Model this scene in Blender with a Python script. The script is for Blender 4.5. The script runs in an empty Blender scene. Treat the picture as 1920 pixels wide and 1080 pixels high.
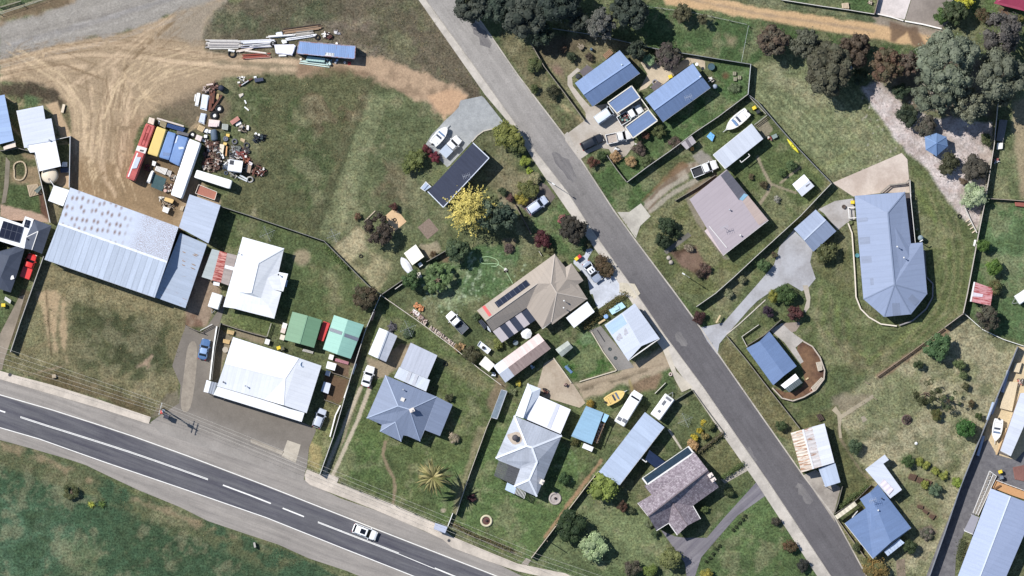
import bpy,math,random
import numpy as np
from mathutils import Vector,Matrix
random.seed(7);np.random.seed(7)
RNG=np.random.RandomState(11)
SC=bpy.context.scene
COL=SC.collection
CAMH=1100.0
R=math.radians
# coordinates
def W(p,z=0.0):
 """map point of the plan (0.1 m per unit, seen from CAMH) to the world"""
 k=0.1*(1-z/CAMH)
 return Vector(((p[0]-960)*k,(540-p[1])*k,z))
class Zm:
 def __init__(s,x0,y0,k):s.x0,s.y0,s.k=x0,y0,k
 def __call__(s,*a):return[(s.x0+a[i]/s.k,s.y0+a[i+1]/s.k)for i in range(0,len(a),2)]
 def p(s,x,y):return(s.x0+x/s.k,s.y0+y/s.k)
A0,A1,A2,A3=[Zm(x,0,3.84)for x in(0,470,940,1420)]
B0,B1,B2,B3=[Zm(x,270,3.84)for x in(0,470,940,1420)]
C0,C1,C2,C3=[Zm(x,540,3.84)for x in(0,470,940,1420)]
D0,D1,D2,D3=[Zm(x,800,3.84)for x in(0,470,940,1420)]
J1=Zm(220,200,10.667);J2=Zm(220,295,9.817);J3=Zm(350,135,10.8);J4=Zm(360,230,9.0)
J5=Zm(380,40,11.37);J6=Zm(520,40,10.667)
L1=Zm(0,160,8.306);L2=Zm(0,280,7.714);L3=Zm(0,400,5.4);L4=Zm(370,430,6.0)
L5=Zm(370,570,4.32);L6=Zm(640,570,4.0)
M1=Zm(740,220,6.0);M2=Zm(660,360,5.4);M3=Zm(880,460,4.908);M4=Zm(750,540,6.0)
M5=Zm(880,700,4.154);M6=Zm(1020,540,4.5);M7=Zm(1050,720,5.4);M8=Zm(1180,820,5.4)
R1=Zm(1060,80,4.909);R2=Zm(1190,80,5.4);R3=Zm(1270,190,3.724);R4=Zm(1560,280,3.176)
R5=Zm(1360,560,4.909);R6=Zm(1780,520,6.0);R7=Zm(1740,680,2.7);R8=Zm(1560,840,4.5)
def lin(c):
 c=c/255.0
 return c/12.92 if c<=0.04045 else((c+0.055)/1.055)**2.4
GAIN=1.25
def C(r,g,b,k=1.0):
 return tuple(min(0.84,lin(v)/GAIN*k)for v in(r,g,b))
# materials
_m={}
def nd(nt,t,**kw):
 n=nt.nodes.new(t)
 for k,v in kw.items():setattr(n,k,v)
 return n
def start(name):
 m=bpy.data.materials.new(name);m.use_nodes=True
 nt=m.node_tree;b=nt.nodes['Principled BSDF']
 return m,nt,b
def setv(b,**kw):
 for k,v in kw.items():
  k=k.replace('_',' ')
  if k in b.inputs:b.inputs[k].default_value=v
def scaled(nt,col_socket_or_val,fac):
 s=nd(nt,'ShaderNodeVectorMath',operation='SCALE')
 if isinstance(col_socket_or_val,tuple):s.inputs[0].default_value=col_socket_or_val[:3]
 else:nt.links.new(col_socket_or_val,s.inputs[0])
 nt.links.new(fac,s.inputs['Scale']);return s.outputs[0]
def noise(nt,vec,scale,detail=4,rough=0.6):
 n=nd(nt,'ShaderNodeTexNoise');n.inputs['Scale'].default_value=scale
 n.inputs['Detail'].default_value=detail;n.inputs['Roughness'].default_value=rough
 if vec is not None:nt.links.new(vec,n.inputs['Vector'])
 return n.outputs['Fac']
def mrange(nt,fac,a,b,lo=0.28,hi=0.72):
 n=nd(nt,'ShaderNodeMapRange');n.clamp=True
 n.inputs[1].default_value=lo;n.inputs[2].default_value=hi
 n.inputs[3].default_value=a;n.inputs[4].default_value=b
 nt.links.new(fac,n.inputs[0]);return n.outputs[0]
def mixc(nt,fac,a,b):
 n=nd(nt,'ShaderNodeMix',data_type='RGBA')
 if isinstance(fac,float):n.inputs[0].default_value=fac
 else:nt.links.new(fac,n.inputs[0])
 for i,v in((6,a),(7,b)):
  if isinstance(v,tuple):n.inputs[i].default_value=(*v[:3],1)
  else:nt.links.new(v,n.inputs[i])
 return n.outputs[2]
def mul(nt,a,b):
 n=nd(nt,'ShaderNodeMath',operation='MULTIPLY')
 nt.links.new(a,n.inputs[0])
 if isinstance(b,float):n.inputs[1].default_value=b
 else:nt.links.new(b,n.inputs[1])
 return n.outputs[0]
def bump(nt,b,h,dist=0.02,strength=0.5):
 n=nd(nt,'ShaderNodeBump');n.inputs['Distance'].default_value=dist;n.inputs['Strength'].default_value=strength
 nt.links.new(h,n.inputs['Height']);nt.links.new(n.outputs[0],b.inputs['Normal'])
def M(c,var=0.12,scale=2.2,rough=0.7,metal=0.0,spec=0.3,c2=None,s2=0.6,bmp=0.0,coat=0.0):
 """matte surface of colour C with fine mottling, optionally patches of a second colour"""
 key=('M',c,var,scale,rough,metal,spec,c2,s2,bmp,coat)
 if key in _m:return _m[key]
 m,nt,b=start('surface');co=nd(nt,'ShaderNodeTexCoord').outputs['Object']
 col=C(*c)
 if c2:
  f=mrange(nt,noise(nt,co,s2,5,0.65),0,1,0.42,0.62);col=mixc(nt,f,C(*c),C(*c2))
 f1=noise(nt,co,scale,6,0.7)
 nt.links.new(scaled(nt,col,mrange(nt,f1,1-var,1+var)),b.inputs['Base Color'])
 setv(b,Roughness=rough,Metallic=metal,Coat_Weight=coat);b.inputs['Specular IOR Level'].default_value=spec
 if bmp:bump(nt,b,f1,bmp)
 _m[key]=m;return m
def ROOF(c,rib=0.0,var=0.07,sheet=0.8,lap=.05,rust=0.0,rustc=(120,80,60),streak=0.06,rough=0.5,spec=0.25,pitch=0.19):
 """profiled sheet metal: UV in metres, u along the eave, v down the slope"""
 key=('R',c,lap,rib,var,sheet,rust,rustc,streak,rough,spec,pitch)
 if key in _m:return _m[key]
 m,nt,b=start('sheet_metal');uv=nd(nt,'ShaderNodeUVMap').outputs[0]
 sep=nd(nt,'ShaderNodeSeparateXYZ');nt.links.new(uv,sep.inputs[0])
 fl=nd(nt,'ShaderNodeMath',operation='SNAP');nt.links.new(sep.outputs[0],fl.inputs[0]);fl.inputs[1].default_value=sheet
 cmb=nd(nt,'ShaderNodeCombineXYZ');nt.links.new(fl.outputs[0],cmb.inputs[0])
 wn=nd(nt,'ShaderNodeTexWhiteNoise',noise_dimensions='3D');nt.links.new(cmb.outputs[0],wn.inputs['Vector'])
 shf=mrange(nt,wn.outputs['Value'],1-streak,1+streak,0,1)
 mp=nd(nt,'ShaderNodeMapping');mp.inputs['Scale'].default_value=(2.2,0.25,1);nt.links.new(uv,mp.inputs[0])
 st=noise(nt,mp.outputs[0],1.0,5,0.65)
 g=noise(nt,uv,3.2,5,0.75)
 f=mul(nt,mul(nt,shf,mrange(nt,st,1-var,1+var)),mrange(nt,g,1-var*0.8,1+var*0.8))
 fr=nd(nt,'ShaderNodeMath',operation='PINGPONG');nt.links.new(sep.outputs[0],fr.inputs[0]);fr.inputs[1].default_value=sheet/2
 f=mul(nt,f,mrange(nt,fr.outputs[0],1-lap,1,.03,.12))
 wv=nd(nt,'ShaderNodeMath',operation='SINE');k=nd(nt,'ShaderNodeMath',operation='MULTIPLY')
 nt.links.new(sep.outputs[0],k.inputs[0]);k.inputs[1].default_value=2*math.pi/pitch
 nt.links.new(k.outputs[0],wv.inputs[0])
 col=C(*c)
 if rust:
  rf=noise(nt,mp.outputs[0],1.6,6,0.7)
  rm=mrange(nt,rf,0,1,0.62-rust*0.3,0.72-rust*0.3);col=mixc(nt,rm,col,C(*rustc))
 if rib:
  lp=mrange(nt,wv.outputs[0],1-rib,1+rib,-1,1);f=mul(nt,f,lp)
 nt.links.new(scaled(nt,col,f),b.inputs['Base Color'])
 bump(nt,b,wv.outputs[0],0.012,0.35)
 setv(b,Roughness=rough);b.inputs['Specular IOR Level'].default_value=spec
 _m[key]=m;return m
def TILES(c,c2,var=0.25):
 key=('T',c,c2)
 if key in _m:return _m[key]
 m,nt,b=start('roof_tiles');uv=nd(nt,'ShaderNodeUVMap').outputs[0]
 br=nd(nt,'ShaderNodeTexBrick');br.inputs['Scale'].default_value=1.0
 br.inputs['Brick Width'].default_value=0.3;br.inputs['Row Height'].default_value=0.34;br.inputs['Mortar Size'].default_value=0.02
 br.inputs['Color1'].default_value=(*C(*c),1);br.inputs['Color2'].default_value=(*C(*c2),1)
 br.inputs['Mortar'].default_value=(*[x*0.45 for x in C(*c)],1);br.inputs['Bias'].default_value=0.1
 nt.links.new(uv,br.inputs['Vector'])
 g=noise(nt,uv,2.2,6,0.75);g2=noise(nt,uv,0.5,3)
 f=mul(nt,mrange(nt,g,1-var,1+var*1.4),mrange(nt,g2,0.88,1.12))
 nt.links.new(scaled(nt,br.outputs['Color'],f),b.inputs['Base Color'])
 bump(nt,b,br.outputs['Fac'],-0.03,0.5)
 setv(b,Roughness=0.85);b.inputs['Specular IOR Level'].default_value=0.2
 _m[key]=m;return m
def GLASS(c=(28,34,46),rough=0.12):
 key=('G',c,rough)
 if key in _m:return _m[key]
 m,nt,b=start('dark_glass');co=nd(nt,'ShaderNodeTexCoord').outputs['Object']
 nt.links.new(scaled(nt,C(*c),mrange(nt,noise(nt,co,1.5),0.8,1.2)),b.inputs['Base Color'])
 setv(b,Roughness=rough);b.inputs['Specular IOR Level'].default_value=0.5
 _m[key]=m;return m
def PAINT(c,rough=0.3):
 return M(c,var=0.03,scale=1.2,rough=rough,spec=0.5,coat=0.3)
def SOLAR():
 if 'solar' in _m:return _m['solar']
 m,nt,b=start('solar_cells');uv=nd(nt,'ShaderNodeUVMap').outputs[0]
 br=nd(nt,'ShaderNodeTexBrick');br.offset=0.0;br.inputs['Scale'].default_value=1
 br.inputs['Brick Width'].default_value=1.0;br.inputs['Row Height'].default_value=1.65;br.inputs['Mortar Size'].default_value=0.035
 br.inputs['Color1'].default_value=(*C(38,42,58),1);br.inputs['Color2'].default_value=(*C(30,34,50),1);br.inputs['Mortar'].default_value=(*C(92,95,105),1)
 nt.links.new(uv,br.inputs['Vector']);nt.links.new(br.outputs['Color'],b.inputs['Base Color'])
 setv(b,Roughness=0.2);_m['solar']=m;return m
def LEAF(c,c2=None):
 key=('L',c,c2)
 if key in _m:return _m[key]
 m,nt,b=start('leaves')
 at=nd(nt,'ShaderNodeAttribute',attribute_name='tint');at2=nd(nt,'ShaderNodeAttribute',attribute_name='hue')
 col=mixc(nt,at2.outputs['Fac'],C(*c,1.12),C(*(c2 or c),1.12))
 s=scaled(nt,col,at.outputs['Fac'])
 nt.links.new(s,b.inputs['Base Color']);setv(b,Roughness=0.65);b.inputs['Specular IOR Level'].default_value=0.25
 tr=nd(nt,'ShaderNodeBsdfTranslucent');nt.links.new(s,tr.inputs[0])
 mx=nd(nt,'ShaderNodeMixShader');mx.inputs[0].default_value=0.22
 nt.links.new(b.outputs[0],mx.inputs[1]);nt.links.new(tr.outputs[0],mx.inputs[2])
 nt.links.new(mx.outputs[0],nt.nodes['Material Output'].inputs['Surface'])
 _m[key]=m;return m
# objects
def tag(o,label=None,cat=None,group=None,kind=None):
 for k,v in(('label',label),('category',cat),('group',group),('kind',kind)):
  if v:o[k]=v
 return o
def empty(name,loc,label,cat,group=None,rz=0.0):
 o=bpy.data.objects.new(name,None);COL.objects.link(o)
 o.location=loc;o.rotation_euler=(0,0,rz);o.empty_display_size=0.3
 return tag(o,label,cat,group)
def rootof(o):
 while o.parent:o=o.parent
 return o
class MB:
 def __init__(s):s.v,s.f,s.uv=[],[],[]
 def add(s,vs,fs):
  n=len(s.v);s.v+=[tuple(v)for v in vs];s.f+=[tuple(i+n for i in f)for f in fs];return s
 def prism(s,poly,z0,z1):
  """poly: list of xy in world metres"""
  n=len(poly)
  if sum(poly[i][0]*poly[(i+1)%n][1]-poly[(i+1)%n][0]*poly[i][1]for i in range(n))<0:poly=poly[::-1]
  vs=[(p[0],p[1],z0)for p in poly]+[(p[0],p[1],z1)for p in poly]
  return s.add(vs,[tuple(range(n))[::-1],tuple(range(n,2*n))]+[(i,(i+1)%n,(i+1)%n+n,i+n)for i in range(n)])
 def box(s,c,size,rz=0.0,rx=0.0):
  M_=Matrix.Translation(c)@Matrix.Rotation(rz,4,'Z')@Matrix.Rotation(rx,4,'X')
  x,y,z=[d/2 for d in size]
  vs=[M_@Vector((a*x,b*y,d*z))for d in(-1,1)for a,b in((-1,-1),(1,-1),(1,1),(-1,1))]
  return s.add(vs,[(3,2,1,0),(4,5,6,7),(0,1,5,4),(1,2,6,5),(2,3,7,6),(3,0,4,7)])
 def bar(s,p,q,w,h):
  p,q=Vector(p),Vector(q);d=q-p
  if d.length<1e-6:return s
  d.normalize();u=d.cross(Vector((0,0,1)))
  if u.length<1e-4:u=Vector((1,0,0))
  u.normalize();n=u.cross(d).normalized();u=u*w/2;n=n*h/2
  vs=[p-u-n,p+u-n,p+u+n,p-u+n,q-u-n,q+u-n,q+u+n,q-u+n]
  return s.add(vs,[(0,1,2,3)[::-1],(4,5,6,7),(0,1,5,4),(1,2,6,5),(2,3,7,6),(3,0,4,7)])
 def tube(s,p,q,r,r2=None,n=8):
  p,q=Vector(p),Vector(q);d=(q-p)
  if d.length<1e-6:return s
  d.normalize();r2=r if r2 is None else r2
  u=d.orthogonal().normalized();w=d.cross(u)
  vs=[p+(u*math.cos(2*math.pi*i/n)+w*math.sin(2*math.pi*i/n))*r for i in range(n)]
  vs+=[q+(u*math.cos(2*math.pi*i/n)+w*math.sin(2*math.pi*i/n))*r2 for i in range(n)]
  return s.add(vs,[(i,(i+1)%n,(i+1)%n+n,i+n)for i in range(n)]+[tuple(range(n))[::-1],tuple(range(n,2*n))])
 def lathe(s,c,prof,n=20,axis=None):
  """prof: list of (r,z) from bottom to top; axis a Matrix"""
  M_=Matrix.Translation(c)@(axis or Matrix.Identity(4));vs,fs=[],[]
  for r,z in prof:vs+=[M_@Vector((r*math.cos(2*math.pi*i/n),r*math.sin(2*math.pi*i/n),z))for i in range(n)]
  for k in range(len(prof)-1):fs+=[(k*n+i,k*n+(i+1)%n,(k+1)*n+(i+1)%n,(k+1)*n+i)for i in range(n)]
  fs+=[tuple(range(n))[::-1],tuple(range((len(prof)-1)*n,len(prof)*n))]
  return s.add(vs,fs)
 def torus(s,c,Rr,r,n=20,m=8,axis=None):
  M_=Matrix.Translation(c)@(axis or Matrix.Identity(4));vs,fs=[],[]
  for i in range(n):
   a=2*math.pi*i/n
   for j in range(m):
    b=2*math.pi*j/m;rr=Rr+r*math.cos(b)
    vs.append(M_@Vector((rr*math.cos(a),rr*math.sin(a),r*math.sin(b))))
  for i in range(n):
   for j in range(m):fs.append((i*m+j,((i+1)%n)*m+j,((i+1)%n)*m+(j+1)%m,i*m+(j+1)%m))
  return s.add(vs,fs)
 def loft(s,secs,cap=True):
  n=len(secs[0]);vs=[v for q in secs for v in q];fs=[]
  for k in range(len(secs)-1):fs+=[(k*n+i,k*n+(i+1)%n,(k+1)*n+(i+1)%n,(k+1)*n+i)for i in range(n)]
  if cap:fs+=[tuple(range(n))[::-1],tuple(range((len(secs)-1)*n,len(secs)*n))]
  return s.add(vs,fs)
 def build(s,name,mat,parent=None,local=False,smooth=False,uvs=None):
  me=bpy.data.meshes.new(name)
  off=Vector((0,0,0))
  if parent is not None and not local:off=rootof(parent).location
  me.from_pydata([(v[0]-off[0],v[1]-off[1],v[2]-off[2])for v in s.v],[],s.f)
  if uvs:
   l=me.uv_layers.new(name='UVMap');k=0
   for f in uvs:
    for u in f:l.data[k].uv=u;k+=1
  me.materials.append(mat)
  if smooth:me.polygons.foreach_set('use_smooth',[True]*len(me.polygons))
  me.update();o=bpy.data.objects.new(name,me);COL.objects.link(o)
  if parent is not None:o.parent=parent
  return o
def top(name,mb,mat,label,cat,group=None,kind=None,smooth=False,base=None):
 """a top-level thing that is one mesh, its origin at its base"""
 if base is None:
  n=max(1,len(mb.v));base=Vector((sum(v[0]for v in mb.v)/n,sum(v[1]for v in mb.v)/n,min(v[2]for v in mb.v)))
 mb.v=[(v[0]-base[0],v[1]-base[1],v[2]-base[2])for v in mb.v]
 o=mb.build(name,mat,smooth=smooth);o.location=base
 return tag(o,label,cat,group,kind)
def inset(poly,d):
 """poly xy world, inset by d"""
 n=len(poly)
 a=sum(poly[i][0]*poly[(i+1)%n][1]-poly[(i+1)%n][0]*poly[i][1]for i in range(n))
 sg=1 if a>0 else-1;out=[]
 for i in range(n):
  p0,p1,p2=Vector(poly[i-1][:2]),Vector(poly[i][:2]),Vector(poly[(i+1)%n][:2])
  e1=(p1-p0).normalized();e2=(p2-p1).normalized()
  n1=Vector((-e1.y,e1.x))*sg;n2=Vector((-e2.y,e2.x))*sg
  den=max(0.3,1+n1.dot(n2));out.append(p1+(n1+n2)*(d/den))
 return[(p.x,p.y)for p in out]
_sheetz={}
def earclip(me):
 import bmesh
 bm=bmesh.new();bm.from_mesh(me)
 bmesh.ops.triangulate(bm,faces=[f for f in bm.faces if len(f.verts)>4]);bm.to_mesh(me);bm.free()
def sheet(name,pts,z,mat,label=None,cat=None,kind='structure',z0=-0.05,group=None):
 """flat slab with top at z"""
 mb=MB().prism([W(p,0)[:2]for p in pts],z0,z)
 o=mb.build(name,mat);earclip(o.data)
 return tag(o,label,cat,group,kind)
def smoothpts(pts,it=2,closed=True):
 for _ in range(it):
  out=[];n=len(pts)
  for i in range(n if closed else n-1):
   p,q=pts[i],pts[(i+1)%n]
   out+=[(p[0]*.75+q[0]*.25,p[1]*.75+q[1]*.25),(p[0]*.25+q[0]*.75,p[1]*.25+q[1]*.75)]
  if not closed:out=[pts[0]]+out+[pts[-1]]
  pts=out
 return pts
def ribbon(pts,w0,w1=None):
 """polygon of a band round a polyline (plan units), from -w0 to +w1"""
 w1=w0 if w1 is None else w1;l,r=[],[];n=len(pts)
 for i in range(n):
  a=Vector(pts[max(0,i-1)]);b=Vector(pts[min(n-1,i+1)]);d=(b-a).normalized();nn=Vector((-d.y,d.x));p=Vector(pts[i])
  l.append(tuple(p-nn*w0));r.append(tuple(p+nn*w1))
 return l+r[::-1]
SUN,SKY,EXPO=4.9,0.1,0.28
# the ground: one sheet with its soil and grass cover
STEP=0.25
gx=np.arange(-104,104.01,STEP);gy=np.arange(-62,62.01,STEP)
far=np.array([40,150,500,1500,4000.0])
GX=np.concatenate([-(104+far[::-1]),gx,104+far]);GY=np.concatenate([-(62+far[::-1]),gy,62+far])
XX,YY=np.meshgrid(GX,GY)
PX,PY=XX*10+960,540-YY*10
def vnoise(scale,seed,X=PX,Y=PY):
 r=np.random.RandomState(seed);N=256;L=r.rand(N,N)
 x=X/scale+1000.3;y=Y/scale+1000.7
 xi=np.floor(x).astype(int);yi=np.floor(y).astype(int);fx=x-xi;fy=y-yi
 fx=fx*fx*(3-2*fx);fy=fy*fy*(3-2*fy)
 g=lambda a,b:L[(xi+a)%N,(yi+b)%N]
 return(g(0,0)*(1-fx)+g(1,0)*fx)*(1-fy)+(g(0,1)*(1-fx)+g(1,1)*fx)*fy
def fbm(scale,seed,o=4):
 t=0;a=1;s=0
 for i in range(o):t=t+a*vnoise(scale/2**i,seed+i);s+=a;a*=0.55
 return t/s
N1,N4,N12,N3=fbm(14,1,3),fbm(60,20,4),fbm(190,40,4),fbm(30,60,4)
def sm(x,a,b):
 t=np.clip((x-a)/(b-a),0,1);return t*t*(3-2*t)
GC=np.zeros(PX.shape+(3,));GG=np.ones(PX.shape)
def c_(c):return np.array([lin(v)/GAIN for v in c])
def win(pts,m):
 xs=[p[0]for p in pts];ys=[p[1]for p in pts]
 x=XX[0]*10+960;y=540-YY[:,0]*10
 i=np.where((x>min(xs)-m)&(x<max(xs)+m))[0];j=np.where((y>min(ys)-m)&(y<max(ys)+m))[0]
 if len(i)==0 or len(j)==0:return None
 return np.s_[j[0]:j[-1]+1,i[0]:i[-1]+1]
def segd(X,Y,a,b):
 vx,vy=b[0]-a[0],b[1]-a[1];t=np.clip(((X-a[0])*vx+(Y-a[1])*vy)/(vx*vx+vy*vy+1e-9),0,1)
 return np.hypot(X-a[0]-t*vx,Y-a[1]-t*vy)
def blend(s,m,c,g):
 GC[s]=GC[s]*(1-m[...,None])+c_(c)*m[...,None]
 if g is not None:GG[s]=GG[s]*(1-m)+g*m
def paint(pts,c,f=4,w=6,a=1.0,g=1.0,th=None,c2=None):
 """cover of colour c inside the outline, edge softened by f and made ragged by w; th keeps only patches"""
 s=win(pts,f+w+4)
 if s is None:return
 X,Y=PX[s],PY[s];d=np.full(X.shape,1e9);ins=np.zeros(X.shape,bool);n=len(pts)
 for i in range(n):
  p,q=pts[i],pts[(i+1)%n];d=np.minimum(d,segd(X,Y,p,q))
  if abs(q[1]-p[1])>1e-9:
   c1=(p[1]>Y)!=(q[1]>Y);ins^=c1&(X<(q[0]-p[0])*(Y-p[1])/(q[1]-p[1])+p[0])
 d=np.where(ins,-d,d)+(N3[s]-.5)*2.6*w+(N1[s]-.5)*1.2*w
 m=(1-sm(d,-f,f))*a
 if th is not None:m=m*sm(N3[s]*.5+N4[s]*.5,th-.05,th+.07)
 blend(s,m,c,g)
 if c2 is not None:blend(s,m*sm(N4[s]*.6+N1[s]*.4,.44,.6),c2,g)
def stroke(pts,wd,c,f=2,w=1.5,a=1.0,g=0.0,th=None):
 s=win(pts,wd+f+w+4)
 if s is None:return
 X,Y=PX[s],PY[s];d=np.full(X.shape,1e9)
 for p,q in zip(pts[:-1],pts[1:]):d=np.minimum(d,segd(X,Y,p,q))
 d=d-wd/2+(N1[s]-.5)*2*w
 m=(1-sm(d,-f,f))*a
 if th is not None:m=m*sm(N1[s]*.6+N3[s]*.4,th-.06,th+.06)
 blend(s,m,c,g)
def spot(x,y,r,c,f=None,a=1.0,g=1.0,w=3,th=None):
 paint([(x+r*math.cos(t*.5236),y+r*math.sin(t*.5236))for t in range(12)],c,f or r*.5,w,a,g,th)
GC[:]=c_((84,93,56))
t=sm(N12,.36,.64)[...,None];GC[:]=GC*(1-t*.55)+c_((104,106,70))*t*.55
t=sm(N4,.48,.66)[...,None];GC[:]=GC*(1-t*.4)+c_((74,88,50))*t*.4
YARD=[(0,112),(110,78),(230,60),(330,22),(400,-5),(425,-5),(392,35),(378,70),(388,100),(470,108),(560,112),(565,140),(480,143),(420,148),(395,165),(375,185),(310,205),(268,220),(255,250),(250,290),(330,300),(385,345),(415,375),(400,420),(335,430),(140,365),(134,330),(131,235),(126,205),(100,172),(60,158),(0,155)]
paint([(372,75),(385,40),(420,0),(790,-20),(905,180),(935,235),(830,215),(760,165),(690,120),(560,140),(480,128),(390,108)],(98,88,70),6,10,1,.9)
paint([(400,20),(520,10),(640,0),(640,45),(480,70),(400,60)],(76,84,58),14,14,.8,th=.45)
paint([(690,20),(790,0),(830,120),(860,170),(760,130),(700,70)],(98,98,68),14,12,.8,th=.46)
paint([(560,40),(700,30),(720,110),(700,120),(580,80)],(112,98,84),12,12,.8,th=.45)
paint([(720,10),(770,30),(800,100),(760,70)],(150,136,112),8,12,.7,th=.5)
paint([(860,150),(905,180),(920,200),(880,205)],(84,72,58),10,8,.8)
GRAV=[(0,40),(70,25),(165,-10),(430,-10),(330,22),(230,62),(110,80),(0,114)]
paint(YARD,(164,143,117),4,7,1,0.12)
paint(GRAV,(152,146,138),5,6,1,0.08)
for k in range(9):
 x0=40+k*32;stroke([(x0-60,92-k*9),(x0+60,68-k*10),(x0+130,44-k*10)],4,(168,163,158)if k%2 else(134,130,127),3,3,.6,.05)
paint([(330,25),(430,-5),(392,35),(378,80),(300,70)],(148,138,124),10,10,.75,.1)
paint([(140,300),(330,300),(330,430),(140,360)],(143,120,92),16,10,.85,.1)
paint([(210,240),(255,225),(250,290),(235,340),(215,320)],(138,118,94),12,8,.55,.1)
paint([(300,200),(420,150),(440,200),(420,240),(370,250),(330,225),(280,228)],(112,98,80),10,10,.9,.4)
paint([(252,300),(360,300),(350,345),(330,400),(290,372)],(116,98,76),8,6,.9,.1)
TR=(202,177,148)
for pts,wd in(([(0,118),(70,100),(130,88),(210,80),(330,96),(480,112),(560,118)],9),([(0,135),(90,108),(180,102),(300,112),(400,122),(560,130)],8),([(0,148),(60,128),(160,125)],7),([(135,160),(180,130),(230,92),(290,50),(320,32)],4),([(150,155),(200,128),(245,95),(305,45)],4),([(212,130),(228,175),(240,215),(232,280),(222,330)],7),([(216,128),(205,190),(200,250),(186,300),(200,345)],6),([(205,160),(190,220),(188,270),(196,330),(220,372)],6),([(110,150),(140,180),(160,220),(158,280)],8),([(215,130),(250,160),(230,240),(225,300)],6),([(170,160),(175,220),(172,300)],6),([(300,120),(390,118),(440,116)],8)):
 stroke(pts,wd,TR,3,3,.72,.05,th=.36)
for k in range(60):
 a=RNG.uniform(0,math.pi);x,y=RNG.uniform(30,330),RNG.uniform(95,250);rr=RNG.uniform(30,70)
 stroke([(x+rr*math.cos(a+t*.35),y+rr*.8*math.sin(a+t*.35))for t in range(6)],2,(204,178,144)if k%2 else(134,116,92),1.6,2,.5,.05)
FLOW=([(0,116),(70,100),(150,90),(230,84),(330,98),(470,114)],[(30,100),(110,150),(150,210),(150,300),(170,350)],[(330,30),(270,80),(225,130),(215,200),(222,280),(240,340)],[(300,110),(240,150),(215,220),(208,300),(225,360)],[(0,140),(100,120),(180,150),(195,230),(190,310),(215,380)],[(390,115),(300,140),(250,190),(232,240)])
for k in range(70):
 L0=FLOW[k%6];ox,oy=RNG.normal(0,17),RNG.normal(0,13);sl=RNG.uniform(-.12,.12)
 stroke([(x+ox+sl*(y-150),y+oy+RNG.normal(0,2))for x,y in L0],RNG.uniform(1.2,2.6),(212,188,154)if k%2 else(128,108,84),1.3,1.4,RNG.uniform(.3,.65),.08,th=.4)
for k in range(22):
 o=RNG.uniform(-40,45);stroke([(-10,92+o),(90,66+o),(190,46+o),(290,14+o),(360,-12+o)],RNG.uniform(1,2.4),(178,172,164)if k%2 else(122,116,110),1.5,1.5,.4,.08,th=.42)
paint([(395,112),(480,118),(550,122),(560,126),(480,125),(400,120)],(122,112,90),3,4,.6,.3)
paint([(0,0),(90,-5),(165,-10),(70,26),(0,45)],(150,130,105),5,8,.9,.3,c2=(108,92,72))
paint([(-5,-5),(92,-5),(0,28)],(78,92,58),4,4,1,1)
stroke([(0,23),(40,10),(92,-6)],3,(170,160,140),1,1,.8)
paint([(0,155),(60,152),(105,172),(128,200),(130,215),(80,200),(30,180),(0,182)],(76,66,52),5,7,1,.8)
paint([(46,178),(80,185),(75,200),(50,198)],(80,100,62),5,6,.9)
paint([(118,185),(130,205),(134,245),(128,252),(118,220)],(100,82,62),5,4,.7,.4)
paint(L1(680,300,890,255,1100,760,1100,800,950,830,800,420),(185,160,130),2,1,1,.05)
paint([(0,280),(90,285),(100,405),(70,420),(0,400)],(86,88,56),3,5,1)
paint([(8,290),(75,285),(88,370),(60,350),(20,345)],(150,128,102),4,8,.8,.1,th=.4)
paint(L2(110,520,400,520,560,690,590,900,560,950,100,800),(74,88,50),3,5,1)
paint(L2(560,640,620,640,720,1000,650,1060,600,900),(98,72,60),2,4,1,.3)
paint(L2(0,800,120,830,640,960,720,1060,340,1080,0,970),(176,150,132),2,3,1,.05)
paint(L2(840,270,1020,340,1020,560,900,560,800,500),(186,160,132),3,3,1,.05)
paint(L2(700,730,900,810,820,1060,740,1060),(130,118,92),3,5,.9,.4)
PADD=[(395,165),(420,148),(560,140),(690,140),(770,180),(830,228),(770,300),(700,330),(640,330),(595,445),(470,405),(415,385),(440,340),(500,330),(440,200)]
paint(PADD,(92,92,60),8,8,1,1)
paint([(430,150),(560,140),(690,150),(690,230),(660,330),(600,430),(500,390),(520,280),(440,230)],(70,84,48),22,20,.75,th=.44)
paint([(580,140),(700,150),(690,230),(600,260),(560,200)],(104,84,64),14,14,.65,th=.47)
paint([(470,240),(560,250),(560,300),(480,330)],(116,112,80),12,12,.6,th=.47)
paint([(690,160),(640,330),(600,440),(575,420),(630,300),(672,170)],(94,90,62),8,10,.7)
paint([(480,375),(600,400),(595,440),(470,402)],(160,148,118),5,10,.6,th=.52)
paint(J4(200,340,420,300,640,330,960,420,1000,600,1180,720,1150,900,900,960,620,860,200,790),(84,76,60),6,6,.85,.5,c2=(118,104,84))
LAWN=[(694,170),(760,170),(830,225),(790,300),(860,300),(830,380),(840,460),(760,500),(712,545),(608,452),(595,440),(645,335),(650,300)]
paint(LAWN,(96,102,66),3,5,1)
paint([(690,200),(790,220),(800,300),(770,420),(700,400),(680,300)],(80,88,56),20,16,.75,th=.42)
paint([(712,285),(770,330),(760,380),(700,360)],(108,92,70),12,14,.6,th=.46)
paint([(640,330),(660,320),(640,440),(610,440)],(122,120,80),10,8,.7)
paint([(694,172),(672,238),(648,305),(596,440),(628,450),(668,380),(690,300),(726,190)],(122,124,86),2,2,.55)
stroke([(690,172),(668,238),(644,305),(594,436)],7,(72,78,50),4,3,.5,1)
paint([(625,470),(668,425),(682,430),(690,470),(730,500),(710,545),(690,530)],(166,152,118),6,10,.9,.7)
spot(682,484,13,(88,98,62),8,.8)
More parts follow.
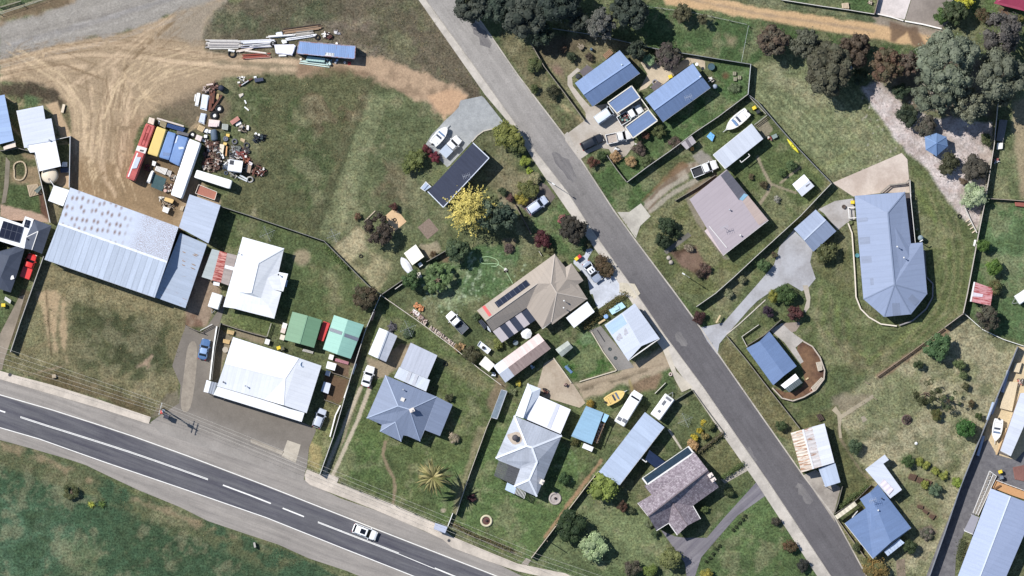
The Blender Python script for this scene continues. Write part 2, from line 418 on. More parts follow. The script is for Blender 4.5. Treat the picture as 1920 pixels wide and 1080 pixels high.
stroke([(626,465),(668,424),(690,440)],2,(120,104,84),1,1,.7)
paint([(640,500),(712,535),(750,505),(740,460),(700,460)],(120,116,78),14,10,.5)
paint([(560,114),(690,108),(730,110),(800,140),(850,160),(876,180),(832,228),(800,195),(740,165),(690,140),(640,130),(560,140)],(176,150,124),5,9,1,.1,c2=(146,124,102))
paint([(800,180),(850,165),(876,180),(832,228)],(196,160,128),4,5,.8,.05)
paint([(560,118),(640,120),(690,138),(650,140),(560,138)],(120,98,78),8,9,.7,.2)
paint(M1(880,280,960,190,1110,130,1400,560,1250,900,1080,560),(90,92,60),4,5,1)
paint(M1(1000,560,1200,540,1320,760,1250,860,1080,800),(126,116,88),12,8,.7,.6)
paint([(935,330),(1000,330),(1005,350),(970,390),(940,395)],(158,145,122),5,6,.7,.3)
paint(M2(1250,520,1100,640,720,800,640,900,1030,1020,1450,1080,1620,900,1750,540),(78,102,60),4,5,1)
for k in range(260):
 x,y=RNG.uniform(790,985),RNG.uniform(470,590);spot(x,y,RNG.uniform(.8,2.6),(160,174,140),1.3,.6 if(x-900)*.5+y<560 else .25,1,2)
paint([(835,545),(880,530),(900,560),(850,580),(820,570)],(150,166,120),10,10,.5,th=.47)
paint(M2(1530,480,1650,480,1660,620,1560,640),(128,112,92),3,6,.8,.3)
paint(M2(690,540,850,510,900,600,790,690,720,640),(150,138,116),2,4,.9,.2)
spot(837,482,11,(128,106,84),4,.9,.3)
paint(B2(0,100,290,330,90,440,-40,350),(112,104,74),6,6,.8)
paint(B2(200,540,420,420,580,640,590,750,520,850,400,800,180,640),(80,100,56),4,5,1)
paint(A2(0,240,100,230,600,870,445,970,0,360),(102,96,66),6,8,1)
paint(A2(250,560,400,600,560,800,440,940,330,700),(76,92,52),9,9,.8,th=.44)
paint(A2(300,680,480,760,590,870,480,820),(172,150,112),5,7,.8,.5,th=.42)
paint(A2(210,310,640,250,1070,345,980,480,840,350,640,480,480,560,600,740,610,830,590,860),(118,110,82),6,8,1,.7)
paint(A2(340,470,470,480,460,560,380,540),(136,104,98),8,8,.6,.3)
paint(A2(260,230,640,260,600,330,380,420,300,400),(92,80,66),10,8,.8,.4)
paint(A2(500,540,610,800,590,860,470,640),(98,104,62),3,3,.9)
paint(A2(1050,30,1900,190,1850,470,1780,460,1060,340,1000,200),(68,90,50),5,6,1)
paint(A2(1090,150,1600,170,1640,260,1120,260),(98,112,68),12,10,.6,th=.44)
paint(A2(1060,60,1900,190,1900,130,1200,-10),(84,100,58),4,6,1)
paint(A2(1610,250,1680,270,1680,330,1620,320),(150,128,106),8,6,.6,.2)
paint(A2(1470,440,1800,470,1775,680,1230,1075,1000,1075,1150,880,1560,600,1480,460),(72,96,52),4,5,1)
paint(A2(1640,480,1790,480,1770,650,1690,660),(96,116,74),6,6,.6,th=.42)
spot(1360,142,7,(96,70,52),4,.9,.3)
paint([(1200,280),(1260,235),(1250,280),(1200,330),(1178,340),(1140,295)],(76,98,54),4,5,1)
paint([(1092,290),(1130,277),(1178,345),(1330,262),(1350,290),(1290,320),(1210,380),(1185,395),(1155,397)],(70,92,48),3,4,1)
paint([(1205,330),(1330,270),(1345,285),(1240,340)],(92,92,58),8,6,.8)
paint([(1210,378),(1235,348),(1270,318),(1290,308),(1310,302),(1312,310),(1260,345),(1218,400)],(160,148,132),3,4,1,.05,c2=(120,104,88))
paint([(1206,375),(1240,335),(1280,305),(1290,310),(1245,345)],(122,96,72),3,4,.8,.1)
for pts in(B2(1045,455,1120,380,1210,310,1330,240),B2(1075,485,1160,410,1250,345,1400,265)):stroke(pts,9,(170,160,146),2,2.5,.85,.05)
paint(R3(100,380,180,330,240,400,260,430,160,450),(142,136,128),2,3,1,.05)
paint(R3(90,240,520,10,1060,580,690,900,400,560,240,380,160,330),(84,96,54),3,5,1)
paint(R3(540,170,620,110,660,200,610,250),(140,130,112),2,4,.9,.1)
PTH=(150,138,118)
for pts,wd in((R3(560,390,600,480,650,575),5),(R3(650,575,630,640,580,710),6),(R3(650,575,740,610,830,640),4),(R3(720,570,780,520,860,460),3.5)):stroke(pts,wd,PTH,1,1,.95,.05)
paint(B2(1075,500,1340,350,1440,500,1590,800,1700,860,1920,700,1540,1075,1240,1075,970,680,990,620),(94,98,56),3,5,1)
paint(B2(1230,780,1400,730,1520,920,1480,970,1300,880),(84,66,54),4,5,1,.2,c2=(120,98,84))
paint(B2(1340,350,1480,580,1460,610,1590,790,1650,830,1600,830,1400,560,1320,380),(138,130,116),2,2,.9,.05)
paint(B2(1320,340,1540,220,1560,250,1360,390),(136,120,102),3,4,.9,.1)
paint([(1305,578),(1558,345),(1600,370),(1560,385),(1500,440),(1460,500),(1400,560),(1340,610),(1330,590)],(94,102,60),3,4,1)
paint([(1341,550),(1420,478),(1450,470),(1380,560),(1345,580)],(112,104,76),8,8,.6,th=.44)
paint(C2(1240,20,1400,150,1560,250,1500,285,1430,285,1250,60),(84,98,54),3,4,1)
paint([(1410,120),(1500,100),(1560,180),(1640,220),(1700,290),(1690,300),(1560,335),(1404,178)],(114,119,80),4,6,1)
for k in range(26):
 o=k*8.4;stroke([(1415+o*.75,175-o*.30),(1480+o*.7,240-o*.25),(1560+o*.62,322-o*.2)],4,(134,138,96)if k%2 else(96,101,68),2.2,2.5,.5,1)
paint([(1420,140),(1470,110),(1530,170),(1560,190),(1500,190)],(136,132,100),14,12,.6,th=.45)
stroke(B3(330,120,420,200,620,90,700,40),8,(132,136,84),6,4,.6,1)
for r_,cc in((9,(146,150,104)),(7,(108,118,70))):stroke([(1588+r_*math.cos(t*.42),247+r_*math.sin(t*.42))for t in range(16)],2,cc,1,1,.8,1)
MUL=[(1618,165),(1650,150),(1700,200),(1760,220),(1860,230),(1862,290),(1845,375),(1832,437),(1800,400),(1775,380),(1735,320),(1705,290),(1660,235),(1640,205)]
paint(MUL,(194,181,177),4,6,1,.45,c2=(172,156,150))
paint([(1640,150),(1760,60),(1870,130),(1860,220),(1720,215)],(118,100,92),10,10,.7,.2)
for k in range(420):
 x,y=RNG.uniform(1615,1862),RNG.uniform(150,430)
 spot(x,y,RNG.uniform(.8,2),(206,192,186)if k%3 else(98,78,70),1.2,.55 if(1.02*x-1500<y+60)else .2,.1,1)
paint([(1705,290),(1740,320),(1800,410),(1834,437),(1813,560),(1805,588),(1706,660),(1640,705),(1590,705),(1530,690),(1518,640),(1520,560),(1535,520),(1600,560),(1640,600),(1700,605),(1740,560),(1740,460),(1712,350)],(92,100,58),4,5,1)
for k in range(7):stroke([(1722+k*14,330+k*16),(1760+k*9,420+k*8),(1768+k*7,520),(1745+k*9,580+k*2),(1690+k*8,640)],5,(122,116,78)if k%2 else(86,96,52),3,3,.55,1)
for k in range(6):stroke([(1540+k*10,540+k*12),(1530+k*13,600+k*9),(1560+k*14,660+k*3),(1620+k*10,690-k*8),(1690+k*8,645-k*9)],6,(110,122,62)if k%2 else(112,106,72),3,3,.6,1)
stroke(B3(1160,350,1300,600,1390,800),9,(112,124,62),6,4,.6,1)
paint([(1535,415),(1585,440),(1600,520),(1600,560),(1545,520),(1520,500)],(94,96,58),3,4,1)
paint([(1365,630),(1420,590),(1440,600),(1500,560),(1530,600),(1520,690),(1560,700),(1570,740),(1500,780),(1470,770)],(88,96,56),3,4,1)
paint([(1345,665),(1362,630),(1500,800),(1482,830),(1440,800)],(104,98,62),4,5,1)
paint([(1700,605),(1660,690),(1600,700),(1560,640)],(108,98,70),12,10,.6,th=.45)
ORC=[(1805,590),(1838,618),(1905,650),(1870,740),(1837,820),(1743,1080),(1640,1080),(1620,900),(1570,800),(1580,745),(1640,706),(1706,664)]
paint(ORC,(124,122,86),4,5,1)
paint(ORC,(150,140,108),12,8,.8,th=.5)
paint([(1640,710),(1700,690),(1760,760),(1700,800),(1600,790),(1570,760)],(100,108,66),14,12,.65,th=.44)
paint([(1690,900),(1800,860),(1760,1000),(1660,1070),(1600,960)],(98,102,62),14,10,.7)
paint([(1560,745),(1600,740),(1640,735),(1600,780),(1565,770)],(136,122,106),6,8,.7,.2)
paint([(1470,800),(1570,760),(1600,860),(1640,900),(1600,960),(1570,940),(1560,830),(1500,800)],(94,94,56),4,6,1)
paint([(1640,703),(1706,660),(1780,610),(1786,620),(1710,672),(1645,715)],(132,108,88),3,4,.85,.2)
stroke(D3(580,0,600,90,660,190,740,310,800,370),4,(128,114,96),1.5,2,.8,.1)
for q in(D3(1090,340,1260,380,1250,440,1090,390),D3(1150,520,1300,640,1270,680,1150,580)):paint(q,(112,96,78),4,4,.8,.3)
paint(D3(1160,740,1250,700,1290,760,1220,830),(116,100,92),4,3,.9,.2)
paint(D3(550,690,860,960,790,1075,700,900),(104,102,66),3,4,1)
paint([(1563,969),(1590,985),(1640,1045),(1640,1080),(1623,1080)],(112,108,70),2,3,1)
paint([(1838,830),(1907,650),(1935,650),(1935,860),(1895,870)],(206,186,152),3,3,1,.03)
paint([(1870,272),(1935,100),(1935,375),(1848,370)],(96,104,66),4,5,1)
paint([(1900,190),(1935,180),(1935,370),(1915,370),(1900,280)],(160,142,116),6,5,.8,.2)
paint([(1848,380),(1935,380),(1935,648),(1842,615),(1810,585),(1834,440)],(80,102,60),4,5,1)
paint([(1850,430),(1900,400),(1935,480),(1880,560)],(96,118,76),16,14,.6,th=.44)
paint([(1240,-10),(1340,-5),(1420,12),(1640,45),(1770,60),(1740,92),(1660,78),(1500,50),(1360,25),(1250,8)],(196,164,126),3,4,1,.05)
stroke([(1290,-2),(1420,25),(1560,46),(1640,58)],5,(150,132,112),3,3,.7,.05)
paint([(1635,30),(1700,40),(1770,58),(1760,70),(1680,55),(1640,42)],(148,136,124),4,5,.9,.05)
paint([(1668,40),(1720,52),(1735,90),(1710,85),(1700,62),(1678,80),(1668,78)],(112,92,76),3,4,.9,.05)
paint([(1420,38),(1500,52),(1660,80),(1735,92),(1700,110),(1560,90),(1420,60)],(66,84,46),5,6,1)
paint([(1340,-10),(1420,10),(1640,40),(1630,30),(1460,2),(1400,-10)],(86,96,66),3,5,1)
paint([(1470,-10),(1640,-10),(1638,24),(1466,-2)],(72,94,52),2,2,1)
paint([(1780,-10),(1935,-10),(1935,40),(1860,45),(1790,30)],(86,104,56),4,5,1)
paint([(1872,15),(1890,15),(1900,40),(1880,42)],(112,82,70),3,3,.9,.1)
VAC=[(75,500),(90,490),(350,578),(352,600),(340,640),(330,690),(335,735),(285,782),(182,746),(99,721),(5,690),(20,655),(60,545)]
paint(VAC,(120,110,78),3,5,1,.8)
paint([(140,560),(250,570),(330,610),(325,700),(250,720),(160,690),(130,620)],(76,80,50),22,18,.9,th=.4)
paint([(180,590),(300,600),(300,680),(220,690)],(62,66,42),20,18,.6,th=.45)
paint([(100,510),(350,590),(300,600),(160,560)],(134,122,86),12,10,.7)
for q in(C0(250,20,340,20,360,250,370,480,340,400,310,200),C0(340,20,450,60,400,280,420,470,380,470,360,300),C0(430,60,480,60,470,400,480,540,430,330)):paint(q,(178,154,122),4,7,.85,.2)
paint(C0(150,250,300,100,320,400,180,440),(118,116,78),8,8,.7)
stroke(C0(330,0,345,200,370,490),3,(88,74,56),1.5,1.5,.8,.3)
paint([(5,665),(90,650),(120,690),(240,730),(320,700),(335,730),(285,782),(100,722),(5,692)],(104,98,64),8,8,.8)
paint([(60,700),(140,705),(260,755),(280,780),(180,745),(90,718)],(98,80,58),6,8,.7,.5)
paint([(120,700),(290,720),(280,760),(180,730)],(132,118,86),8,8,.6,th=.45)
stroke(C0(160,640,300,600,470,560),3,(150,130,106),2,2,.7,.2)
paint(C0(1000,560,1080,560,1050,600,1090,490),(178,150,128),4,8,.7,.1)
paint([(284,782),(312,740),(335,730),(336,760),(310,778)],(116,108,92),4,4,.9,.2)
paint([(0,545),(18,560),(0,610)],(84,98,58),2,3,1)
paint([(40,540),(60,545),(22,650),(14,640)],(96,84,66),3,5,.9,.4)
paint([(352,548),(380,480),(420,470),(412,560),(385,615),(350,612)],(120,96,80),5,7,1,.2,c2=(150,130,112))
paint([(400,470),(420,390),(470,408),(608,455),(690,540),(706,560),(660,640),(560,590),(540,600),(520,560),(430,470)],(82,94,54),4,6,1)
paint([(560,480),(640,520),(650,580),(580,560)],(110,106,70),14,12,.6,th=.44)
paint([(600,600),(690,560),(700,560),(670,660),(640,620)],(104,106,66),8,6,.6)
spot(566,482,15,(158,142,116),6,.85,.2)
paint(L5(190,60,640,110,570,265,190,155),(96,106,58),3,4,1)
paint(L5(300,200,560,260,540,330,310,260),(140,128,108),2,3,.9,.05)
paint(L5(160,180,290,265,160,640,110,620),(134,122,106),2,3,.9,.05)
paint(L5(1030,560,1250,600,1170,820,1030,770),(104,84,66),3,4,1,.1)
paint(L5(1100,440,1250,480,1240,610,1090,550),(112,92,76),3,4,1,.1)
paint(L5(1030,780,1160,830,1080,1075,960,1075,1020,900),(108,104,66),3,4,1)
paint(D1(470,0,600,0,500,330,405,305,415,150),(112,114,68),2,4,1)
paint(D1(420,100,500,160,490,300,420,270),(166,146,100),6,8,.7,.4)
paint([(712,560),(860,655),(938,722),(945,735),(912,800),(855,965),(830,980),(630,895),(690,705),(740,640),(690,640)],(86,98,54),4,5,1)
paint([(800,660),(900,700),(930,740),(850,700)],(122,112,76),12,10,.7,th=.43)
paint(D1(590,20,930,40,960,400,640,350),(82,104,52),12,8,.7)
paint(D1(1280,300,1560,240,1460,620,1340,690),(84,106,56),10,8,.7)
paint(C1(1780,620,1850,700,1740,900,1700,800),(128,110,92),5,5,.8,.2)
paint(D1(1640,0,1700,0,1580,300,1470,640,1450,620,1560,270),(142,128,104),4,4,.6,.3)
paint(L6(130,630,150,620,0,1080,-10,1080),(150,138,116),2,2,1,.05)
paint(L6(190,630,260,560,290,600,100,1080,20,1080),(86,100,54),3,3,1)
for q in(((676,728),(655,775),(608,888)),((694,725),(672,785),(622,895))):stroke(list(q),7,(184,172,152),1.2,1,1,.02)
paint(L6(190,400,280,420,440,300,540,290,440,480,340,540,260,560,200,480),(152,138,116),3,4,1,.05,c2=(110,100,86))
paint(C1(640,380,800,330,780,560,740,600),(96,82,70),3,4,.9,.2)
stroke(D1(970,110,950,200,990,300,1030,370,1040,440,1025,560),5.5,(138,122,100),1,1,.95,.05)
spot(831,957,4.6,(170,156,138),1,.9,.1,1)
paint([(945,735),(1100,870),(1060,955),(990,1050),(850,985),(860,960),(915,800)],(84,104,56),4,5,1)
for k in range(50):spot(RNG.uniform(1040,1130),RNG.uniform(830,900),RNG.uniform(1,2.4),(142,150,112),1.5,.5,1,2)
paint([(1085,880),(1120,845),(1130,800),(1190,720),(1080,740),(1075,800)],(90,100,58),5,6,1)
paint([(940,990),(990,1052),(985,1058),(860,1000),(850,985)],(90,104,58),3,4,1)
stroke(D1(1450,700,1600,790,1900,900),5,(112,86,68),3,4,.8,.3)
stroke(D2(720,240,480,560,310,800),6,(152,122,96),2,3,.9,.15)
paint([(1066,958),(1122,885),(1190,950),(1250,1010),(1265,1080),(980,1080),(1000,1048)],(98,108,68),3,5,1)
paint([(1000,1050),(1250,1080),(1180,1090),(985,1090)],(82,98,56),10,8,.6)
paint([(1100,960),(1180,950),(1240,1010),(1200,1050),(1130,1000)],(112,122,78),14,10,.6)
paint([(1330,990),(1420,900),(1560,1090),(1290,1090)],(76,94,52),4,5,1)
paint([(1340,1000),(1420,910),(1460,960),(1400,1040)],(92,112,62),14,10,.6)
paint([(1230,760),(1300,730),(1365,815),(1390,865),(1420,885),(1330,960),(1290,820)],(88,96,58),4,5,1)
paint([(1305,850),(1365,820),(1395,865),(1345,900)],(104,100,62),10,8,.7)
paint([(1095,745),(1250,690),(1262,695),(1270,730),(1210,740),(1190,735)],(80,96,54),4,5,1)
paint(M6(740,790,1000,690,960,860,860,880,760,880),(132,108,88),6,8,.9,.3)
paint(M6(100,560,400,370,600,690,250,800),(66,96,42),2,3,1)
paint(M6(300,400,380,390,420,460,320,480),(112,132,92),6,6,.7)
paint(M6(250,800,610,690,1000,500,1090,650,1000,710,700,800,330,960),(166,150,128),4,6,1,.05)
stroke(M6(300,860,480,815,640,775,860,700),5,(92,82,66),3,4,.8,.2,th=.42)
stroke(M6(310,840,480,790,700,730,1000,640),4,(140,124,104),3,3,.6,.1)
stroke(M6(720,780,750,880),3,(150,138,88),1.5,2,.7)
PAD=[(-10,825),(52,843),(125,868),(198,897),(260,930),(338,960),(420,990),(470,1012),(522,1028),(600,1062),(660,1095),(-10,1095)]
paint(PAD,(58,82,56),3,4,1)
paint([(-10,825),(130,868),(260,930),(480,1015),(560,1050),(520,1075),(330,1000),(170,930),(-10,870)],(94,96,64),9,9,.9,.9,th=.38)
for q in(D0(0,110,300,200,520,300,480,340,200,220,0,150),D0(640,380,900,470,1500,690,1700,800,1600,800,1200,640,800,470)):paint(q,(142,124,98),5,9,.8,.3,th=.44)
paint([(10,930),(130,960),(170,1040),(60,1090),(-10,1090),(-10,940)],(72,98,72),24,20,.8,th=.44)
paint([(100,1010),(200,1020),(190,1070),(120,1070)],(112,118,78),20,18,.45,th=.45)
paint([(200,970),(400,1010),(520,1080),(250,1080)],(54,72,46),20,18,.6,th=.44)
gk=np.clip(GG,0,1)[...,None];fine_=fbm(9,300,3)
for c,f_,a_ in(((140,130,98),N3*.45+N4*.35+fine_*.2,.34),((62,72,46),(1-N3)*.4+fbm(48,340,4)*.35+fine_*.25,.34)):
 t=(sm(f_,.5,.62)*a_)[...,None]*gk;GC=GC*(1-t)+c_(c)*t
lum=GC.mean(-1,keepdims=True);GC=GC*(1-gk)+gk*(GC*.8+lum*.2)*np.array([1.07,1.12,1.12])
me=bpy.data.meshes.new('ground');ny,nx=PX.shape
vs=np.stack([XX,YY,np.zeros_like(XX)],-1).reshape(-1,3)
idx=np.arange(ny*nx).reshape(ny,nx);q=np.stack([idx[:-1,:-1],idx[:-1,1:],idx[1:,1:],idx[1:,:-1]],-1).reshape(-1)
me.vertices.add(len(vs));me.vertices.foreach_set('co',vs.ravel())
me.loops.add(len(q));me.loops.foreach_set('vertex_index',q)
me.polygons.add(len(q)//4);me.polygons.foreach_set('loop_start',np.arange(0,len(q),4))
me.update(calc_edges=True)
a=me.color_attributes.new('cover','FLOAT_COLOR','POINT')
a.data.foreach_set('color',np.concatenate([GC,GG[...,None]],-1).reshape(-1).astype(np.float32))
ground=bpy.data.objects.new('ground',me);COL.objects.link(ground);tag(ground,kind='structure')
m,nt,b=start('soil_and_grass')
at=nd(nt,'ShaderNodeAttribute',attribute_name='cover');co=nd(nt,'ShaderNodeTexCoord').outputs['Object']
fine=noise(nt,co,2.6,6,0.8);med=noise(nt,co,0.55,5,0.7);hue=noise(nt,co,0.9,5,0.72)
lo_=nd(nt,'ShaderNodeMapRange');lo_.inputs[3].default_value=0.2;lo_.inputs[4].default_value=0.8;nt.links.new(at.outputs['Alpha'],lo_.inputs[0])
def centred(fac,amp_socket,k):
 s=nd(nt,'ShaderNodeMath',operation='SUBTRACT');nt.links.new(fac,s.inputs[0]);s.inputs[1].default_value=0.5
 m1=mul(nt,s.outputs[0],amp_socket);a1=nd(nt,'ShaderNodeMath',operation='MULTIPLY_ADD');nt.links.new(m1,a1.inputs[0]);a1.inputs[1].default_value=k;a1.inputs[2].default_value=1.0
 return a1.outputs[0]
f=mul(nt,centred(fine,lo_.outputs[0],5.6),centred(med,lo_.outputs[0],2.4))
hm=mrange(nt,hue,0,1,0.45,0.68);hm=mul(nt,hm,at.outputs['Alpha'])
tint=mixc(nt,mul(nt,hm,0.55),(1,1,1),(1.34,1.12,1.02))
vm=nd(nt,'ShaderNodeVectorMath',operation='MULTIPLY');nt.links.new(at.outputs['Color'],vm.inputs[0]);nt.links.new(tint,vm.inputs[1])
nt.links.new(scaled(nt,vm.outputs[0],f),b.inputs['Base Color'])
setv(b,Roughness=0.95);b.inputs['Specular IOR Level'].default_value=0.1
bump(nt,b,fine,0.22,0.6)
me.materials.append(m)
# roads and paving
def ASPH(c,c2,dirn=None,var=0.16,grain=3.5):
 key=('A',c,c2,dirn,var)
 if key in _m:return _m[key]
 m,nt,b=start('asphalt');co=nd(nt,'ShaderNodeTexCoord').outputs['Object']
 v=co
 if dirn is not None:
  mp=nd(nt,'ShaderNodeMapping');mp.vector_type='TEXTURE';mp.inputs['Rotation'].default_value=(0,0,dirn);mp.inputs['Scale'].default_value=(14,0.9,1);nt.links.new(co,mp.inputs[0]);v=mp.outputs[0]
 big=mrange(nt,noise(nt,v,1.0,5,0.65),0,1,0.36,0.66);g=noise(nt,co,grain,6,0.85)
 pt=mul(nt,mrange(nt,noise(nt,co,0.12,5,0.7),0.86,1.12),mrange(nt,noise(nt,co,0.6,6,0.8),1,.84,.57,.68))
 nt.links.new(scaled(nt,mixc(nt,big,C(*c),C(*c2)),mul(nt,mrange(nt,g,1-var,1+var),pt)),b.inputs['Base Color'])
 setv(b,Roughness=0.9);b.inputs['Specular IOR Level'].default_value=0.2;bump(nt,b,g,0.03,0.4)
 _m[key]=m;return m
def CONC(c,c2=None,var=0.1):
 return M(c,var=var,scale=2.6,rough=0.9,spec=0.15,c2=c2 or tuple(int(v*.87)for v in c),s2=0.22,bmp=0.01)
HWY=math.radians(-20)
N_=[(-60,727),(0,742),(100,771),(190,800),(250,820),(350,856),(500,913),(700,992),(926,1080),(1060,1135)]
S_=[(-60,786),(0,801),(73,822),(200,867),(350,918),(500,970),(640,1026),(777,1080),(900,1130)]
sheet('highway_shoulder',[(-60,690),(0,709),(89,735),(198,767),(279,793),(300,800),(470,822),(572,900),(580,906),(640,935),(720,962),(800,998),(850,1018),(950,1066),(1080,1130)]+[(860,1130),(673,1080),(652,1071),(579,1047),(522,1021),(470,1004),(390,977),(338,951),(260,919),(198,890),(161,872),(125,860),(52,839),(0,825),(-60,812)],0.02,ASPH((160,153,146),(138,132,127),HWY))
FCM,nt,b=start('forecourt_asphalt');co=nd(nt,'ShaderNodeTexCoord').outputs['Object']
dp=nd(nt,'ShaderNodeVectorMath',operation='DOT_PRODUCT');nt.links.new(co,dp.inputs[0]);dp.inputs[1].default_value=(.342,.94,0)
ad=nd(nt,'ShaderNodeMath',operation='MULTIPLY_ADD');nt.links.new(noise(nt,co,.35,5,.7),ad.inputs[0]);ad.inputs[1].default_value=3.5;nt.links.new(dp.outputs['Value'],ad.inputs[2])
wr_=mrange(nt,ad.outputs[0],0,1,-46.2,-39.5);g=noise(nt,co,3.0,6,.8);pt=mrange(nt,noise(nt,co,.3,5,.7),.85,1.16)
nt.links.new(scaled(nt,mixc(nt,wr_,C(154,148,142),C(122,115,107)),mul(nt,mrange(nt,g,.87,1.13),pt)),b.inputs['Base Color']);setv(b,Roughness=.95);b.inputs['Specular IOR Level'].default_value=.15;bump(nt,b,g,.03,.4)
sheet('forecourt',C0(1340,265,1440,330,1475,300,1600,120,1560,60,1640,60)+L5(180,160,150,250,95,620,130,735,845,955,960,1010)+D1(470,30,420,150,405,290,390,330,380,400)+[(470,868),(300,812),(282,792)]+C0(1170,905,1290,830,1300,700,1240,560,1290,400),0.03,FCM)
sheet('gravel_verge',smoothpts([(345,700),(352,640),(372,640),(366,720),(356,775),(336,770)],2),0.034,ASPH((158,148,134),(140,130,118)))
sheet('highway',N_+S_[::-1],0.032,ASPH((108,107,110),(78,77,86),HWY))
MK=M((240,238,232),var=.16,scale=1.5,rough=.8)
def line(pts,w,z=0.042):sheet('road_markings',ribbon(pts,w),z,MK,z0=0.0)
line([(p[0]+.8,p[1]-1.6)for p in N_],.7);line([(p[0],p[1]+.8)for p in S_],.75)
CL=[(-40,757),(38,782),(96,801),(167,823),(260,853),(390,899),(470,929),(596,979),(748,1038),(840,1076),(900,1100)]
def on(x):
 for p,q in zip(CL[:-1],CL[1:]):
  if p[0]<=x<=q[0]:t=(x-p[0])/(q[0]-p[0]);return(x,p[1]+t*(q[1]-p[1]))
def seg(a,b,off,w):line([(x,on(x)[1]+off)for x in np.linspace(a,b,8)],w)
seg(-30,10,0,1.3);seg(38,390,-1.2,.55);seg(38,390,.8,.6);seg(418,508,0,1.2);seg(530,570,0,1.2);seg(596,700,-.9,.55);seg(596,748,.9,.6);seg(700,748,-1.1,.6);seg(748,822,.8,.6);seg(815,895,-.6,1.2)
FP=CONC((208,196,182))
sheet('pavement',[(-40,684),(0,695),(26,703),(99,722),(182,748),(283,782),(279,795),(198,769),(89,737),(0,711),(-40,700)],0.12,FP)
sheet('pavement',D1(405,305,510,350,560,338,635,368,622,405,800,470,1050,570,1300,680,1330,695,1450,790,1700,895,1920,985)+[(1060,1075),(1110,1100),(1090,1110),(1020,1082)]+D1(1920,1040,1700,965,1450,870,1380,810,1250,750,900,600,560,470,430,420,395,390,388,350),0.12,FP)
sheet('concrete_pad',D1(265,97,360,130,325,260,222,212),0.045,CONC((190,180,164)))
sheet('concrete_pad',D1(0,92,20,92,240,180,225,205,0,115),0.045,CONC((176,166,152)))
ROADM,nt,b=start('street_asphalt');co=nd(nt,'ShaderNodeTexCoord').outputs['Object']
sp=nd(nt,'ShaderNodeSeparateXYZ');nt.links.new(co,sp.inputs[0]);r1=mrange(nt,sp.outputs[1],0,1,-2,38)
gcol=mixc(nt,r1,C(102,99,101),C(158,153,148))
mp=nd(nt,'ShaderNodeMapping');mp.vector_type='TEXTURE';mp.inputs['Rotation'].default_value=(0,0,R(-55));mp.inputs['Scale'].default_value=(16,1.1,1);nt.links.new(co,mp.inputs[0])
g=noise(nt,co,3.2,6,0.85)
nt.links.new(scaled(nt,gcol,mul(nt,mul(nt,mrange(nt,noise(nt,mp.outputs[0],1.0,6,.7),.84,1.14),mrange(nt,g,.8,1.2)),mul(nt,mrange(nt,noise(nt,co,.2,6,.75),.84,1.12),mrange(nt,noise(nt,co,.55,6,.8),1,.8,.56,.66)))),b.inputs['Base Color'])
setv(b,Roughness=.92);b.inputs['Specular IOR Level'].default_value=.2;bump(nt,b,g,.03,.4)
RL=[(786,-20),(799,0),(885,118),(970,237),(1000,278),(1065,361),(1101,418),(1143,478),(1187,540),(1247,629),(1318,725),(1383,820),(1440,902),(1558,1080),(1585,1120)]
RR=[(838,-20),(860,0),(902,43),(970,142),(1056,254),(1068,270),(1150,396),(1193,455),(1263,548),(1312,615),(1344,663),(1430,786),(1454,820),(1506,894),(1563,969),(1623,1080),(1645,1120)]
sheet('road',RL+RR[::-1],0.02,ROADM)
for q in(D2(1700,150,1770,110,1850,230,1790,275),B2(330,60,420,50,560,230,520,290,470,240),C2(1240,330,1290,300,1360,400,1310,430),A1(1560,180,1640,170,1760,330,1690,350),D3(260,420,330,400,420,540,350,560)):
 q=[(x+RNG.normal(0,2.2),y+RNG.normal(0,2.2))for x,y in smoothpts(q,2)];sheet('road_patch',q,0.026,ASPH((132,128,126),(102,99,101),R(-55),.24))
KB=CONC((190,182,172),var=.14)
sheet('kerb',ribbon(RR,0.2,-2.6)[::1],0.05,KB)
OUT=[(772,-20),(785,0),(909,177),(965,243),(1000,300),(1030,345),(1082,420),(1125,480),(1172,548),(1232,641),(1300,735),(1358,820),(1420,908),(1532,1080),(1556,1120)]
sheet('pavement',OUT+[(p[0]-2.5,p[1]+1.5)for p in RL[::-1]],0.12,CONC((198,190,180)))
sheet('kerb',ribbon(RL,0.3,2.4),0.05,KB)
sheet('kerb',ribbon([(p[0]-1.6,p[1]+1)for p in RL],0.9),0.14,CONC((206,198,186)))
DR=CONC((190,182,172),var=.13);GRV=ASPH((166,168,168),(150,152,153))
sheet('driveway',M1(560,40,640,-30,720,-115,740,-190,980,-240,1010,-215,1215,45,1160,110,1110,130,1010,150,940,200,870,270,620,540,590,560,530,500,450,420,350,300,420,190,500,110),0.03,GRV)
sheet('driveway',R1(0,850,160,730,190,700,185,640,80,490,20,390,20,310,110,230,140,250,60,320,70,400,150,500,230,590,390,560,480,650,700,520,750,610,560,770,620,880,640,930,560,1040,520,1060,440,1050,400,980,330,970,230,1010,130,1078,0,900),0.032,CONC((188,180,170),(170,160,148)))
sheet('driveway',[(1056,254),(1060,251),(1064,247),(1090,300),(1076,282)],0.034,DR)
sheet('patio',R2(150,130,300,260,420,240,520,150,640,148,712,190,715,260,690,280,620,200,590,205,400,330,270,440,180,400,120,460,40,490,130,320,60,200),0.03,CONC((202,186,162)))
sheet('driveway',B2(835,490,920,490,1005,427,1075,520,1000,590,968,680),0.034,CONC((192,186,174)))
sheet('driveway',B2(520,840,600,800,620,740,660,760,620,830,700,950,820,950,960,1075,960,1100,640,1080,620,960,520,860),0.034,CONC((200,204,212)))
sheet('driveway',C2(640,-20,860,-20,850,50,700,150,680,120),0.036,CONC((205,209,218)))
sheet('pavement_crossing',C2(850,-40,960,-30,1000,40,960,80,900,40,850,30),0.128,CONC((204,194,174)))
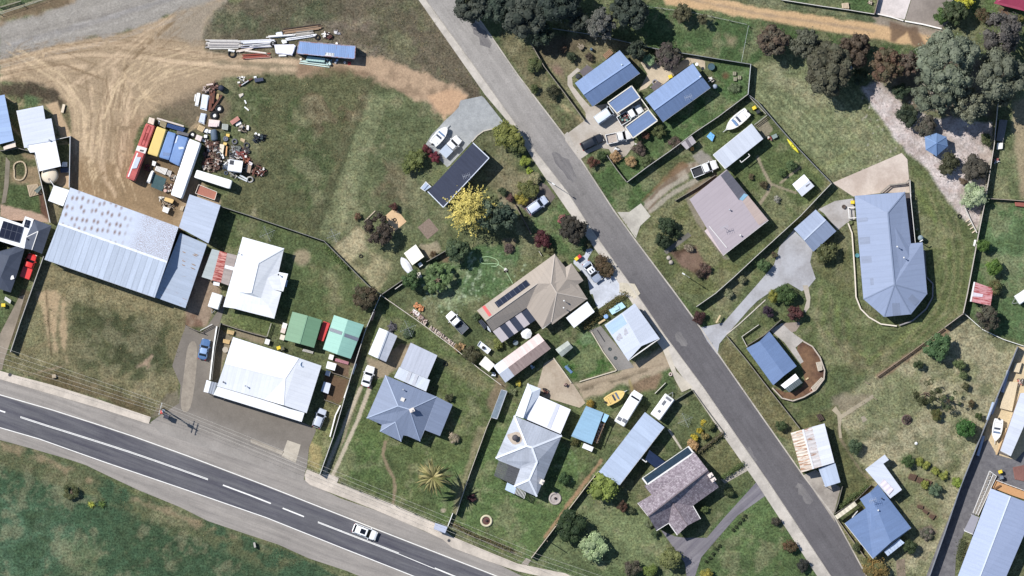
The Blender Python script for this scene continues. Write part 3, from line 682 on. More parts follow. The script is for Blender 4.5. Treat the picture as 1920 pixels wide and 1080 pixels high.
sheet('driveway',B2(125,435,215,330,290,275,330,300,390,380,350,430,215,525),0.03,ASPH((122,112,104),(100,92,87)))
sheet('driveway',C2(1160,440,1190,400,1260,600,1380,715,1300,750,1250,660),0.126,CONC((202,192,176)))
sheet('patio',M6(380,360,480,320,560,420,740,640,760,670,620,700),0.03,CONC((142,138,134)))
sheet('driveway',M6(0,640,80,590,240,800,350,970,300,1010,0,920,-60,850),0.03,CONC((182,168,150),(158,142,124),.14))
sheet('driveway',C2(1430,285,1530,265,1600,250)+B3(0,1010,120,870,160,740,260,620,400,760,380,850,420,970,370,1030,320,1060,220,1000,130,1040,0,1130,-60,1190)+C2(1620,340,1570,400,1555,480,1480,380),0.03,CONC((176,176,180),(156,154,156)))
sheet('driveway',B3(440,470,560,410,690,392,705,540,640,570,580,620,480,500),0.03,CONC((182,178,176),(158,152,148)))
sheet('path',C3(325,-20,365,-20,382,70,375,140,345,180,335,160,355,90),0.034,CONC((180,170,156)))
sheet('patio',B3(540,280,1040,65,1080,110,1100,350,900,352,690,378),0.04,CONC((206,192,180),(186,170,158)))
sheet('patio',R5(410,290,520,225,640,330,720,385,645,450,720,580,690,600,540,400),0.03,CONC((182,176,170)))
sheet('garden_bed',smoothpts(R5(645,450,720,390,800,440,880,560,910,660,900,740,820,840,700,910,600,930,500,900,430,810,590,880,740,790,700,600),1),0.028,M((120,92,70),.3,1.4,.95,c2=(80,58,50),s2=.16))
sheet('patio',R5(520,225,680,215,690,240,650,300,610,310),0.036,M((150,136,124),.14))
sheet('driveway',D3(330,350,420,310,600,440,550,630,560,690),0.03,CONC((172,164,154),(140,132,124)))
sheet('driveway',D3(1660,90,1700,160,1720,200,1860,240,1935,160,1935,460,1700,400,1480,780,1430,930,1420,1120,1200,1120,1300,850,1500,350,1600,130),0.03,ASPH((120,118,120),(98,96,100),None))
sheet('driveway',D2(1150,745,1250,790,1320,800,1480,800,1600,660,1840,395,1905,495,1700,640,1560,800,1440,940,1380,1120,1340,1120,1320,980,1240,870),0.03,ASPH((134,130,134),(108,104,112),R(42)))
sheet('path',D2(1580,380,1770,280,1785,310,1610,410),0.034,CONC((172,164,152)))
sheet('path',D2(1195,20,1215,15,1305,160,1290,165),0.03,CONC((186,178,160)))
sheet('driveway',C0(140,60,180,50,130,220,30,520,15,590,-40,590,0,330),0.03,CONC((150,138,124)))
sheet('concrete_pad',A3(870,-20,1110,-20,1060,140,855,95),0.034,CONC((216,206,202)))
sheet('concrete_pad',A3(1115,-20,1405,-20,1385,150,1325,205,1065,140),0.03,CONC((150,140,132)))
sheet('garden_bed',M2(665,358,780,265,878,385,765,480),0.04,M((132,116,104),.3,3.2,.95))
sheet('concrete_pad',M2(335,240,420,170,465,190,552,300,430,400,380,340),0.06,CONC((224,190,150)),z0=-.02)
sheet('path',L2(85,110,145,180,125,520,80,770,20,790,60,520),0.03,CONC((140,130,116)))
sheet('path',B2(1170,770,1345,635,1370,660,1190,795),0.03,CONC((118,114,106)))
sheet('concrete_pad',C3(535,880,565,850,605,910,830,765,840,790,610,940,600,1000,610,1080,590,1080,575,915),0.03,CONC((172,160,138)))
sheet('concrete_pad',C3(745,930,770,920,792,950,760,970),0.03,CONC((160,150,132)))
sheet('path',D3(1000,960,1060,950,1070,1120,1005,1120),0.03,M((138,122,106),.2,c2=(100,92,74)))
sheet('concrete_pad',D2(145,985,180,945,215,960,180,1010),0.036,CONC((160,150,138)))
# buildings
WALLW=M((216,210,200),.06,1.5);WALLB=M((150,112,92),.14,3,c2=(128,92,78),s2=3);WALLC=M((190,182,166),.06);WALLG=M((140,146,150),.06)
TRIM=M((232,230,226),.04);DARKW=GLASS((30,36,48));TIMBER=M((128,104,80),.2,3)
GUT=M((176,180,188),.05)
def roof(parent,faces,mat,name='roof',th=0.14,label=None):
 """faces: lists of (plan point, height). A thin skin following those planes, with fascia; UVs run along and down each slope"""
 mb=MB();uvs=[];cnt={};P=[]
 for fc in faces:
  vs=[W(p,z)for p,z in fc]
  n=Vector((0,0,0))
  for i in range(len(vs)):a,b=vs[i],vs[(i+1)%len(vs)];n+=Vector(((a.y-b.y)*(a.z+b.z),(a.z-b.z)*(a.x+b.x),(a.x-b.x)*(a.y+b.y)))
  if n.z<0:vs=vs[::-1];n=-n
  n.normalize();P.append(vs)
  h=Vector((n.x,n.y,0))
  if h.length<0.02:
   e=max(((vs[(i+1)%len(vs)]-vs[i])for i in range(len(vs))),key=lambda v:v.length);e.z=0;u=e.normalized();dn=Vector((u.y,-u.x,0))
  else:
   dn=h.normalized();u=Vector((-dn.y,dn.x,0))
  k=len(mb.v);mb.v+=[tuple(v)for v in vs];mb.f.append(tuple(range(k,k+len(vs))));uvs.append([(v.dot(u),v.dot(dn))for v in vs])
  for i in range(len(vs)):
   a,b=vs[i],vs[(i+1)%len(vs)];ka=tuple(round(c,3)for c in a);kb=tuple(round(c,3)for c in b)
   cnt[(ka,kb)]=(a,b)
 for(ka,kb),(a,b)in list(cnt.items()):
  if(kb,ka)in cnt:continue
  k=len(mb.v);mb.v+=[tuple(a),tuple(b),(b.x,b.y,b.z-th),(a.x,a.y,a.z-th)];mb.f.append((k+1,k,k+3,k+2));uvs.append([(0,0),((b-a).length,0),((b-a).length,.1),(0,.1)])
 for vs in P:
  k=len(mb.v);mb.v+=[(v.x,v.y,v.z-th)for v in vs];mb.f.append(tuple(range(k,k+len(vs)))[::-1]);uvs.append([(v.x,v.y)for v in vs[::-1]])
 o=mb.build(name,mat,parent,uvs=uvs)
 if label:o['label']=label
 return o
def walls(parent,pts,mat=WALLW,ins=0.45,name='wall',z0=0.0,drop=0.16):
 """pts: (plan point, roof height there); the wall stands inset from the roof edge and rises to it"""
 xy=[W(p,z)[:2]for p,z in pts];q=inset(xy,ins);n=len(q);mb=MB()
 zs=[z-drop for p,z in pts]
 vs=[(*q[i],z0)for i in range(n)]+[(*q[i],zs[i])for i in range(n)]
 mb.add(vs,[(i,(i+1)%n,(i+1)%n+n,i+n)for i in range(n)])
 o=mb.build(name,mat,parent)
 return q,zs
def openings(parent,q,zs,k=2,door=True):
 """a few windows (frame > pane) and a door on the longer walls"""
 n=len(q);ed=sorted(range(n),key=lambda i:-((q[(i+1)%n][0]-q[i][0])**2+(q[(i+1)%n][1]-q[i][1])**2))
 a=sum(q[i][0]*q[(i+1)%n][1]-q[(i+1)%n][0]*q[i][1]for i in range(n));sg=1 if a>0 else-1
 for c,i in enumerate(ed[:2]):
  p0,p1=Vector(q[i]),Vector(q[(i+1)%n]);d=(p1-p0);L=d.length
  if L<3:continue
  d.normalize();out=Vector((d.y,-d.x))*sg;rz=math.atan2(d.y,d.x)
  for t in([.25,.75]if k>1 else[.5]):
   c2=p0+d*L*t+out*.03
   w_=MB()
   for dx,dz,sx,sz in((-.75,0,.09,1.2),(.75,0,.09,1.2),(0,.6,1.6,.09),(0,-.6,1.6,.09)):
    w_.box((c2.x+d.x*dx,c2.y+d.y*dx,1.5+dz),(sx,.1,sz),rz)
   f=w_.build('window',TRIM,parent);MB().box((c2.x,c2.y,1.5),(1.42,.05,1.12),rz).build('pane',DARKW,f)
  if door and c==0:
   c2=p0+d*L*.5+out*.035;MB().box((c2.x,c2.y,1.05),(.9,.06,2.05),rz).build('door',TIMBER,parent)
def ridge(parent,pts,mat,w=.28,h=.06,name='ridge_cap'):
 mb=MB()
 for(p,z),(q,y)in zip(pts[:-1],pts[1:]):mb.bar(W(p,z)+Vector((0,0,.02)),W(q,y)+Vector((0,0,.02)),w,h)
 return mb.build(name,mat,parent)
def gutter(parent,p,q,z,mat=None,w=.14):
 return MB().bar(W(p,z)+Vector((0,0,-.05)),W(q,z)+Vector((0,0,-.05)),w,.13).build('gutter',mat or GUT,parent)
def post(parent,pts,z,mat=None,w=.1):
 for p in pts:
  c=W(p,z);MB().box((c.x,c.y,(z-.15)/2),(w,w,z-.15)).build('post',mat or TRIM,parent)
def house(name,label,cat,pts,group=None):
 c=[sum(p[i]for p in pts)/len(pts)for i in(0,1)]
 return empty(name,W(c,0),label,cat,group)
def mid(p,q,t=.5):return(p[0]+(q[0]-p[0])*t,p[1]+(q[1]-p[1])*t)
def on_roof(parent,name,p,z,kind='vent',mat=None,rz=0.0):
 c=W(p,z)
 mb=MB()
 if kind=='vent':mb.tube(c,c+Vector((0,0,.5)),.08).lathe(c+Vector((0,0,.5)),[(.05,0),(.17,.02),(.12,.14),(.02,.18)],10)
 elif kind=='chimney':mb.box(c+Vector((0,0,.35)),(.8,.6,1.3),rz).box(c+Vector((0,0,1.02)),(.95,.75,.12),rz).tube(c+Vector((0,0,1.05)),c+Vector((0,0,1.35)),.16)
 elif kind=='aerial':
  mb.tube(c-Vector((0,0,.2)),c+Vector((0,0,1.7)),.035,n=6).bar(c+Vector((-.7,-.2,1.65)),c+Vector((.7,.3,1.65)),.05,.05)
  for t in(-.6,-.3,0,.3,.6):mb.bar(c+Vector((t+.15,t*.35-.45,1.66)),c+Vector((t-.15,t*.35+.45,1.66)),.03,.03)
 elif kind=='dish':
  ax=Matrix.Rotation(.7,4,'Y');mb.tube(c-Vector((0,0,.1)),c+Vector((0,0,.5)),.05).lathe(c+Vector((0,0,.55)),[(.05,-.05),(.3,.02),(.5,.16),(.47,.17),(.27,.05),(.03,0)],16,ax)
 elif kind=='skylight':mb.box(c+Vector((0,0,.08)),(.7,.7,.18),rz)
 elif kind=='whirly':mb.tube(c-Vector((0,0,.2)),c+Vector((0,0,.35)),.3,n=14).lathe(c+Vector((0,0,.3)),[(.25,0),(.55,.12),(.6,.35),(.4,.55),(.06,.62)],18)
 return mb.build(name,mat or GUT,parent,smooth=(kind in('dish','whirly')))
def gable(name,label,cat,P4,eave,rise,rmat,wmat=None,ridge_t=.5,group=None,cap=None,ins=.35,rows=None,over=None):
 """P4: corners a,b,c,d; the ridge runs from the middle of d-a to the middle of b-c"""
 a,b,c,d=P4;r0=mid(d,a,ridge_t if False else .5);r1=mid(b,c,.5)
 if over:r0,r1=over
 zr=eave+rise;o=house(name,label,cat,P4,group)
 roof(o,[[(a,eave),(b,eave),(r1,zr),(r0,zr)],[(d,eave),(c,eave),(r1,zr),(r0,zr)]],rmat)
 if wmat:
  q,zs=walls(o,[(a,eave),(b,eave),(r1,zr),(c,eave),(d,eave),(r0,zr)],wmat,ins);
  if rows is None:openings(o,[q[0],q[1],q[3],q[4]],zs,2)
 if cap:ridge(o,[(r0,zr),(r1,zr)],cap)
 return o
def skillion(name,label,cat,pts,zs,rmat,wmat=None,group=None,ins=.25,posts=None,win_=False,th=.14):
 o=house(name,label,cat,pts,group)
 roof(o,[[(p,z)for p,z in zip(pts,zs)]],rmat,th=th)
 if wmat:
  q,z2=walls(o,list(zip(pts,zs)),wmat,ins)
  if win_:openings(o,q,z2,1)
 if posts is not None:post(o,posts,min(zs)+.1)
 return o
def on_slope(pt,A,B_,Cc):
 """height of the plane through three (point,z) at pt"""
 (x1,y1),z1=A;(x2,y2),z2=B_;(x3,y3),z3=Cc;x,y=pt
 dt=(y2-y3)*(x1-x3)+(x3-x2)*(y1-y3);l1=((y2-y3)*(x-x3)+(x3-x2)*(y-y3))/dt;l2=((y3-y1)*(x-x3)+(x1-x3)*(y-y3))/dt
 return l1*z1+l2*z2+(1-l1-l2)*z3
BLUE=ROOF((122,143,180),var=.1,streak=.03,lap=.02);BLUE2=ROOF((110,131,168),var=.09,streak=.03,lap=.02);WHITE=ROOF((240,241,244),var=.05,streak=.015);WHITEB=ROOF((206,211,222),var=.06,streak=.03)
PALEB=ROOF((184,195,214),var=.05,streak=.04);GREYB=ROOF((142,154,178),var=.08,streak=.05);GREYC=ROOF((198,202,212),var=.07,streak=.05)
CLEAR=ROOF((118,124,136),var=.12,streak=.06,rough=.3);TAUPE=ROOF((172,160,148),var=.05,streak=.03);NAVY=ROOF((58,63,80),var=.14,streak=.03,spec=.12,rough=.7)
h=skillion('barn','light blue metal roofed building cut by the west edge of the picture','building',L1(-170,195,70,145,215,860,-80,935),[3.2,3.0,3.0,3.2],ROOF((160,182,218),.05),WALLW)
skillion('awning','pale skillion awning below the light blue building','awning',L1(50,960,235,870,247,955,62,1006),[2.3,2.3,2.3,2.3],M((226,212,198),.06),posts=L1(60,965,230,880,240,950,68,1000))
p1=L1(260,395,670,315,705,528,800,515,865,860,430,930,440,968,383,975);p2=L1(430,930,865,860)+L2(880,245,568,318,505,42,435,48)+L1(428,985)
h=house('flat_roof_house','white flat roofed house in two levels beside the round water tank','house',p1)
roof(h,[[(p,3.3)for p in p1]],WHITEB,'roof');roof(h,[[(p,3.18)for p in p2]],WHITE,'roof');gutter(h,p1[0],p1[7],3.28,TRIM)
walls(h,[(p,3.3)for p in p1[:5]+p2[2:4]+p2[4:5]+p1[7:]],WALLC,.3);on_roof(h,'vent_pipe',L1.p(765,850),3.3,'vent')
t=empty('water_tank',W(L2.p(715,375),0),'big cream domed round water tank beside the white flat roofed house','water tank')
c=W(L2.p(715,375),2.2);TK=M((222,208,186),.06,1.0,.5)
MB().lathe((c.x,c.y,0),[(1.55,0),(1.58,.1),(1.58,1.9),(1.5,2.05)],36).build('shell',TK,t,smooth=True)
MB().lathe((c.x,c.y,2.0),[(1.56,0),(1.4,.22),(1.05,.42),(.55,.55),(.12,.6)],36).build('dome',TK,t,smooth=True)
MB().lathe((c.x-.05,c.y-.75,2.45),[(.22,0),(.22,.12),(.05,.15)],14).build('hatch',M((150,140,130)),t)
MB().tube(W(L2.p(722,440),2.6),W(L2.p(778,525),2.75),.07).build('pipe',TRIM,t)
skillion('carport','small white square carport roof at the shed corner beside the tank','carport',L2(778,520,1000,590,912,822,695,742),[2.9,2.9,2.7,2.7],WHITE,posts=L2(785,530,905,805,705,740))
a,b,c_e,d=B0.p(505,315),B0.p(1285,600),C0.p(1115,68),B0.p(320,830);r0,r1=B0.p(420,572),B0.p(1203,850)
h=house('industrial_shed','large corrugated steel shed with rust spots on its north slope','shed',[a,b,c_e,d])
RSP,nt,bb=start('sheet_metal')
uv=nd(nt,'ShaderNodeUVMap').outputs[0]
vor=nd(nt,'ShaderNodeTexVoronoi',voronoi_dimensions='2D');vor.inputs['Randomness'].default_value=.5;mpp=nd(nt,'ShaderNodeMapping');mpp.inputs['Scale'].default_value=(.95,.56,1);mpp.inputs['Rotation'].default_value=(0,0,.1);nt.links.new(uv,mpp.inputs[0]);nt.links.new(mpp.outputs[0],vor.inputs['Vector']);vor.inputs['Scale'].default_value=1.0
spt=mrange(nt,vor.outputs['Distance'],1,0,.06,.36)
vo2=nd(nt,'ShaderNodeTexVoronoi',voronoi_dimensions='2D');vo2.inputs['Randomness'].default_value=.75;mp2=nd(nt,'ShaderNodeMapping');mp2.inputs['Scale'].default_value=(1.35,.72,1);nt.links.new(uv,mp2.inputs[0]);nt.links.new(mp2.outputs[0],vo2.inputs['Vector']);sp2=mrange(nt,vo2.outputs['Distance'],.95,0,.16,.42)
su=nd(nt,'ShaderNodeSeparateXYZ');nt.links.new(uv,su.inputs[0]);au=nd(nt,'ShaderNodeMath',operation='ABSOLUTE');nt.links.new(su.outputs[0],au.inputs[0]);lm=mrange(nt,au.outputs[0],0,1,70.5,72.5);rm=mrange(nt,au.outputs[0],1,0,68.5,70.5)
sa=nd(nt,'ShaderNodeMath',operation='ADD');nt.links.new(mul(nt,spt,lm),sa.inputs[0]);nt.links.new(mul(nt,sp2,rm),sa.inputs[1]);spt=sa.outputs[0];big=mrange(nt,noise(nt,uv,.35,4),.3,1,.3,.5)
st=noise(nt,uv,1.2,5,.7);colr=mixc(nt,mul(nt,mul(nt,spt,big),.9),C(192,200,216),C(122,94,80))
nt.links.new(scaled(nt,colr,mrange(nt,st,.92,1.08)),bb.inputs['Base Color']);setv(bb,Roughness=.5)
roof(h,[[(a,4.6),(b,4.6),(r1,5.9),(r0,5.9)]],RSP,'roof',label='north slope with rows of rust spots')
roof(h,[[(d,4.6),(c_e,4.6),(r1,5.9),(r0,5.9)]],ROOF((186,196,212),rib=.03,var=.1,streak=.08,sheet=1.1,lap=.22),'roof',label='cleaner south slope')
ridge(h,[(r0,5.9),(r1,5.9)],M((226,230,238),.2,1.5),.4)
walls(h,[(a,4.6),(b,4.6),(r1,5.9),(c_e,4.6),(d,4.6),(r0,5.9)],M((196,200,206),.06),.12)
gutter(h,d,c_e,4.55);gutter(h,a,b,4.55)
q4=[B0.p(1298,640),B0.p(1490,722),C0.p(1335,145),C0.p(1112,66)]
lt_=skillion('lean_to','pale grey lean-to shed along the east wall of the big industrial shed','shed',q4,[3.5,3.2,3.2,3.5],ROOF((172,183,200),rust=.06,rustc=(160,120,84)),WALLG)
for x,y in((1322,778),(1402,802),(1320,842),(1392,868),(1318,872),(1388,896),(1412,796)):
 c=B0.p(x,y);MB().prism([W((c[0]+4*math.cos(t)+1.2*math.sin(t),c[1]+1.3*math.sin(t)+1.4*math.cos(t)),3.4)[:2]for t in[i*.524 for i in range(12)]],3.36,on_slope(c,(q4[0],3.5),(q4[1],3.2),(q4[3],3.5))+.012).build('rust_stain',M((150,118,88),.3,4),lt_)
skillion('workshop','pale blue flat roofed workshop north of the lean-to shed','shed',B0(1365,362,1588,440,1500,715,1288,600),[4.0,3.9,3.9,4.0],ROOF((184,193,210),var=.08,streak=.05),WALLG,ins=.12)
g=dict(a=(L4.p(510,85),2.9),b=(L4.p(975,215),2.9),c=(L4.p(915,480),2.9),V=(L4.p(790,545),3.6),w=(L4.p(850,675),3.2),s=(L4.p(800,862),3.3),t=(L4.p(715,775),3.7),R1=(L4.p(685,380),4.7),R2=(L4.p(605,715),4.7),q=(L4.p(465,705),3.9),p=(L4.p(415,890),2.95),j=(L4.p(290,870),2.9),d=(L4.p(1020,500),2.9),f=(L4.p(965,700),2.9),g=(L4.p(945,706),2.9),h=(L4.p(865,1005),2.9),m=(L4.p(530,830),3.4),i=(L4.p(525,920),2.9))
h=house('cottage','all white hipped roof cottage with stepped front rooms','house',[g['a'][0],g['b'][0],g['h'][0],g['j'][0]])
roof(h,[[g[k]for k in f]for f in('abA',)]if False else[[g['a'],g['b'],g['R1']],[g['a'],g['R1'],g['R2'],g['q'],g['p'],g['j']],[g['b'],g['c'],g['V'],g['w'],g['s'],g['t'],g['R2'],g['R1']],[g['V'],g['c'],g['d'],g['f'],g['w']],[g['w'],g['g'],g['h'],g['s']],[g['s'],g['h'],g['i'],g['m'],g['t']],[g['q'],g['m'],g['i'],g['p']],[g['q'],g['t'],g['m']],[g['q'],g['R2'],g['t']]],WHITE)
qw,zs=walls(h,[g[k]for k in 'abcdfghij'],WALLW);openings(h,qw,zs)
ridge(h,[g['b'],g['R1'],g['R2']],WHITE,.25);on_roof(h,'flue',L4.p(915,510),3.3,'vent',M((60,60,66)));on_roof(h,'flue',L4.p(470,268),3.5,'vent')
skillion('window_awning','narrow grey awning at the east wall of the white cottage','awning',L4(1000,570,1018,575,1002,650,985,645),[2.2]*4,M((180,196,220)),posts=L4(1012,580,998,640))
h=house('carport','patchwork flat carport of grey and rust red sheets west of the cottage','carport',L4(165,220,445,292,352,632,48,535))
roof(h,[[(p,2.55)for p in L4(165,220,250,243,165,572,48,535)]],ROOF((176,184,184),var=.08),'roof');post(h,L4(172,232,60,530,345,615),2.5,TIMBER)
roof(h,[[(p,2.57)for p in L4(250,243,335,265,265,600,165,572)]],ROOF((206,150,140),rib=.12,rust=.55,rustc=(150,66,60),var=.2,pitch=.5),'roof_sheet',label='rust red sheet')
roof(h,[[(p,2.55)for p in L4(335,265,447,292,352,632,265,600)]],ROOF((168,156,150),var=.14,streak=.1),'roof_sheet')
roof(h,[[(p,2.62)for p in L4(315,400,412,425,404,462,305,436)]],WHITE,'roof_sheet',th=.03,label='white patch sheet')
skillion('awning','small white awning off the patchwork carport','awning',L4(182,588,252,602,246,637,178,626),[2.2]*4,WHITE,posts=L4(185,620,242,630))
z1,z2=3.3,4.9
w1=[(L5.p(290,268),z1),(L5.p(820,438),z1+.9),(L5.p(710,605),z2),(L5.p(222,482),z2)]
h=house('shop','large white roofed shop with a verandah facing the highway forecourt','shop',L5(290,268,1005,500,885,885,160,665))
P={k:(L5.p(*v),z)for k,v,z in(('a',(290,268),z1),('b',(820,437),4.7),('c',(1005,500),z1),('d',(885,884),z1),('e',(697,820),4.6),('f',(545,776),z1),('g',(160,665),z1),('r',(222,482),z2),('s',(710,605),z2))}
roof(h,[[P['a'],P['b'],P['s'],P['r']],[P['r'],P['s'],P['f'],P['g']],[P['s'],P['e'],P['f']],[P['s'],P['b'],P['e']],[P['b'],P['c'],P['d'],P['e']]],ROOF((232,234,240),var=.05,streak=.03))
qw,zs=walls(h,[P[k]for k in 'acdfg'],WALLW);openings(h,qw,zs)
roof(h,[[(L5.p(162,668),3.1),(L5.p(525,775),3.1),(L5.p(868,880),3.1),(L5.p(845,955),2.7),(L5.p(130,735),2.7)]],WHITE,'verandah_roof');post(h,L5(140,728,320,785,500,842,680,898,838,946),2.75)
roof(h,[[(L5.p(75,615),2.7),(L5.p(112,627),2.7),(L5.p(88,720),2.6),(L5.p(50,710),2.6)]],WHITE,'porch_roof')
roof(h,[[(L5.p(112,627),2.66),(L5.p(165,640),2.66),(L5.p(130,734),2.56),(L5.p(88,720),2.56)]],ROOF((150,156,166),rib=.3,pitch=.45),'glazed_panel');post(h,L5(56,705,78,622),2.65)
on_roof(h,'dish_aerial',L5.p(848,490),3.8,'dish',M((196,212,236)));on_roof(h,'flue',L5.p(212,632),3.6,'vent',M((90,92,98)));on_roof(h,'flue',L5.p(390,662),4.2,'vent');ridge(h,[P['r'],P['s'],P['b']],WHITE,.22);ridge(h,[P['s'],P['e']],WHITE,.22)
GRN=ROOF((116,152,122),var=.06,streak=.03);MINT=ROOF((150,194,180),var=.05,streak=.02)
gable('garage','dark green gabled garage behind the shop','garage',[L5.p(1010,130),L5.p(945,355),L5.p(705,290),L5.p(770,62)][0:4],2.7,.75,GRN,M((120,140,120)),over=(L5.p(890,94),L5.p(827,322)),rows=0,cap=M((130,166,136)))
a,b,c_e,d=C1.p(600,195),C1.p(815,265),C1.p(720,510),C1.p(520,440);r0,r1=C1.p(700,228),C1.p(622,478)
h=house('garage','pale mint green gabled garage with a grey skylight strip','garage',[a,b,c_e,d])
roof(h,[[(a,2.9),(r0,3.7),(r1,3.7),(d,2.9)],[(b,2.9),(r0,3.7),(r1,3.7),(c_e,2.9)]],MINT);walls(h,[(a,2.9),(r0,3.7),(b,2.9),(c_e,2.9),(r1,3.7),(d,2.9)],M((190,200,196)),.3)
for p in(C1(575,285,660,315,652,338,566,308),C1(678,325,780,360,770,385,672,350)):
 zz=[2.9+.8*max(0,min(1,t))for t in((.22,.93,.93,.22)if p[0][0]<635 else(.9,.1,.1,.9))]
 roof(h,[[(q,z+.03)for q,z in zip(p,zz)]],CLEAR,'skylight',th=.02)
a,b,c_e,d=L6(285,178,420,240,335,435,202,375)
gable('garage','white and grey gabled garage at the head of the twin track drive','garage',[a,d,c_e,b],2.6,.8,ROOF((214,216,224),var=.07,streak=.04),WALLW,over=(L6.p(352,205),L6.p(275,408)),rows=0,cap=GUT)
skillion('carport','pale grey flat carport behind the blue-grey hipped house','carport',L6(520,290,720,385,645,560,440,475),[2.7,2.6,2.6,2.7],ROOF((186,190,202),var=.09,streak=.04),WALLC,ins=.2)
h=skillion('patio_roof','white patio roof with two clear strips between carport and house','patio roof',L6(435,472,665,570,635,656,395,550),[2.5,2.4,2.55,2.6],ROOF((206,212,222),.04),posts=L6(440,480,655,572))
for p in(L6(505,505,530,514,502,592,478,580),L6(555,528,578,538,552,612,528,604)):roof(h,[[(q,2.57)for q in p]],M((190,192,200)),'clear_strip',th=.02)
e,zr=2.8,4.9
Q={k:(L6.p(*v),z)for k,v,z in(('a',(330,535),e),('b',(715,695),e+.1),('c',(835,755),2.5),('d',(740,990),2.5),('E',(625,945),e+.05),('f',(590,1030),e),('g',(495,990),e),('h',(448,1032),2.75),('i',(290,955),2.75),('j',(303,905),e),('k',(190,855),e),('r',(425,765),zr),('s',(510,790),zr),('u',(405,885),3.75),('v',(465,985),2.9))}
h=house('hipped_house','blue-grey hipped roof house with a central brick chimney near the palm','house',L6(330,535,835,755,590,1030,190,855))
BG=ROOF((126,137,160),var=.06,streak=.03)
roof(h,[[Q['a'],Q['b'],Q['s'],Q['r']],[Q['a'],Q['r'],Q['k']],[Q['k'],Q['r'],Q['s'],Q['f'],Q['g'],Q['v'],Q['u'],Q['j']],[Q['s'],Q['b'],Q['E'],Q['f']],[Q['b'],Q['c'],Q['d'],Q['E']],[Q['u'],Q['v'],Q['h']],[Q['u'],Q['h'],Q['i']],[Q['u'],Q['i'],Q['j']]],BG)
qw,zs=walls(h,[Q[k]for k in 'abcdEfghijk'],WALLB);openings(h,qw,zs)
ridge(h,[Q['a'],Q['r'],Q['s'],Q['b']],M((168,180,202),.05),.2);ridge(h,[Q['k'],Q['r']],M((168,180,202),.05),.2);ridge(h,[Q['s'],Q['f']],M((150,164,190),.05),.2);ridge(h,[Q['i'],Q['u'],Q['h']],M((168,180,202),.05),.18)
on_roof(h,'chimney',L6.p(530,795),4.5,'chimney',M((224,214,206),.15,4),.4);on_roof(h,'skylight',L6.p(460,716),4.3,'skylight',M((220,216,210)),-.4);on_roof(h,'vent_pipe',L6.p(465,642),3.7,'vent')
e,zr=2.9,4.9
Q={k:(M3.p(*v),z)for k,v,z in(('a',(785,80),e),('b',(885,202),e),('c',(940,165),e),('d',(1050,325),e),('E',(1000,358),e),('f',(1085,493),e),('g',(762,730),e),('h',(755,705),3.0),('i',(672,768),e),('j',(527,576),e+.05),('k',(210,788),e),('l',(148,692),4.6),('m',(70,600),e),('r',(750,352),zr),('s',(625,352),4.6),('t',(803,437),zr),('u',(610,455),3.9),('w',(895,315),3.9))}
h=house('solar_house','large taupe roofed house with solar panels and a striped pergola','house',M3(785,80,1085,495,670,765,70,600))
roof(h,[[Q['a'],Q['r'],Q['s'],Q['l'],Q['m']],[Q['l'],Q['s'],Q['u'],Q['j'],Q['k']],[Q['a'],Q['b'],Q['w'],Q['E'],Q['f'],Q['t'],Q['r']],[Q['r'],Q['t'],Q['h'],Q['i'],Q['j'],Q['u'],Q['s']],[Q['t'],Q['f'],Q['g'],Q['h']],[Q['c'],Q['w'],Q['b']],[Q['c'],Q['d'],Q['E'],Q['w']]],TAUPE)
qw,zs=walls(h,[Q[k]for k in 'abcdEfgijkm'],WALLB);openings(h,qw,zs)
CAP=M((196,184,172),.05);ridge(h,[Q['a'],Q['r'],Q['t'],Q['h']],CAP,.2);ridge(h,[Q['s'],Q['l']],CAP,.18);ridge(h,[Q['t'],Q['f']],CAP,.18);gutter(h,Q['i'][0],Q['h'][0],2.9,TRIM)
nw=lambda p,o=.08:(p,on_slope(p,Q['a'],Q['l'],Q['m'])+o)
roof(h,[[nw(p)for p in M3(522,316,560,362,266,574,231,526)]],SOLAR(),'solar_panel',th=.04,label='long dark solar array')
roof(h,[[nw(p,.05)for p in M3(117,566,142,552,205,640,180,656)]],M((206,96,96),.1),'roof_sheet',th=.02,label='red strip')
on_roof(h,'flue',M3.p(872,510),4.3,'vent',TRIM);on_roof(h,'flue',M3.p(868,575),4.0,'vent',TRIM)
pg=house('pergola','pergola roofed in alternating dark and pale stripes by the taupe house','pergola',M3(530,576,612,686,300,896,215,790))
for k,(t0,t1,mt)in enumerate(((0,.175,1),(.175,.35,0),(.35,.52,1),(.52,.635,0),(.635,.8,1),(.8,1,0))):
 A_,B_=M3.p(530,576),M3.p(612,686);D_,E_=M3.p(215,792),M3.p(300,896)
 roof(pg,[[(mid(A_,D_,t0),2.75),(mid(B_,E_,t0),2.5),(mid(B_,E_,t1),2.5),(mid(A_,D_,t1),2.75)]],[M((186,178,180),.06),ROOF((62,68,84),var=.15,spec=.1)][mt],'roof_sheet',th=.05)
post(pg,M3(608,684,455,786,303,888),2.5,TIMBER)
skillion('carport','bright white flat carport at the east corner of the taupe house','carport',M3(1085,517,1153,612,963,760,890,667),[2.7,2.6,2.6,2.7],WHITE,posts=M3(1145,610,960,750,1050,682))
a,b=M3.p(635,810),M3.p(750,950);c_e,d=M4.p(1185,1065),M4.p(1050,880);t_=.8
h=house('long_shed','long narrow gabled shed with faded pink and brown roof and a white end','shed',[a,b,c_e,d])
r0,r1=mid(a,b,.48),mid(d,c_e,.48);am,bm,rm=mid(a,d,t_),mid(b,c_e,t_),mid(r0,r1,t_)
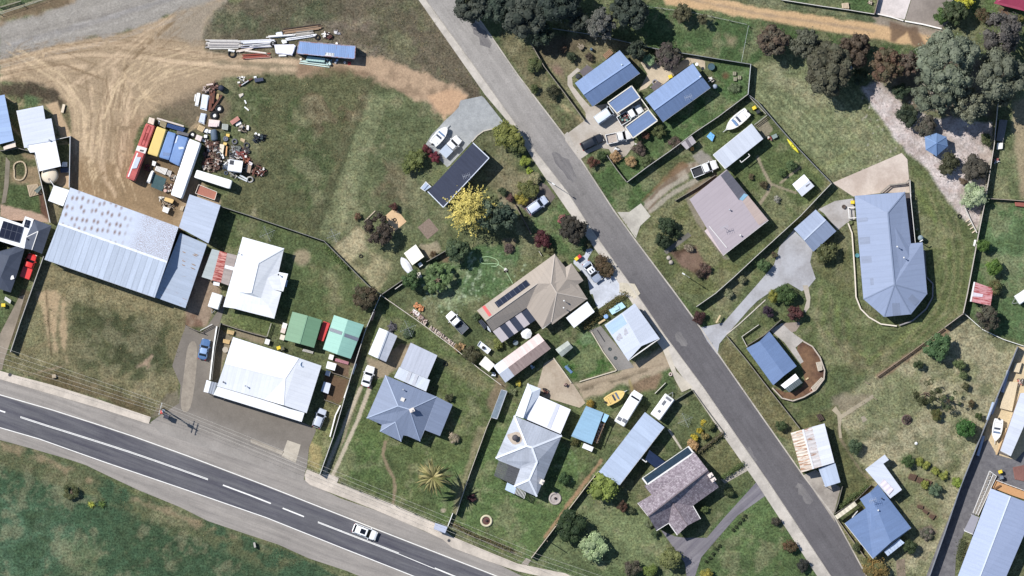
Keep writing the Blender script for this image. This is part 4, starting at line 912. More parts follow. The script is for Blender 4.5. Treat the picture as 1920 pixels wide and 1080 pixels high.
roof(h,[[(a,2.5),(am,2.5),(rm,3.2),(r0,3.2)]],ROOF((212,192,188),var=.1,streak=.08),'roof',label='faded pink slope');roof(h,[[(b,2.5),(bm,2.5),(rm,3.2),(r0,3.2)]],ROOF((168,148,142),rib=.1,var=.14,streak=.08,rust=.2,rustc=(120,96,92)),'roof',label='brown slope')
roof(h,[[(am,2.55),(d,2.55),(r1,3.22),(rm,3.22)],[(bm,2.55),(c_e,2.55),(r1,3.22),(rm,3.22)]],WHITEB,'roof',label='white end bay');qw,zs=walls(h,[(a,2.5),(r0,3.2),(b,2.5),(c_e,2.5),(r1,3.2),(d,2.5)],WALLC,.2);openings(h,[qw[0],qw[2],qw[3],qw[5]],zs,2)
skillion('garden_shed','small cream flat roofed garden shed behind the long shed','shed',M4(960,765,1066,862,1000,942,888,856),[2.3,2.2,2.2,2.3],M((244,238,224),.04),WALLC,ins=.1)
e,zr=2.9,5.0
Q={k:(M5.p(*v),z)for k,v,z in(('a',(350,330),e),('b',(720,485),e),('c',(525,960),e),('d',(348,880),e),('E',(395,745),e),('f',(230,680),e),('g',(205,660),e),('r',(445,565),zr),('s',(488,578),zr),('t',(527,690),4.5),('u',(465,830),4.0))}
h=house('hipped_house','grey hipped roof house with broad white ridges and a rusty roof ventilator','house',M5(350,330,720,485,525,960,205,660))
GT=ROOF((172,177,188),rib=.0,var=.12,streak=.1,sheet=1.0)
roof(h,[[Q['a'],Q['r'],Q['g']],[Q['a'],Q['b'],Q['s'],Q['r']],[Q['b'],Q['c'],Q['u'],Q['t'],Q['s']],[Q['g'],Q['r'],Q['s'],Q['t'],Q['E'],Q['f']],[Q['t'],Q['u'],Q['d'],Q['E']],[Q['d'],Q['u'],Q['c']]],GT)
qw,zs=walls(h,[Q[k]for k in 'abcdEg'],WALLW);openings(h,qw,zs)
CAP=M((226,230,238),.06);ridge(h,[Q['a'],Q['r'],Q['g']],CAP,.38);ridge(h,[Q['r'],Q['s'],Q['t'],Q['u'],Q['d']],CAP,.38);ridge(h,[Q['s'],Q['b']],CAP,.38);ridge(h,[Q['u'],Q['c']],CAP,.38)
on_roof(h,'roof_ventilator',M5.p(358,502),4.2,'whirly',M((84,80,84),.2));on_roof(h,'chimney',M5.p(565,845),3.1,'chimney',M((222,214,204),.1),1.1)
zq=lambda p,o:(p,on_slope(p,Q['a'],Q['r'],Q['g'])+o)
roof(h,[[zq(p,.02)for p in smoothpts(M5(315,470,380,450,420,490,400,545,345,560,310,520,290,478),1)]],M((170,156,142),.2,2.5),'rust_stain',th=.015)
P={k:(M5.p(*v),z)for k,v,z in(('a',(455,80),2.7),('b',(557,120),2.7),('c',(545,172),2.75),('r',(482,150),3.6),('u',(415,348),3.6),('w',(357,328),2.7),('d',(425,352),2.9))}
roof(h,[[P['a'],P['r'],P['u'],P['w']],[P['r'],P['c'],P['d'],P['u']],[P['a'],P['b'],P['c'],P['r']]],ROOF((222,228,238),var=.05),'wing_roof');walls(h,[P['a'],P['b'],P['c'],P['d'],P['w']],WALLW,.3);ridge(h,[P['a'],P['r'],P['u']],WHITE,.25)
h2=skillion('carport','white flat carport with a grey strip between the grey house and the turning area','carport',M5(540,172,790,282,710,472,420,347),[2.75,2.6,2.6,2.75],ROOF((236,236,242),var=.06,streak=.05,sheet=1.2),posts=M5(545,180,785,288,660,230,705,460))
roof(h2,[[(p,2.69)for p in M5(680,236,706,248,632,430,604,418)]],M((204,206,218)),'clear_strip',th=.02)
pg=house('pergola','dark slatted pergola on the south-west side of the grey hipped house','pergola',M5(230,682,392,746,350,866,195,795))
a,b,c_e,d=M5(230,684,392,748,350,866,195,797)
mb=MB()
for k in range(9):mb.bar(W(mid(a,d,k/8),2.5),W(mid(b,c_e,k/8),2.5),.1,.16)
mb.build('beam',M((96,94,96),.15),pg);mb=MB()
for k in range(24):mb.bar(W(mid(a,b,k/23),2.62),W(mid(d,c_e,k/23),2.62),.1,.05)
mb.build('slat',M((104,104,110),.2),pg);post(pg,[mid(d,a,.05),mid(d,c_e,.1),mid(d,c_e,.9)],2.5,TIMBER)
aw=house('porch_roof','small porch roof half pale blue glass and half open rafters','porch',M5(295,852,440,935,425,975,280,907))
roof(aw,[[(p,2.5)for p in M5(295,850,367,886,350,940,278,906)]],M((190,206,232)),'roof');mb=MB()
for k in range(8):mb.bar(W(M5.p(372+k*9.5,890+k*5.5),2.5),W(M5.p(356+k*10,940+k*5),2.45),.09,.12)
mb.build('rafter',TRIM,aw);post(aw,M5(282,905,350,938,422,973),2.5)
a,b,c_e,d=M6(765,130,975,425,710,612,510,312);r0,r1=M6.p(662,208),M6.p(822,490)
h=house('street_cottage','pale low gabled cottage beside the pavement with a blue roof patch','house',[a,b,c_e,d])
roof(h,[[(a,3.0),(b,3.0),(r1,3.7),(r0,3.7)],[(d,3.0),(c_e,3.0),(r1,3.7),(r0,3.7)]],ROOF((200,206,219),rib=.0,var=.06,streak=.06,sheet=1.2));qw,zs=walls(h,[(a,3.0),(b,3.0),(r1,3.7),(c_e,3.0),(d,3.0),(r0,3.7)],WALLW,.3);openings(h,[qw[0],qw[1],qw[3],qw[4]],zs)
sw=lambda p,o=.03:(p,on_slope(p,(d,3.0),(c_e,3.0),(r0,3.7))+o)
roof(h,[[sw(p)for p in M6(655,222,700,300,575,392,520,318)]],ROOF((172,196,234),.05),'roof_sheet',th=.02,label='blue roof patch');gutter(h,c_e,b,2.95,TRIM,.2)
for x,y,r_ in((650,400,28),(700,360,26),(630,425,20),(690,385,16)):MB().lathe(W((M6.p(x,y)),sw(M6.p(x,y))[1]+.01),[(r_/45,0),(r_/60,.012)],14).build('roof_stain',M((184,184,192),.3,3),h)
gable('garden_shed','small greenish grey corrugated garden shed on the small square lawn','shed',[M6.p(200,445),M6.p(245,502),M6.p(150,582),M6.p(96,518)][1:]+[M6.p(200,445)],2.0,.35,ROOF((166,172,164),rib=.12,var=.15,streak=.1),WALLG,over=(M6.p(222,474),M6.p(122,550)),rows=0,ins=.1)
a,b,c_e,d=M7(265,222,440,290,322,612,113,528)
skillion('carport','light blue flat carport beside a firewood lean-to','carport',[a,b,c_e,d],[2.6,2.5,2.5,2.6],ROOF((146,180,204),var=.08,streak=.05,sheet=1.3),WALLC,ins=.15)
lt=house('lean_to','open lean-to with pale blue end sheet and stacked firewood under it','shed',M7(445,300,495,320,365,600))
roof(lt,[[(p,2.2)for p in M7(447,296,497,318,458,392,420,372)]],ROOF((164,206,236),.06),'roof',th=.08);post(lt,M7(490,325,455,385,378,585),2.2,TIMBER);MB().bar(W(M7.p(455,390),2.05),W(M7.p(370,600),2.05),.12,.12).build('rail',TIMBER,lt)
skillion('rabbit_hutch','two joined white flat topped hutches at the end of the light blue carport','hutch',M7(243,598,340,640,322,686,222,645),[1.2]*4,WHITE,WALLC,ins=.06)
LG=M7(860,285,1055,435,600,1025,393,890)
h=skillion('long_shed','long pale blue skillion roofed shed behind the tiled house','shed',LG,[3.2,2.9,2.9,3.2],ROOF((182,195,216),rib=.02,var=.09,streak=.06,sheet=1.4),WALLW,ins=.2,win_=True);gutter(h,LG[1],LG[2],2.85,TRIM)
e,zr=2.8,5.6
Q={k:(M8.p(*v),z)for k,v,z in(('a',(655,147),e),('b',(905,505),e),('c',(643,692),e),('d',(720,825),e),('E',(485,990),e),('f',(398,868),e),('g',(275,945),e),('h',(85,665),e),('i',(225,582),e),('j',(152,492),e),('r',(795,330),zr),('l',(190,797),zr),('u',(435,662),4.4),('w',(590,893),4.4))}
h=house('tiled_house','dark speckled tile gabled house with a south wing and glass verandah','house',M8(655,145,905,505,485,990,85,665))
TL=TILES((166,156,162),(128,116,124),.4)
roof(h,[[Q['a'],Q['r'],Q['l'],Q['h'],Q['i'],Q['j']],[Q['r'],Q['b'],Q['c'],Q['u'],Q['f'],Q['g'],Q['l']],[Q['u'],Q['w'],Q['E'],Q['f']],[Q['u'],Q['c'],Q['d'],Q['w']]],TL)
qw,zs=walls(h,[Q[k]for k in('a','r','b','c','d','w','E','f','g','l','h','i','j')],WALLB,.4);openings(h,[q_ for q_,k in zip(qw,range(13))if k not in(1,5,9)],zs)
ridge(h,[Q['r'],Q['l']],M((120,108,112),.15),.25);ridge(h,[Q['u'],Q['w']],M((120,108,112),.15),.22)
for p,q in(('f','g'),('f','E'),('c','d'),('h','l')):gutter(h,Q[p][0],Q[q][0],2.82,TRIM)
on_roof(h,'chimney',M8.p(820,382),4.4,'chimney',M((226,212,204),.1),.6);on_roof(h,'chimney',M8.p(848,425),4.0,'chimney',M((226,212,204),.1),.6)
pv=house('glass_verandah','long dark glass verandah roof with white frame on the tiled house','verandah',M8(605,92,650,152,185,478,130,412))
roof(pv,[[(M8.p(597,97),2.6),(M8.p(638,155),2.75),(M8.p(182,470),2.75),(M8.p(140,418),2.6)]],GLASS((46,62,76),.15),'glazing',th=.06);fr=MB()
for p,q in(((597,92),(648,158)),((648,158),(182,478)),((182,478),(132,412))):fr.bar(W(M8.p(*p),2.78),W(M8.p(*q),2.78),.28,.14)
fr.bar(W(M8.p(132,412),2.62),W(M8.p(597,92),2.62),.1,.1);fr.build('frame',TRIM,pv);post(pv,M8(140,410,290,310,440,205,590,105),2.55)
ww=skillion('walkway_roof','dark blue translucent walkway roof joining the long shed to the tiled house','walkway roof',M7(905,668,1068,790,985,862,862,765),[2.45]*4,GLASS((34,46,72),.25),posts=M7(915,680,1055,790,985,850,875,765),th=.05)
mb=MB()
for p,q in(((818,752),(872,792)),((872,792),(888,755)),((955,866),(996,842))):mb.bar(W(M7.p(*p),2.3),W(M7.p(*q),2.3),.16,.12)
mb.build('rail',TRIM,ww)
a,b,c_e,d=R1(500,70,685,280,250,587,88,372)
h=gable('long_house','narrow blue gabled house nearest the dark trees','house',[d,a,b,c_e],2.8,1.4,BLUE,WALLC,over=(R1.p(165,475),R1.p(598,182)),cap=M((150,172,210),.04));gutter(h,b,c_e,2.75);on_roof(h,'vent_pipe',R1.p(520,205),3.7,'vent',M((206,222,240)))
a,b,c_e,d=R2(590,210,767,455,285,803,103,562)
h=gable('long_house','narrow blue gabled house with an aerial, second from the dark trees','house',[d,a,b,c_e],2.8,1.5,BLUE,WALLC,over=(R2.p(195,682),R2.p(677,338)),cap=M((150,172,210),.04));gutter(h,b,c_e,2.75);on_roof(h,'aerial',R2.p(540,555),3.3,'aerial');on_roof(h,'vent_pipe',R2.p(665,345),3.9,'vent',TRIM)
def carport_framed(lab,pts):
 o=skillion('carport',lab,'carport',pts,[2.6,2.6,2.45,2.45],BLUE2,posts=[mid(p,(sum(q[0]for q in pts)/4,sum(q[1]for q in pts)/4),.06)for p in pts])
 f=MB()
 for p,q in zip(pts,pts[1:]+pts[:1]):f.bar(W(p,2.56),W(q,2.56),.2,.16)
 f.build('fascia',M((226,220,206),.04),o);return o
carport_framed('blue flat carport with cream edging beside the white van',R1(610,397,690,507,475,650,390,552))
carport_framed('blue flat carport with cream edging south of the loaded pickup',R1(765,617,848,718,622,878,550,774))
mb=MB().bar(W(R1.p(690,507),2.3),W(R1.p(768,615),2.3),.18,.12)
top('gate_rail',mb,M((226,220,206)),'cream beam joining the two blue carports','beam')
for lab,z_,pts in(('dark shade sail pergola on the west side of the first blue house',R1,(200,205,265,242,165,312,128,265)),('dark shade pergola on the west side of the second blue house',R2,(233,385,277,430,200,492,160,450))):
 skillion('pergola',lab,'pergola',z_(*pts),[2.2]*4,M((104,96,98),.15),posts=z_(*pts),th=.05)
PINK=ROOF((174,163,168),var=.05,streak=.02);e=2.9
P=R3(345,475,635,830,320,1075,85,685)
h=house('flat_roof_house','broad pinkish grey low roofed house with a dark clear strip','house',P)
roof(h,[[(P[0],3.0),(P[1],2.9),(P[2],2.9),(P[3],3.05)]],PINK);qw,zs=walls(h,[(p,2.95)for p in P],WALLB,.5);openings(h,qw,zs)
pz=lambda p,o:(p,on_slope(p,(P[0],3.0),(P[1],2.9),(P[3],3.05))+o)
roof(h,[[pz(p,.04)for p in R3(348,480,490,652,430,690,302,518)]],ROOF((92,92,102),rib=.1,var=.14),'clear_strip',th=.02,label='long dark clear strip');roof(h,[[pz(p,.05)for p in R3(466,643,494,654,456,694,432,684)]],M((132,172,196),.12),'roof_sheet',th=.02,label='faded blue sheet');roof(h,[[pz(p,.03)for p in R3(494,657,630,830,570,866,456,697)]],ROOF((180,162,154),.06),'roof_sheet',th=.02)
roof(h,[[(p,2.72)for p in R3(222,872,190,906,320,1078,352,1010)]],ROOF((202,186,186),var=.05),'porch_roof');gutter(h,P[1],P[2],2.86,TRIM);ridge(h,[(R3.p(222,872),3.08),(R3.p(345,1022),3.0)],TRIM,.12)
on_roof(h,'vent_pipe',R3.p(440,935),2.95,'vent',TRIM);on_roof(h,'aerial',R3.p(325,880),3.0,'aerial');on_roof(h,'flue',R3.p(365,757),3.0,'vent')
P=R3(520,157,600,262,335,472,250,374)
h=skillion('garage','white flat roofed garage on the boat lawn','garage',P,[2.9,2.8,2.8,2.9],ROOF((198,203,214),var=.07,streak=.05,sheet=1.2),WALLW,ins=.15,win_=True);gutter(h,P[3],P[0],2.85,TRIM);gutter(h,P[2],P[3],2.85,TRIM)
aw=house('window_hood','open white frame hood on the side of the white garage','hood',R3(440,400,500,380));mb=MB()
for p,q in(((437,412),(447,427)),((447,427),(506,380)),((506,380),(496,366))):mb.bar(W(R3.p(*p),2.2),W(R3.p(*q),2.2),.13,.1)
mb.build('frame',TRIM,aw)
P=R3(885,510,957,592,870,665,803,580)
h=gable('garden_shed','white gabled garden shed with one grey skylight on the lawn','shed',[P[3],P[0],P[1],P[2]],2.1,.5,ROOF((236,238,244),var=.04),WALLW,over=(R3.p(835,622),R3.p(920,550)),rows=0,ins=.12);roof(h,[[(R3.p(915,557),2.55),(R3.p(930,575),2.38),(R3.p(902,600),2.38),(R3.p(888,582),2.55)]],M((130,130,138)),'skylight',th=.03)
P=R3(966,756,1110,906,950,1050,813,892)
gable('garage','blue-grey gabled garage at the top of the curved drive','garage',[P[3],P[0],P[1],P[2]],2.7,.8,GREYB,WALLW,over=(R3.p(884,970),R3.p(1036,826)),rows=0,cap=M((186,196,214)),ins=.2)
h=skillion('shelter','tiny grey striped roof shelter in the fence line','shelter',R3(100,240,132,286,65,338,25,295),[2.1,1.9,1.9,2.1],ROOF((182,174,176),.06),posts=R3(98,246,126,285,68,330,32,296));roof(h,[[(R3.p(72,262),2.14),(R3.p(102,310),1.94),(R3.p(85,323),1.94),(R3.p(55,275),2.14)]],M((112,106,112)),'clear_strip',th=.02)
e,zr=3.3,5.1
Q={k:(R4.p(*v),z)for k,v,z in(('a',(135,277),e),('b',(435,254),e),('c',(470,560),e),('d',(540,554),2.95),('E',(567,860),2.95),('f',(470,982),e),('g',(310,998),e),('h',(187,892),e),('r',(332,378),zr),('s',(372,805),zr))}
h=house('homestead','long blue-grey roofed homestead with a fan shaped south end','house',R4(135,275,567,860,310,998))
HS=ROOF((146,158,184),var=.05,streak=.025,sheet=1.0)
roof(h,[[Q['a'],Q['b'],Q['r']],[Q['a'],Q['r'],Q['s'],Q['h']],[Q['b'],Q['c'],Q['d'],Q['E'],Q['s'],Q['r']],[Q['h'],Q['s'],Q['g']],[Q['g'],Q['s'],Q['f']],[Q['f'],Q['s'],Q['E']]],HS)
qw,zs=walls(h,[Q[k]for k in 'abcdEfgh'],WALLC,.9);openings(h,qw,zs)
CAP=M((132,144,168),.05)
for k in('b','h','g','f','E'):ridge(h,[Q[k],Q['r' if k=='b' else 's']],CAP,.22)
ridge(h,[Q['r'],Q['s']],CAP,.26);HD=ROOF((136,146,168),var=.08)
for pts,tri in(((150,412,210,405,212,428,155,435),'ars'),((160,526,225,520,228,562,165,568),'ars'),((172,638,234,634,238,675,176,680),'ars'),((180,770,246,764,250,808,184,814),'ars'),((470,594,538,590,542,632,474,636),'cEs'),((482,728,550,724,554,766,486,770),'cEs'),((452,890,478,862,520,905,494,932),'fsE'),((358,918,402,914,408,985,362,990),'gsf')):
 roof(h,[[(p,on_slope(p,Q[tri[0]],Q[tri[1]],Q[tri[2]])+.04)for p in R4(*pts)]],HD,'clear_sheet',th=.02)
on_roof(h,'vent_pipe',R4.p(388,580),5.0,'vent',TRIM);on_roof(h,'vent_pipe',R4.p(428,645),4.6,'vent',TRIM)
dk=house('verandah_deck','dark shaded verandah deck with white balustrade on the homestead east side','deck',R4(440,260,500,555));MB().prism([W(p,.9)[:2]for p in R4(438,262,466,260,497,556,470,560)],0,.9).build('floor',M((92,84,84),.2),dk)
mb=MB().bar(W(R4.p(466,262),1.9),W(R4.p(496,556),1.9),.1,.1).bar(W(R4.p(466,262),1.2),W(R4.p(496,556),1.2),.08,.06)
for k in range(12):c=W(mid(R4.p(466,262),R4.p(496,556),k/11),1.4);mb.box((c.x,c.y,1.4),(.08,.08,1.0))
mb.build('balustrade',TRIM,dk)
mb=MB()
for p,q in(((290,258),(345,212)),((345,212),(440,202)),((440,202),(460,182)),((460,182),(466,262))):mb.bar(W(R4.p(*p),1.0),W(R4.p(*q),1.0),.22,.08);mb.bar(W(R4.p(*p),.5),W(R4.p(*q),.5),.18,.08)
for p in((290,258),(345,212),(392,207),(440,202),(460,182),(463,222)):c=W(R4.p(*p));mb.box((c.x,c.y,.5),(.12,.12,1.0))
top('handrail',mb,M((150,142,132)),'timber handrail round the homestead north terrace','railing')
mb=MB()
for p,q in(((95,347),(138,344)),((100,410),(142,407)),((97,350),(102,408))):mb.bar(W(R4.p(*p),.95),W(R4.p(*q),.95),.16,.12)
for p in((95,347),(138,344),(100,410),(142,407)):c=W(R4.p(*p));mb.box((c.x,c.y,.47),(.14,.14,.95))
top('handrail',mb,TRIM,'white handrail at the homestead west door steps','railing')
a,b,c_e,d=R5(405,302,657,622,440,797,193,457)
gable('blue_shed','plain blue gabled shed beside the curved garden bed','shed',[a,b,c_e,d],2.7,.7,BLUE2,WALLC,over=(R5.p(315,392),R5.p(545,705)),rows=0,ins=.15)
a,b,c_e,d=R5(645,690,712,772,590,862,510,797)
h=house('garden_hut','small gabled hut with a white and a dark green slope beside the blue shed','shed',[a,b,c_e,d]);r0,r1=R5.p(676,732),R5.p(547,828)
roof(h,[[(a,2.0),(r0,2.4),(r1,2.4),(d,2.0)]],WHITE,'roof',label='white slope');roof(h,[[(b,1.8),(r0,2.4),(r1,2.4),(c_e,1.8)]],ROOF((122,132,132),rib=.2,pitch=.4,var=.12),'roof',label='dark slope');walls(h,[(a,2.0),(r0,2.4),(b,1.8),(c_e,1.8),(r1,2.4),(d,2.0)],WALLG,.1)
a,b,c_e,d=R6(283,52,495,125,463,320,240,272)
h=skillion('rusty_hut','red rusted iron roofed hut at the corner of the east lawn','shed',[a,b,c_e,d],[2.3,2.1,2.1,2.3],ROOF((204,150,152),rib=.06,rust=.5,rustc=(158,76,76),var=.16),M((150,120,110)),ins=.15)
roof(h,[[(R6.p(255,165),2.36),(R6.p(380,190),2.25),(R6.p(372,222),2.25),(R6.p(248,212),2.36)]],M((216,206,214)),'roof_sheet',th=.02);gutter(h,a,d,2.35,TRIM,.3)
P=R7(468,155,565,140,420,472,366,445)
h=skillion('long_workshop','long white skillion workshop cut by the east edge above the sealed yard','shed',[P[0],P[1],P[2],P[3]],[3.3,3.1,3.1,3.3],ROOF((212,216,226),var=.05),WALLW,ins=.15);gutter(h,P[2],P[3],3.0,TRIM);gutter(h,P[0],P[3],3.25,M((150,120,90)),.2)
a=D3.p(1682,445);r0=D3.p(1822,500);b=D3.p(2010,570);e_=D3.p(1420,1140);r1=D3.p(1580,1140);c_e=D3.p(1745,1190)
h=house('blue_house','long pale blue gabled house cut by the south-east corner of the picture','house',[a,b,c_e,e_])
roof(h,[[(a,3.0),(r0,4.2),(r1,4.2),(e_,3.0)],[(b,3.0),(r0,4.2),(r1,4.2),(c_e,3.0)]],ROOF((162,174,202),var=.06,streak=.02));qw,zs=walls(h,[(a,3.0),(r0,4.2),(b,3.0),(c_e,3.0),(r1,4.2),(e_,3.0)],WALLC,.35);ridge(h,[(r0,4.2),(r1,4.2)],M((214,222,236)),.25)
dk=house('timber_deck','orange timber deck at the north end of the pale blue corner house','deck',D3(1720,385,1935,520));MB().prism([W(p,.7)[:2]for p in D3(1722,385,1940,465,1940,530,1828,492,1695,440)],0,.7).build('floor',M((196,150,106),.12,3),dk);mb=MB().bar(W(D3.p(1722,386),1.6),W(D3.p(1935,464),1.6),.08,.08)
for k in range(7):c=W(mid(D3.p(1722,386),D3.p(1935,464),k/6));mb.box((c.x,c.y,1.15),(.09,.09,.9))
mb.build('railing',TRIM,dk)
st=house('outdoor_steps','short timber steps on the orange deck','steps',D3(1700,430,1740,420));mb=MB()
for k in range(3):mb.box(W(D3.p(1715+k*10,445-k*8),0)+Vector((0,0,.8+.05*k)),(.9,.3,.06),.4)
mb.build('tread',M((120,90,66)),st)
aw=skillion('porch_roof','grey curved porch roof on the west wall of the corner house','porch',D3(1545,632,1597,652,1552,772,1488,745),[2.5,2.6,2.6,2.5],M((150,148,156),.08),posts=D3(1548,636,1492,740,1550,765));gutter(aw,D3.p(1488,748),D3.p(1552,775),2.45,TRIM)
rp=house('access_ramp','white railed access ramp along the corner house','ramp',D3(1640,470));A_,B_,C_,D_=D3(1672,318,1722,355,1590,640,1552,620)
MB().prism([W(p)[:2]for p in(A_,B_,C_,D_)],0,.5).build('deck',M((142,136,130),.15),rp);mb=MB()
for p,q in((A_,D_),(mid(A_,B_,.55),mid(D_,C_,.55)),(B_,C_)):
 mb.bar(W(p,1.4),W(q,1.4),.1,.07)
for p,q in((A_,B_),):mb.bar(W(p,1.4),W(q,1.4),.1,.07)
for k in range(12):mb.bar(W(mid(A_,D_,k/11),.9),W(mid(mid(A_,B_,.55),mid(D_,C_,.55),k/11),.9),.06,.06);c=W(mid(A_,D_,k/11));mb.box((c.x,c.y,.95),(.07,.07,.9))
mb.build('railing',TRIM,rp)
a,b,c_e,d=D3.p(240,45),C3.p(483,975),D3.p(555,258),D3.p(317,330);r0,r1=mid(a,b,.36),mid(d,c_e,.36)
h=house('rusty_shed','pale gabled shed with rust banded roof sheets beside the side street','shed',[a,b,c_e,d])
roof(h,[[(a,2.8),(r0,3.3),(r1,3.3),(d,2.8)]],ROOF((216,204,190),rust=.45,rustc=(160,110,74),rib=.18,pitch=.62,var=.12),'roof',label='rust banded slope');mm=[mid(r0,b,.42),mid(r1,c_e,.42)]
roof(h,[[(r0,3.3),(mm[0],3.12),(mm[1],3.12),(r1,3.3)]],ROOF((214,208,206),rust=.34,rustc=(156,104,66),rib=.1,pitch=.8,var=.12),'roof',label='half rusted bay');roof(h,[[(mm[0],3.12),(b,2.8),(c_e,2.8),(mm[1],3.12)]],ROOF((224,226,234),var=.06,streak=.05),'roof',label='clean bay')
ridge(h,[(r0,3.3),(r1,3.3)],M((226,226,232)),.35);walls(h,[(a,2.8),(r0,3.3),(b,2.8),(c_e,2.8),(r1,3.3),(d,2.8)],WALLC,.15)
skillion('carport','small white carport attached to the rust banded shed','carport',D3(440,302,560,260,598,400,490,435),[2.5,2.5,2.35,2.35],PALEB,posts=D3(485,425,588,395,550,268))
P=R8(445,55,480,100,433,132,590,352,492,425,280,180)
h=skillion('l_shaped_shed','white bent skillion shed behind the blue house on the side street','shed',P,[2.7,2.6,2.6,2.6,2.6,2.75],WHITEB,WALLW,ins=.15);roof(h,[[(p,2.75)for p in R8(440,262,520,350,480,395,402,305)]],ROOF((222,212,220),rib=.12,pitch=.9,var=.08),'roof_sheet',th=.02)
a,b,c_e,d=R8.p(388,308),R8.p(667,673),R8.p(345,932),R8.p(108,635)
h=house('blue_house','bright blue low gabled house on the side street corner with two flues','house',[a,b,c_e,d]);r0,r1=R8.p(322,372),R8.p(497,797);nq=(R8.p(235,430),2.95);nk=(R8.p(285,508),3.0)
roof(h,[[(a,2.9),(b,2.9),(r1,3.6),(r0,3.6)],[(r0,3.6),nq,nk,(d,2.9),(c_e,2.9),(r1,3.6)]],BLUE2);qw,zs=walls(h,[(a,2.9),(b,2.9),(r1,3.6),(c_e,2.9),(d,2.9),nk,nq],WALLB,.4);openings(h,[qw[0],qw[1],qw[3],qw[4]],zs);gutter(h,b,c_e,2.86);gutter(h,c_e,d,2.86,TRIM)
on_roof(h,'flue',R8.p(390,525),3.4,'vent',TRIM);on_roof(h,'flue',R8.p(420,425),3.2,'vent',M((70,74,90)));on_roof(h,'aerial',R8.p(340,440),3.5,'aerial')
skillion('porch_roof','pale and dark porch roof at the back of the bright blue house','porch',R8(570,765,612,800,470,912,438,872),[2.5,2.4,2.4,2.5],ROOF((190,204,226),rust=.25,rustc=(120,130,146),var=.1),posts=R8(605,800,475,902))
ct=skillion('carport','narrow cream slatted shelter roof by the street side of the bright blue house','shelter',R8(190,452,212,482,45,602,25,572),[2.2]*4,ROOF((218,208,186),rib=.12,pitch=.8),posts=R8(192,458,205,480,32,576,46,594))
z0_=2.9
h=house('solar_house','dark grey roofed house with a white solar covered wing at the west edge','house',L3(-40,60,520,125,100,800))
Q={k:(L3.p(*v),z)for k,v,z in(('a',(345,60),z0_),('b',(522,125),z0_),('c',(425,410),z0_),('d',(245,355),z0_+.2),('E',(268,240),3.7),('r',(385,182),4.2),('s',(322,370),4.0))}
roof(h,[[Q['a'],Q['b'],Q['r']],[Q['b'],Q['c'],Q['s'],Q['r']],[Q['a'],Q['r'],Q['E']],[Q['r'],Q['s'],Q['d'],Q['E']]],ROOF((84,90,104),var=.07,spec=.12),'roof',label='dark grey hipped end');ridge(h,[Q['E'],Q['r'],Q['s']],TRIM,.14)
wp=L3(-60,15,225,110,255,30,342,60,245,357,160,332,-60,262);roof(h,[[(p,3.25)for p in wp]],WHITE,'roof',label='white flat wing')
for pts in((35,75,240,140,195,298,-20,238),(260,60,308,75,288,150,240,135)):roof(h,[[(p,3.42)for p in L3(*pts)]],SOLAR(),'solar_panel',th=.05)
dz={k:(L3.p(*v),z)for k,v,z in(('a',(165,335),2.9),('b',(248,365),2.9),('c',(178,600),2.9),('d',(108,802),2.9),('E',(-90,740),2.9),('f',(-60,400),3.0),('r',(95,430),4.0),('s',(10,640),4.0))}
roof(h,[[dz['a'],dz['b'],dz['r']],[dz['b'],dz['c'],dz['d'],dz['s'],dz['r']],[dz['d'],dz['E'],dz['s']],[dz['a'],dz['r'],dz['s'],dz['E'],dz['f']]],ROOF((78,84,98),var=.07,spec=.12),'roof',label='dark grey south wing')
walls(h,[(p,3.0)for p in L3(342,62,518,128,422,405,250,372,180,598,106,796,-85,738,-60,40)],WALLB,.35);on_roof(h,'skylight',L3.p(122,650),3.1,'skylight',TRIM,.3);on_roof(h,'flue',L3.p(275,258),3.7,'vent',M((60,60,66)))
P=M1(880,287,1062,458,547,1012,372,835)
h=skillion('dark_house','long narrow charcoal roofed house beside the gold conifer','house',P,[3.0,3.7,3.7,3.0],NAVY,WALLW,ins=.3,win_=True)
for p,q,zz in((P[0],P[1],(3.02,3.72)),(P[2],P[3],(3.72,3.02)),(P[1],P[2],(3.72,3.72))):MB().bar(W(p,zz[0]),W(q,zz[1]),.16,.16).build('fascia',M((206,212,224),.05),h)
on_roof(h,'aerial',M1.p(808,662),3.6,'aerial')
dk=house('landing','small white railed landing at the west end of the charcoal house','deck',M1(350,725,412,782,342,832,290,797));MB().prism([W(p,.8)[:2]for p in M1(350,727,410,782,342,828,294,797)],0,.8).build('floor',M((170,184,206),.1),dk);mb=MB();pr=M1(410,782,350,725,290,797,345,832)
for p,q in zip(pr[:-1],pr[1:]):mb.bar(W(p,1.7),W(q,1.7),.1,.08);mb.box(W(p,1.25),(.1,.1,.9))
mb.build('railing',TRIM,dk)
skillion('garden_shed','cream square flat roofed shed beside the upturned boat','shed',M2(645,530,730,655,610,742,525,620),[2.2,2.1,2.1,2.2],M((250,246,228),.03),WALLC,ins=.12)
hexp=A3(1205,985,1290,958,1362,985)+B3(1372,15,1290,88,1212,42);cc=(sum(p[0]for p in hexp)/6,sum(p[1]for p in hexp)/6)
h=house('gazebo','small blue six sided gazebo on the pale mulch bank','gazebo',hexp);roof(h,[[(hexp[i],2.4),(hexp[(i+1)%6],2.4),(cc,3.6)]for i in range(6)],ROOF((112,138,176),.06));post(h,[mid(p,cc,.12)for p in hexp],2.4,TIMBER)
for i in range(6):ridge(h,[(hexp[i],2.42),(cc,3.62)],M((120,148,190)),.14)
P=A3(1745,-30,1945,-90,1945,85,1702,24)
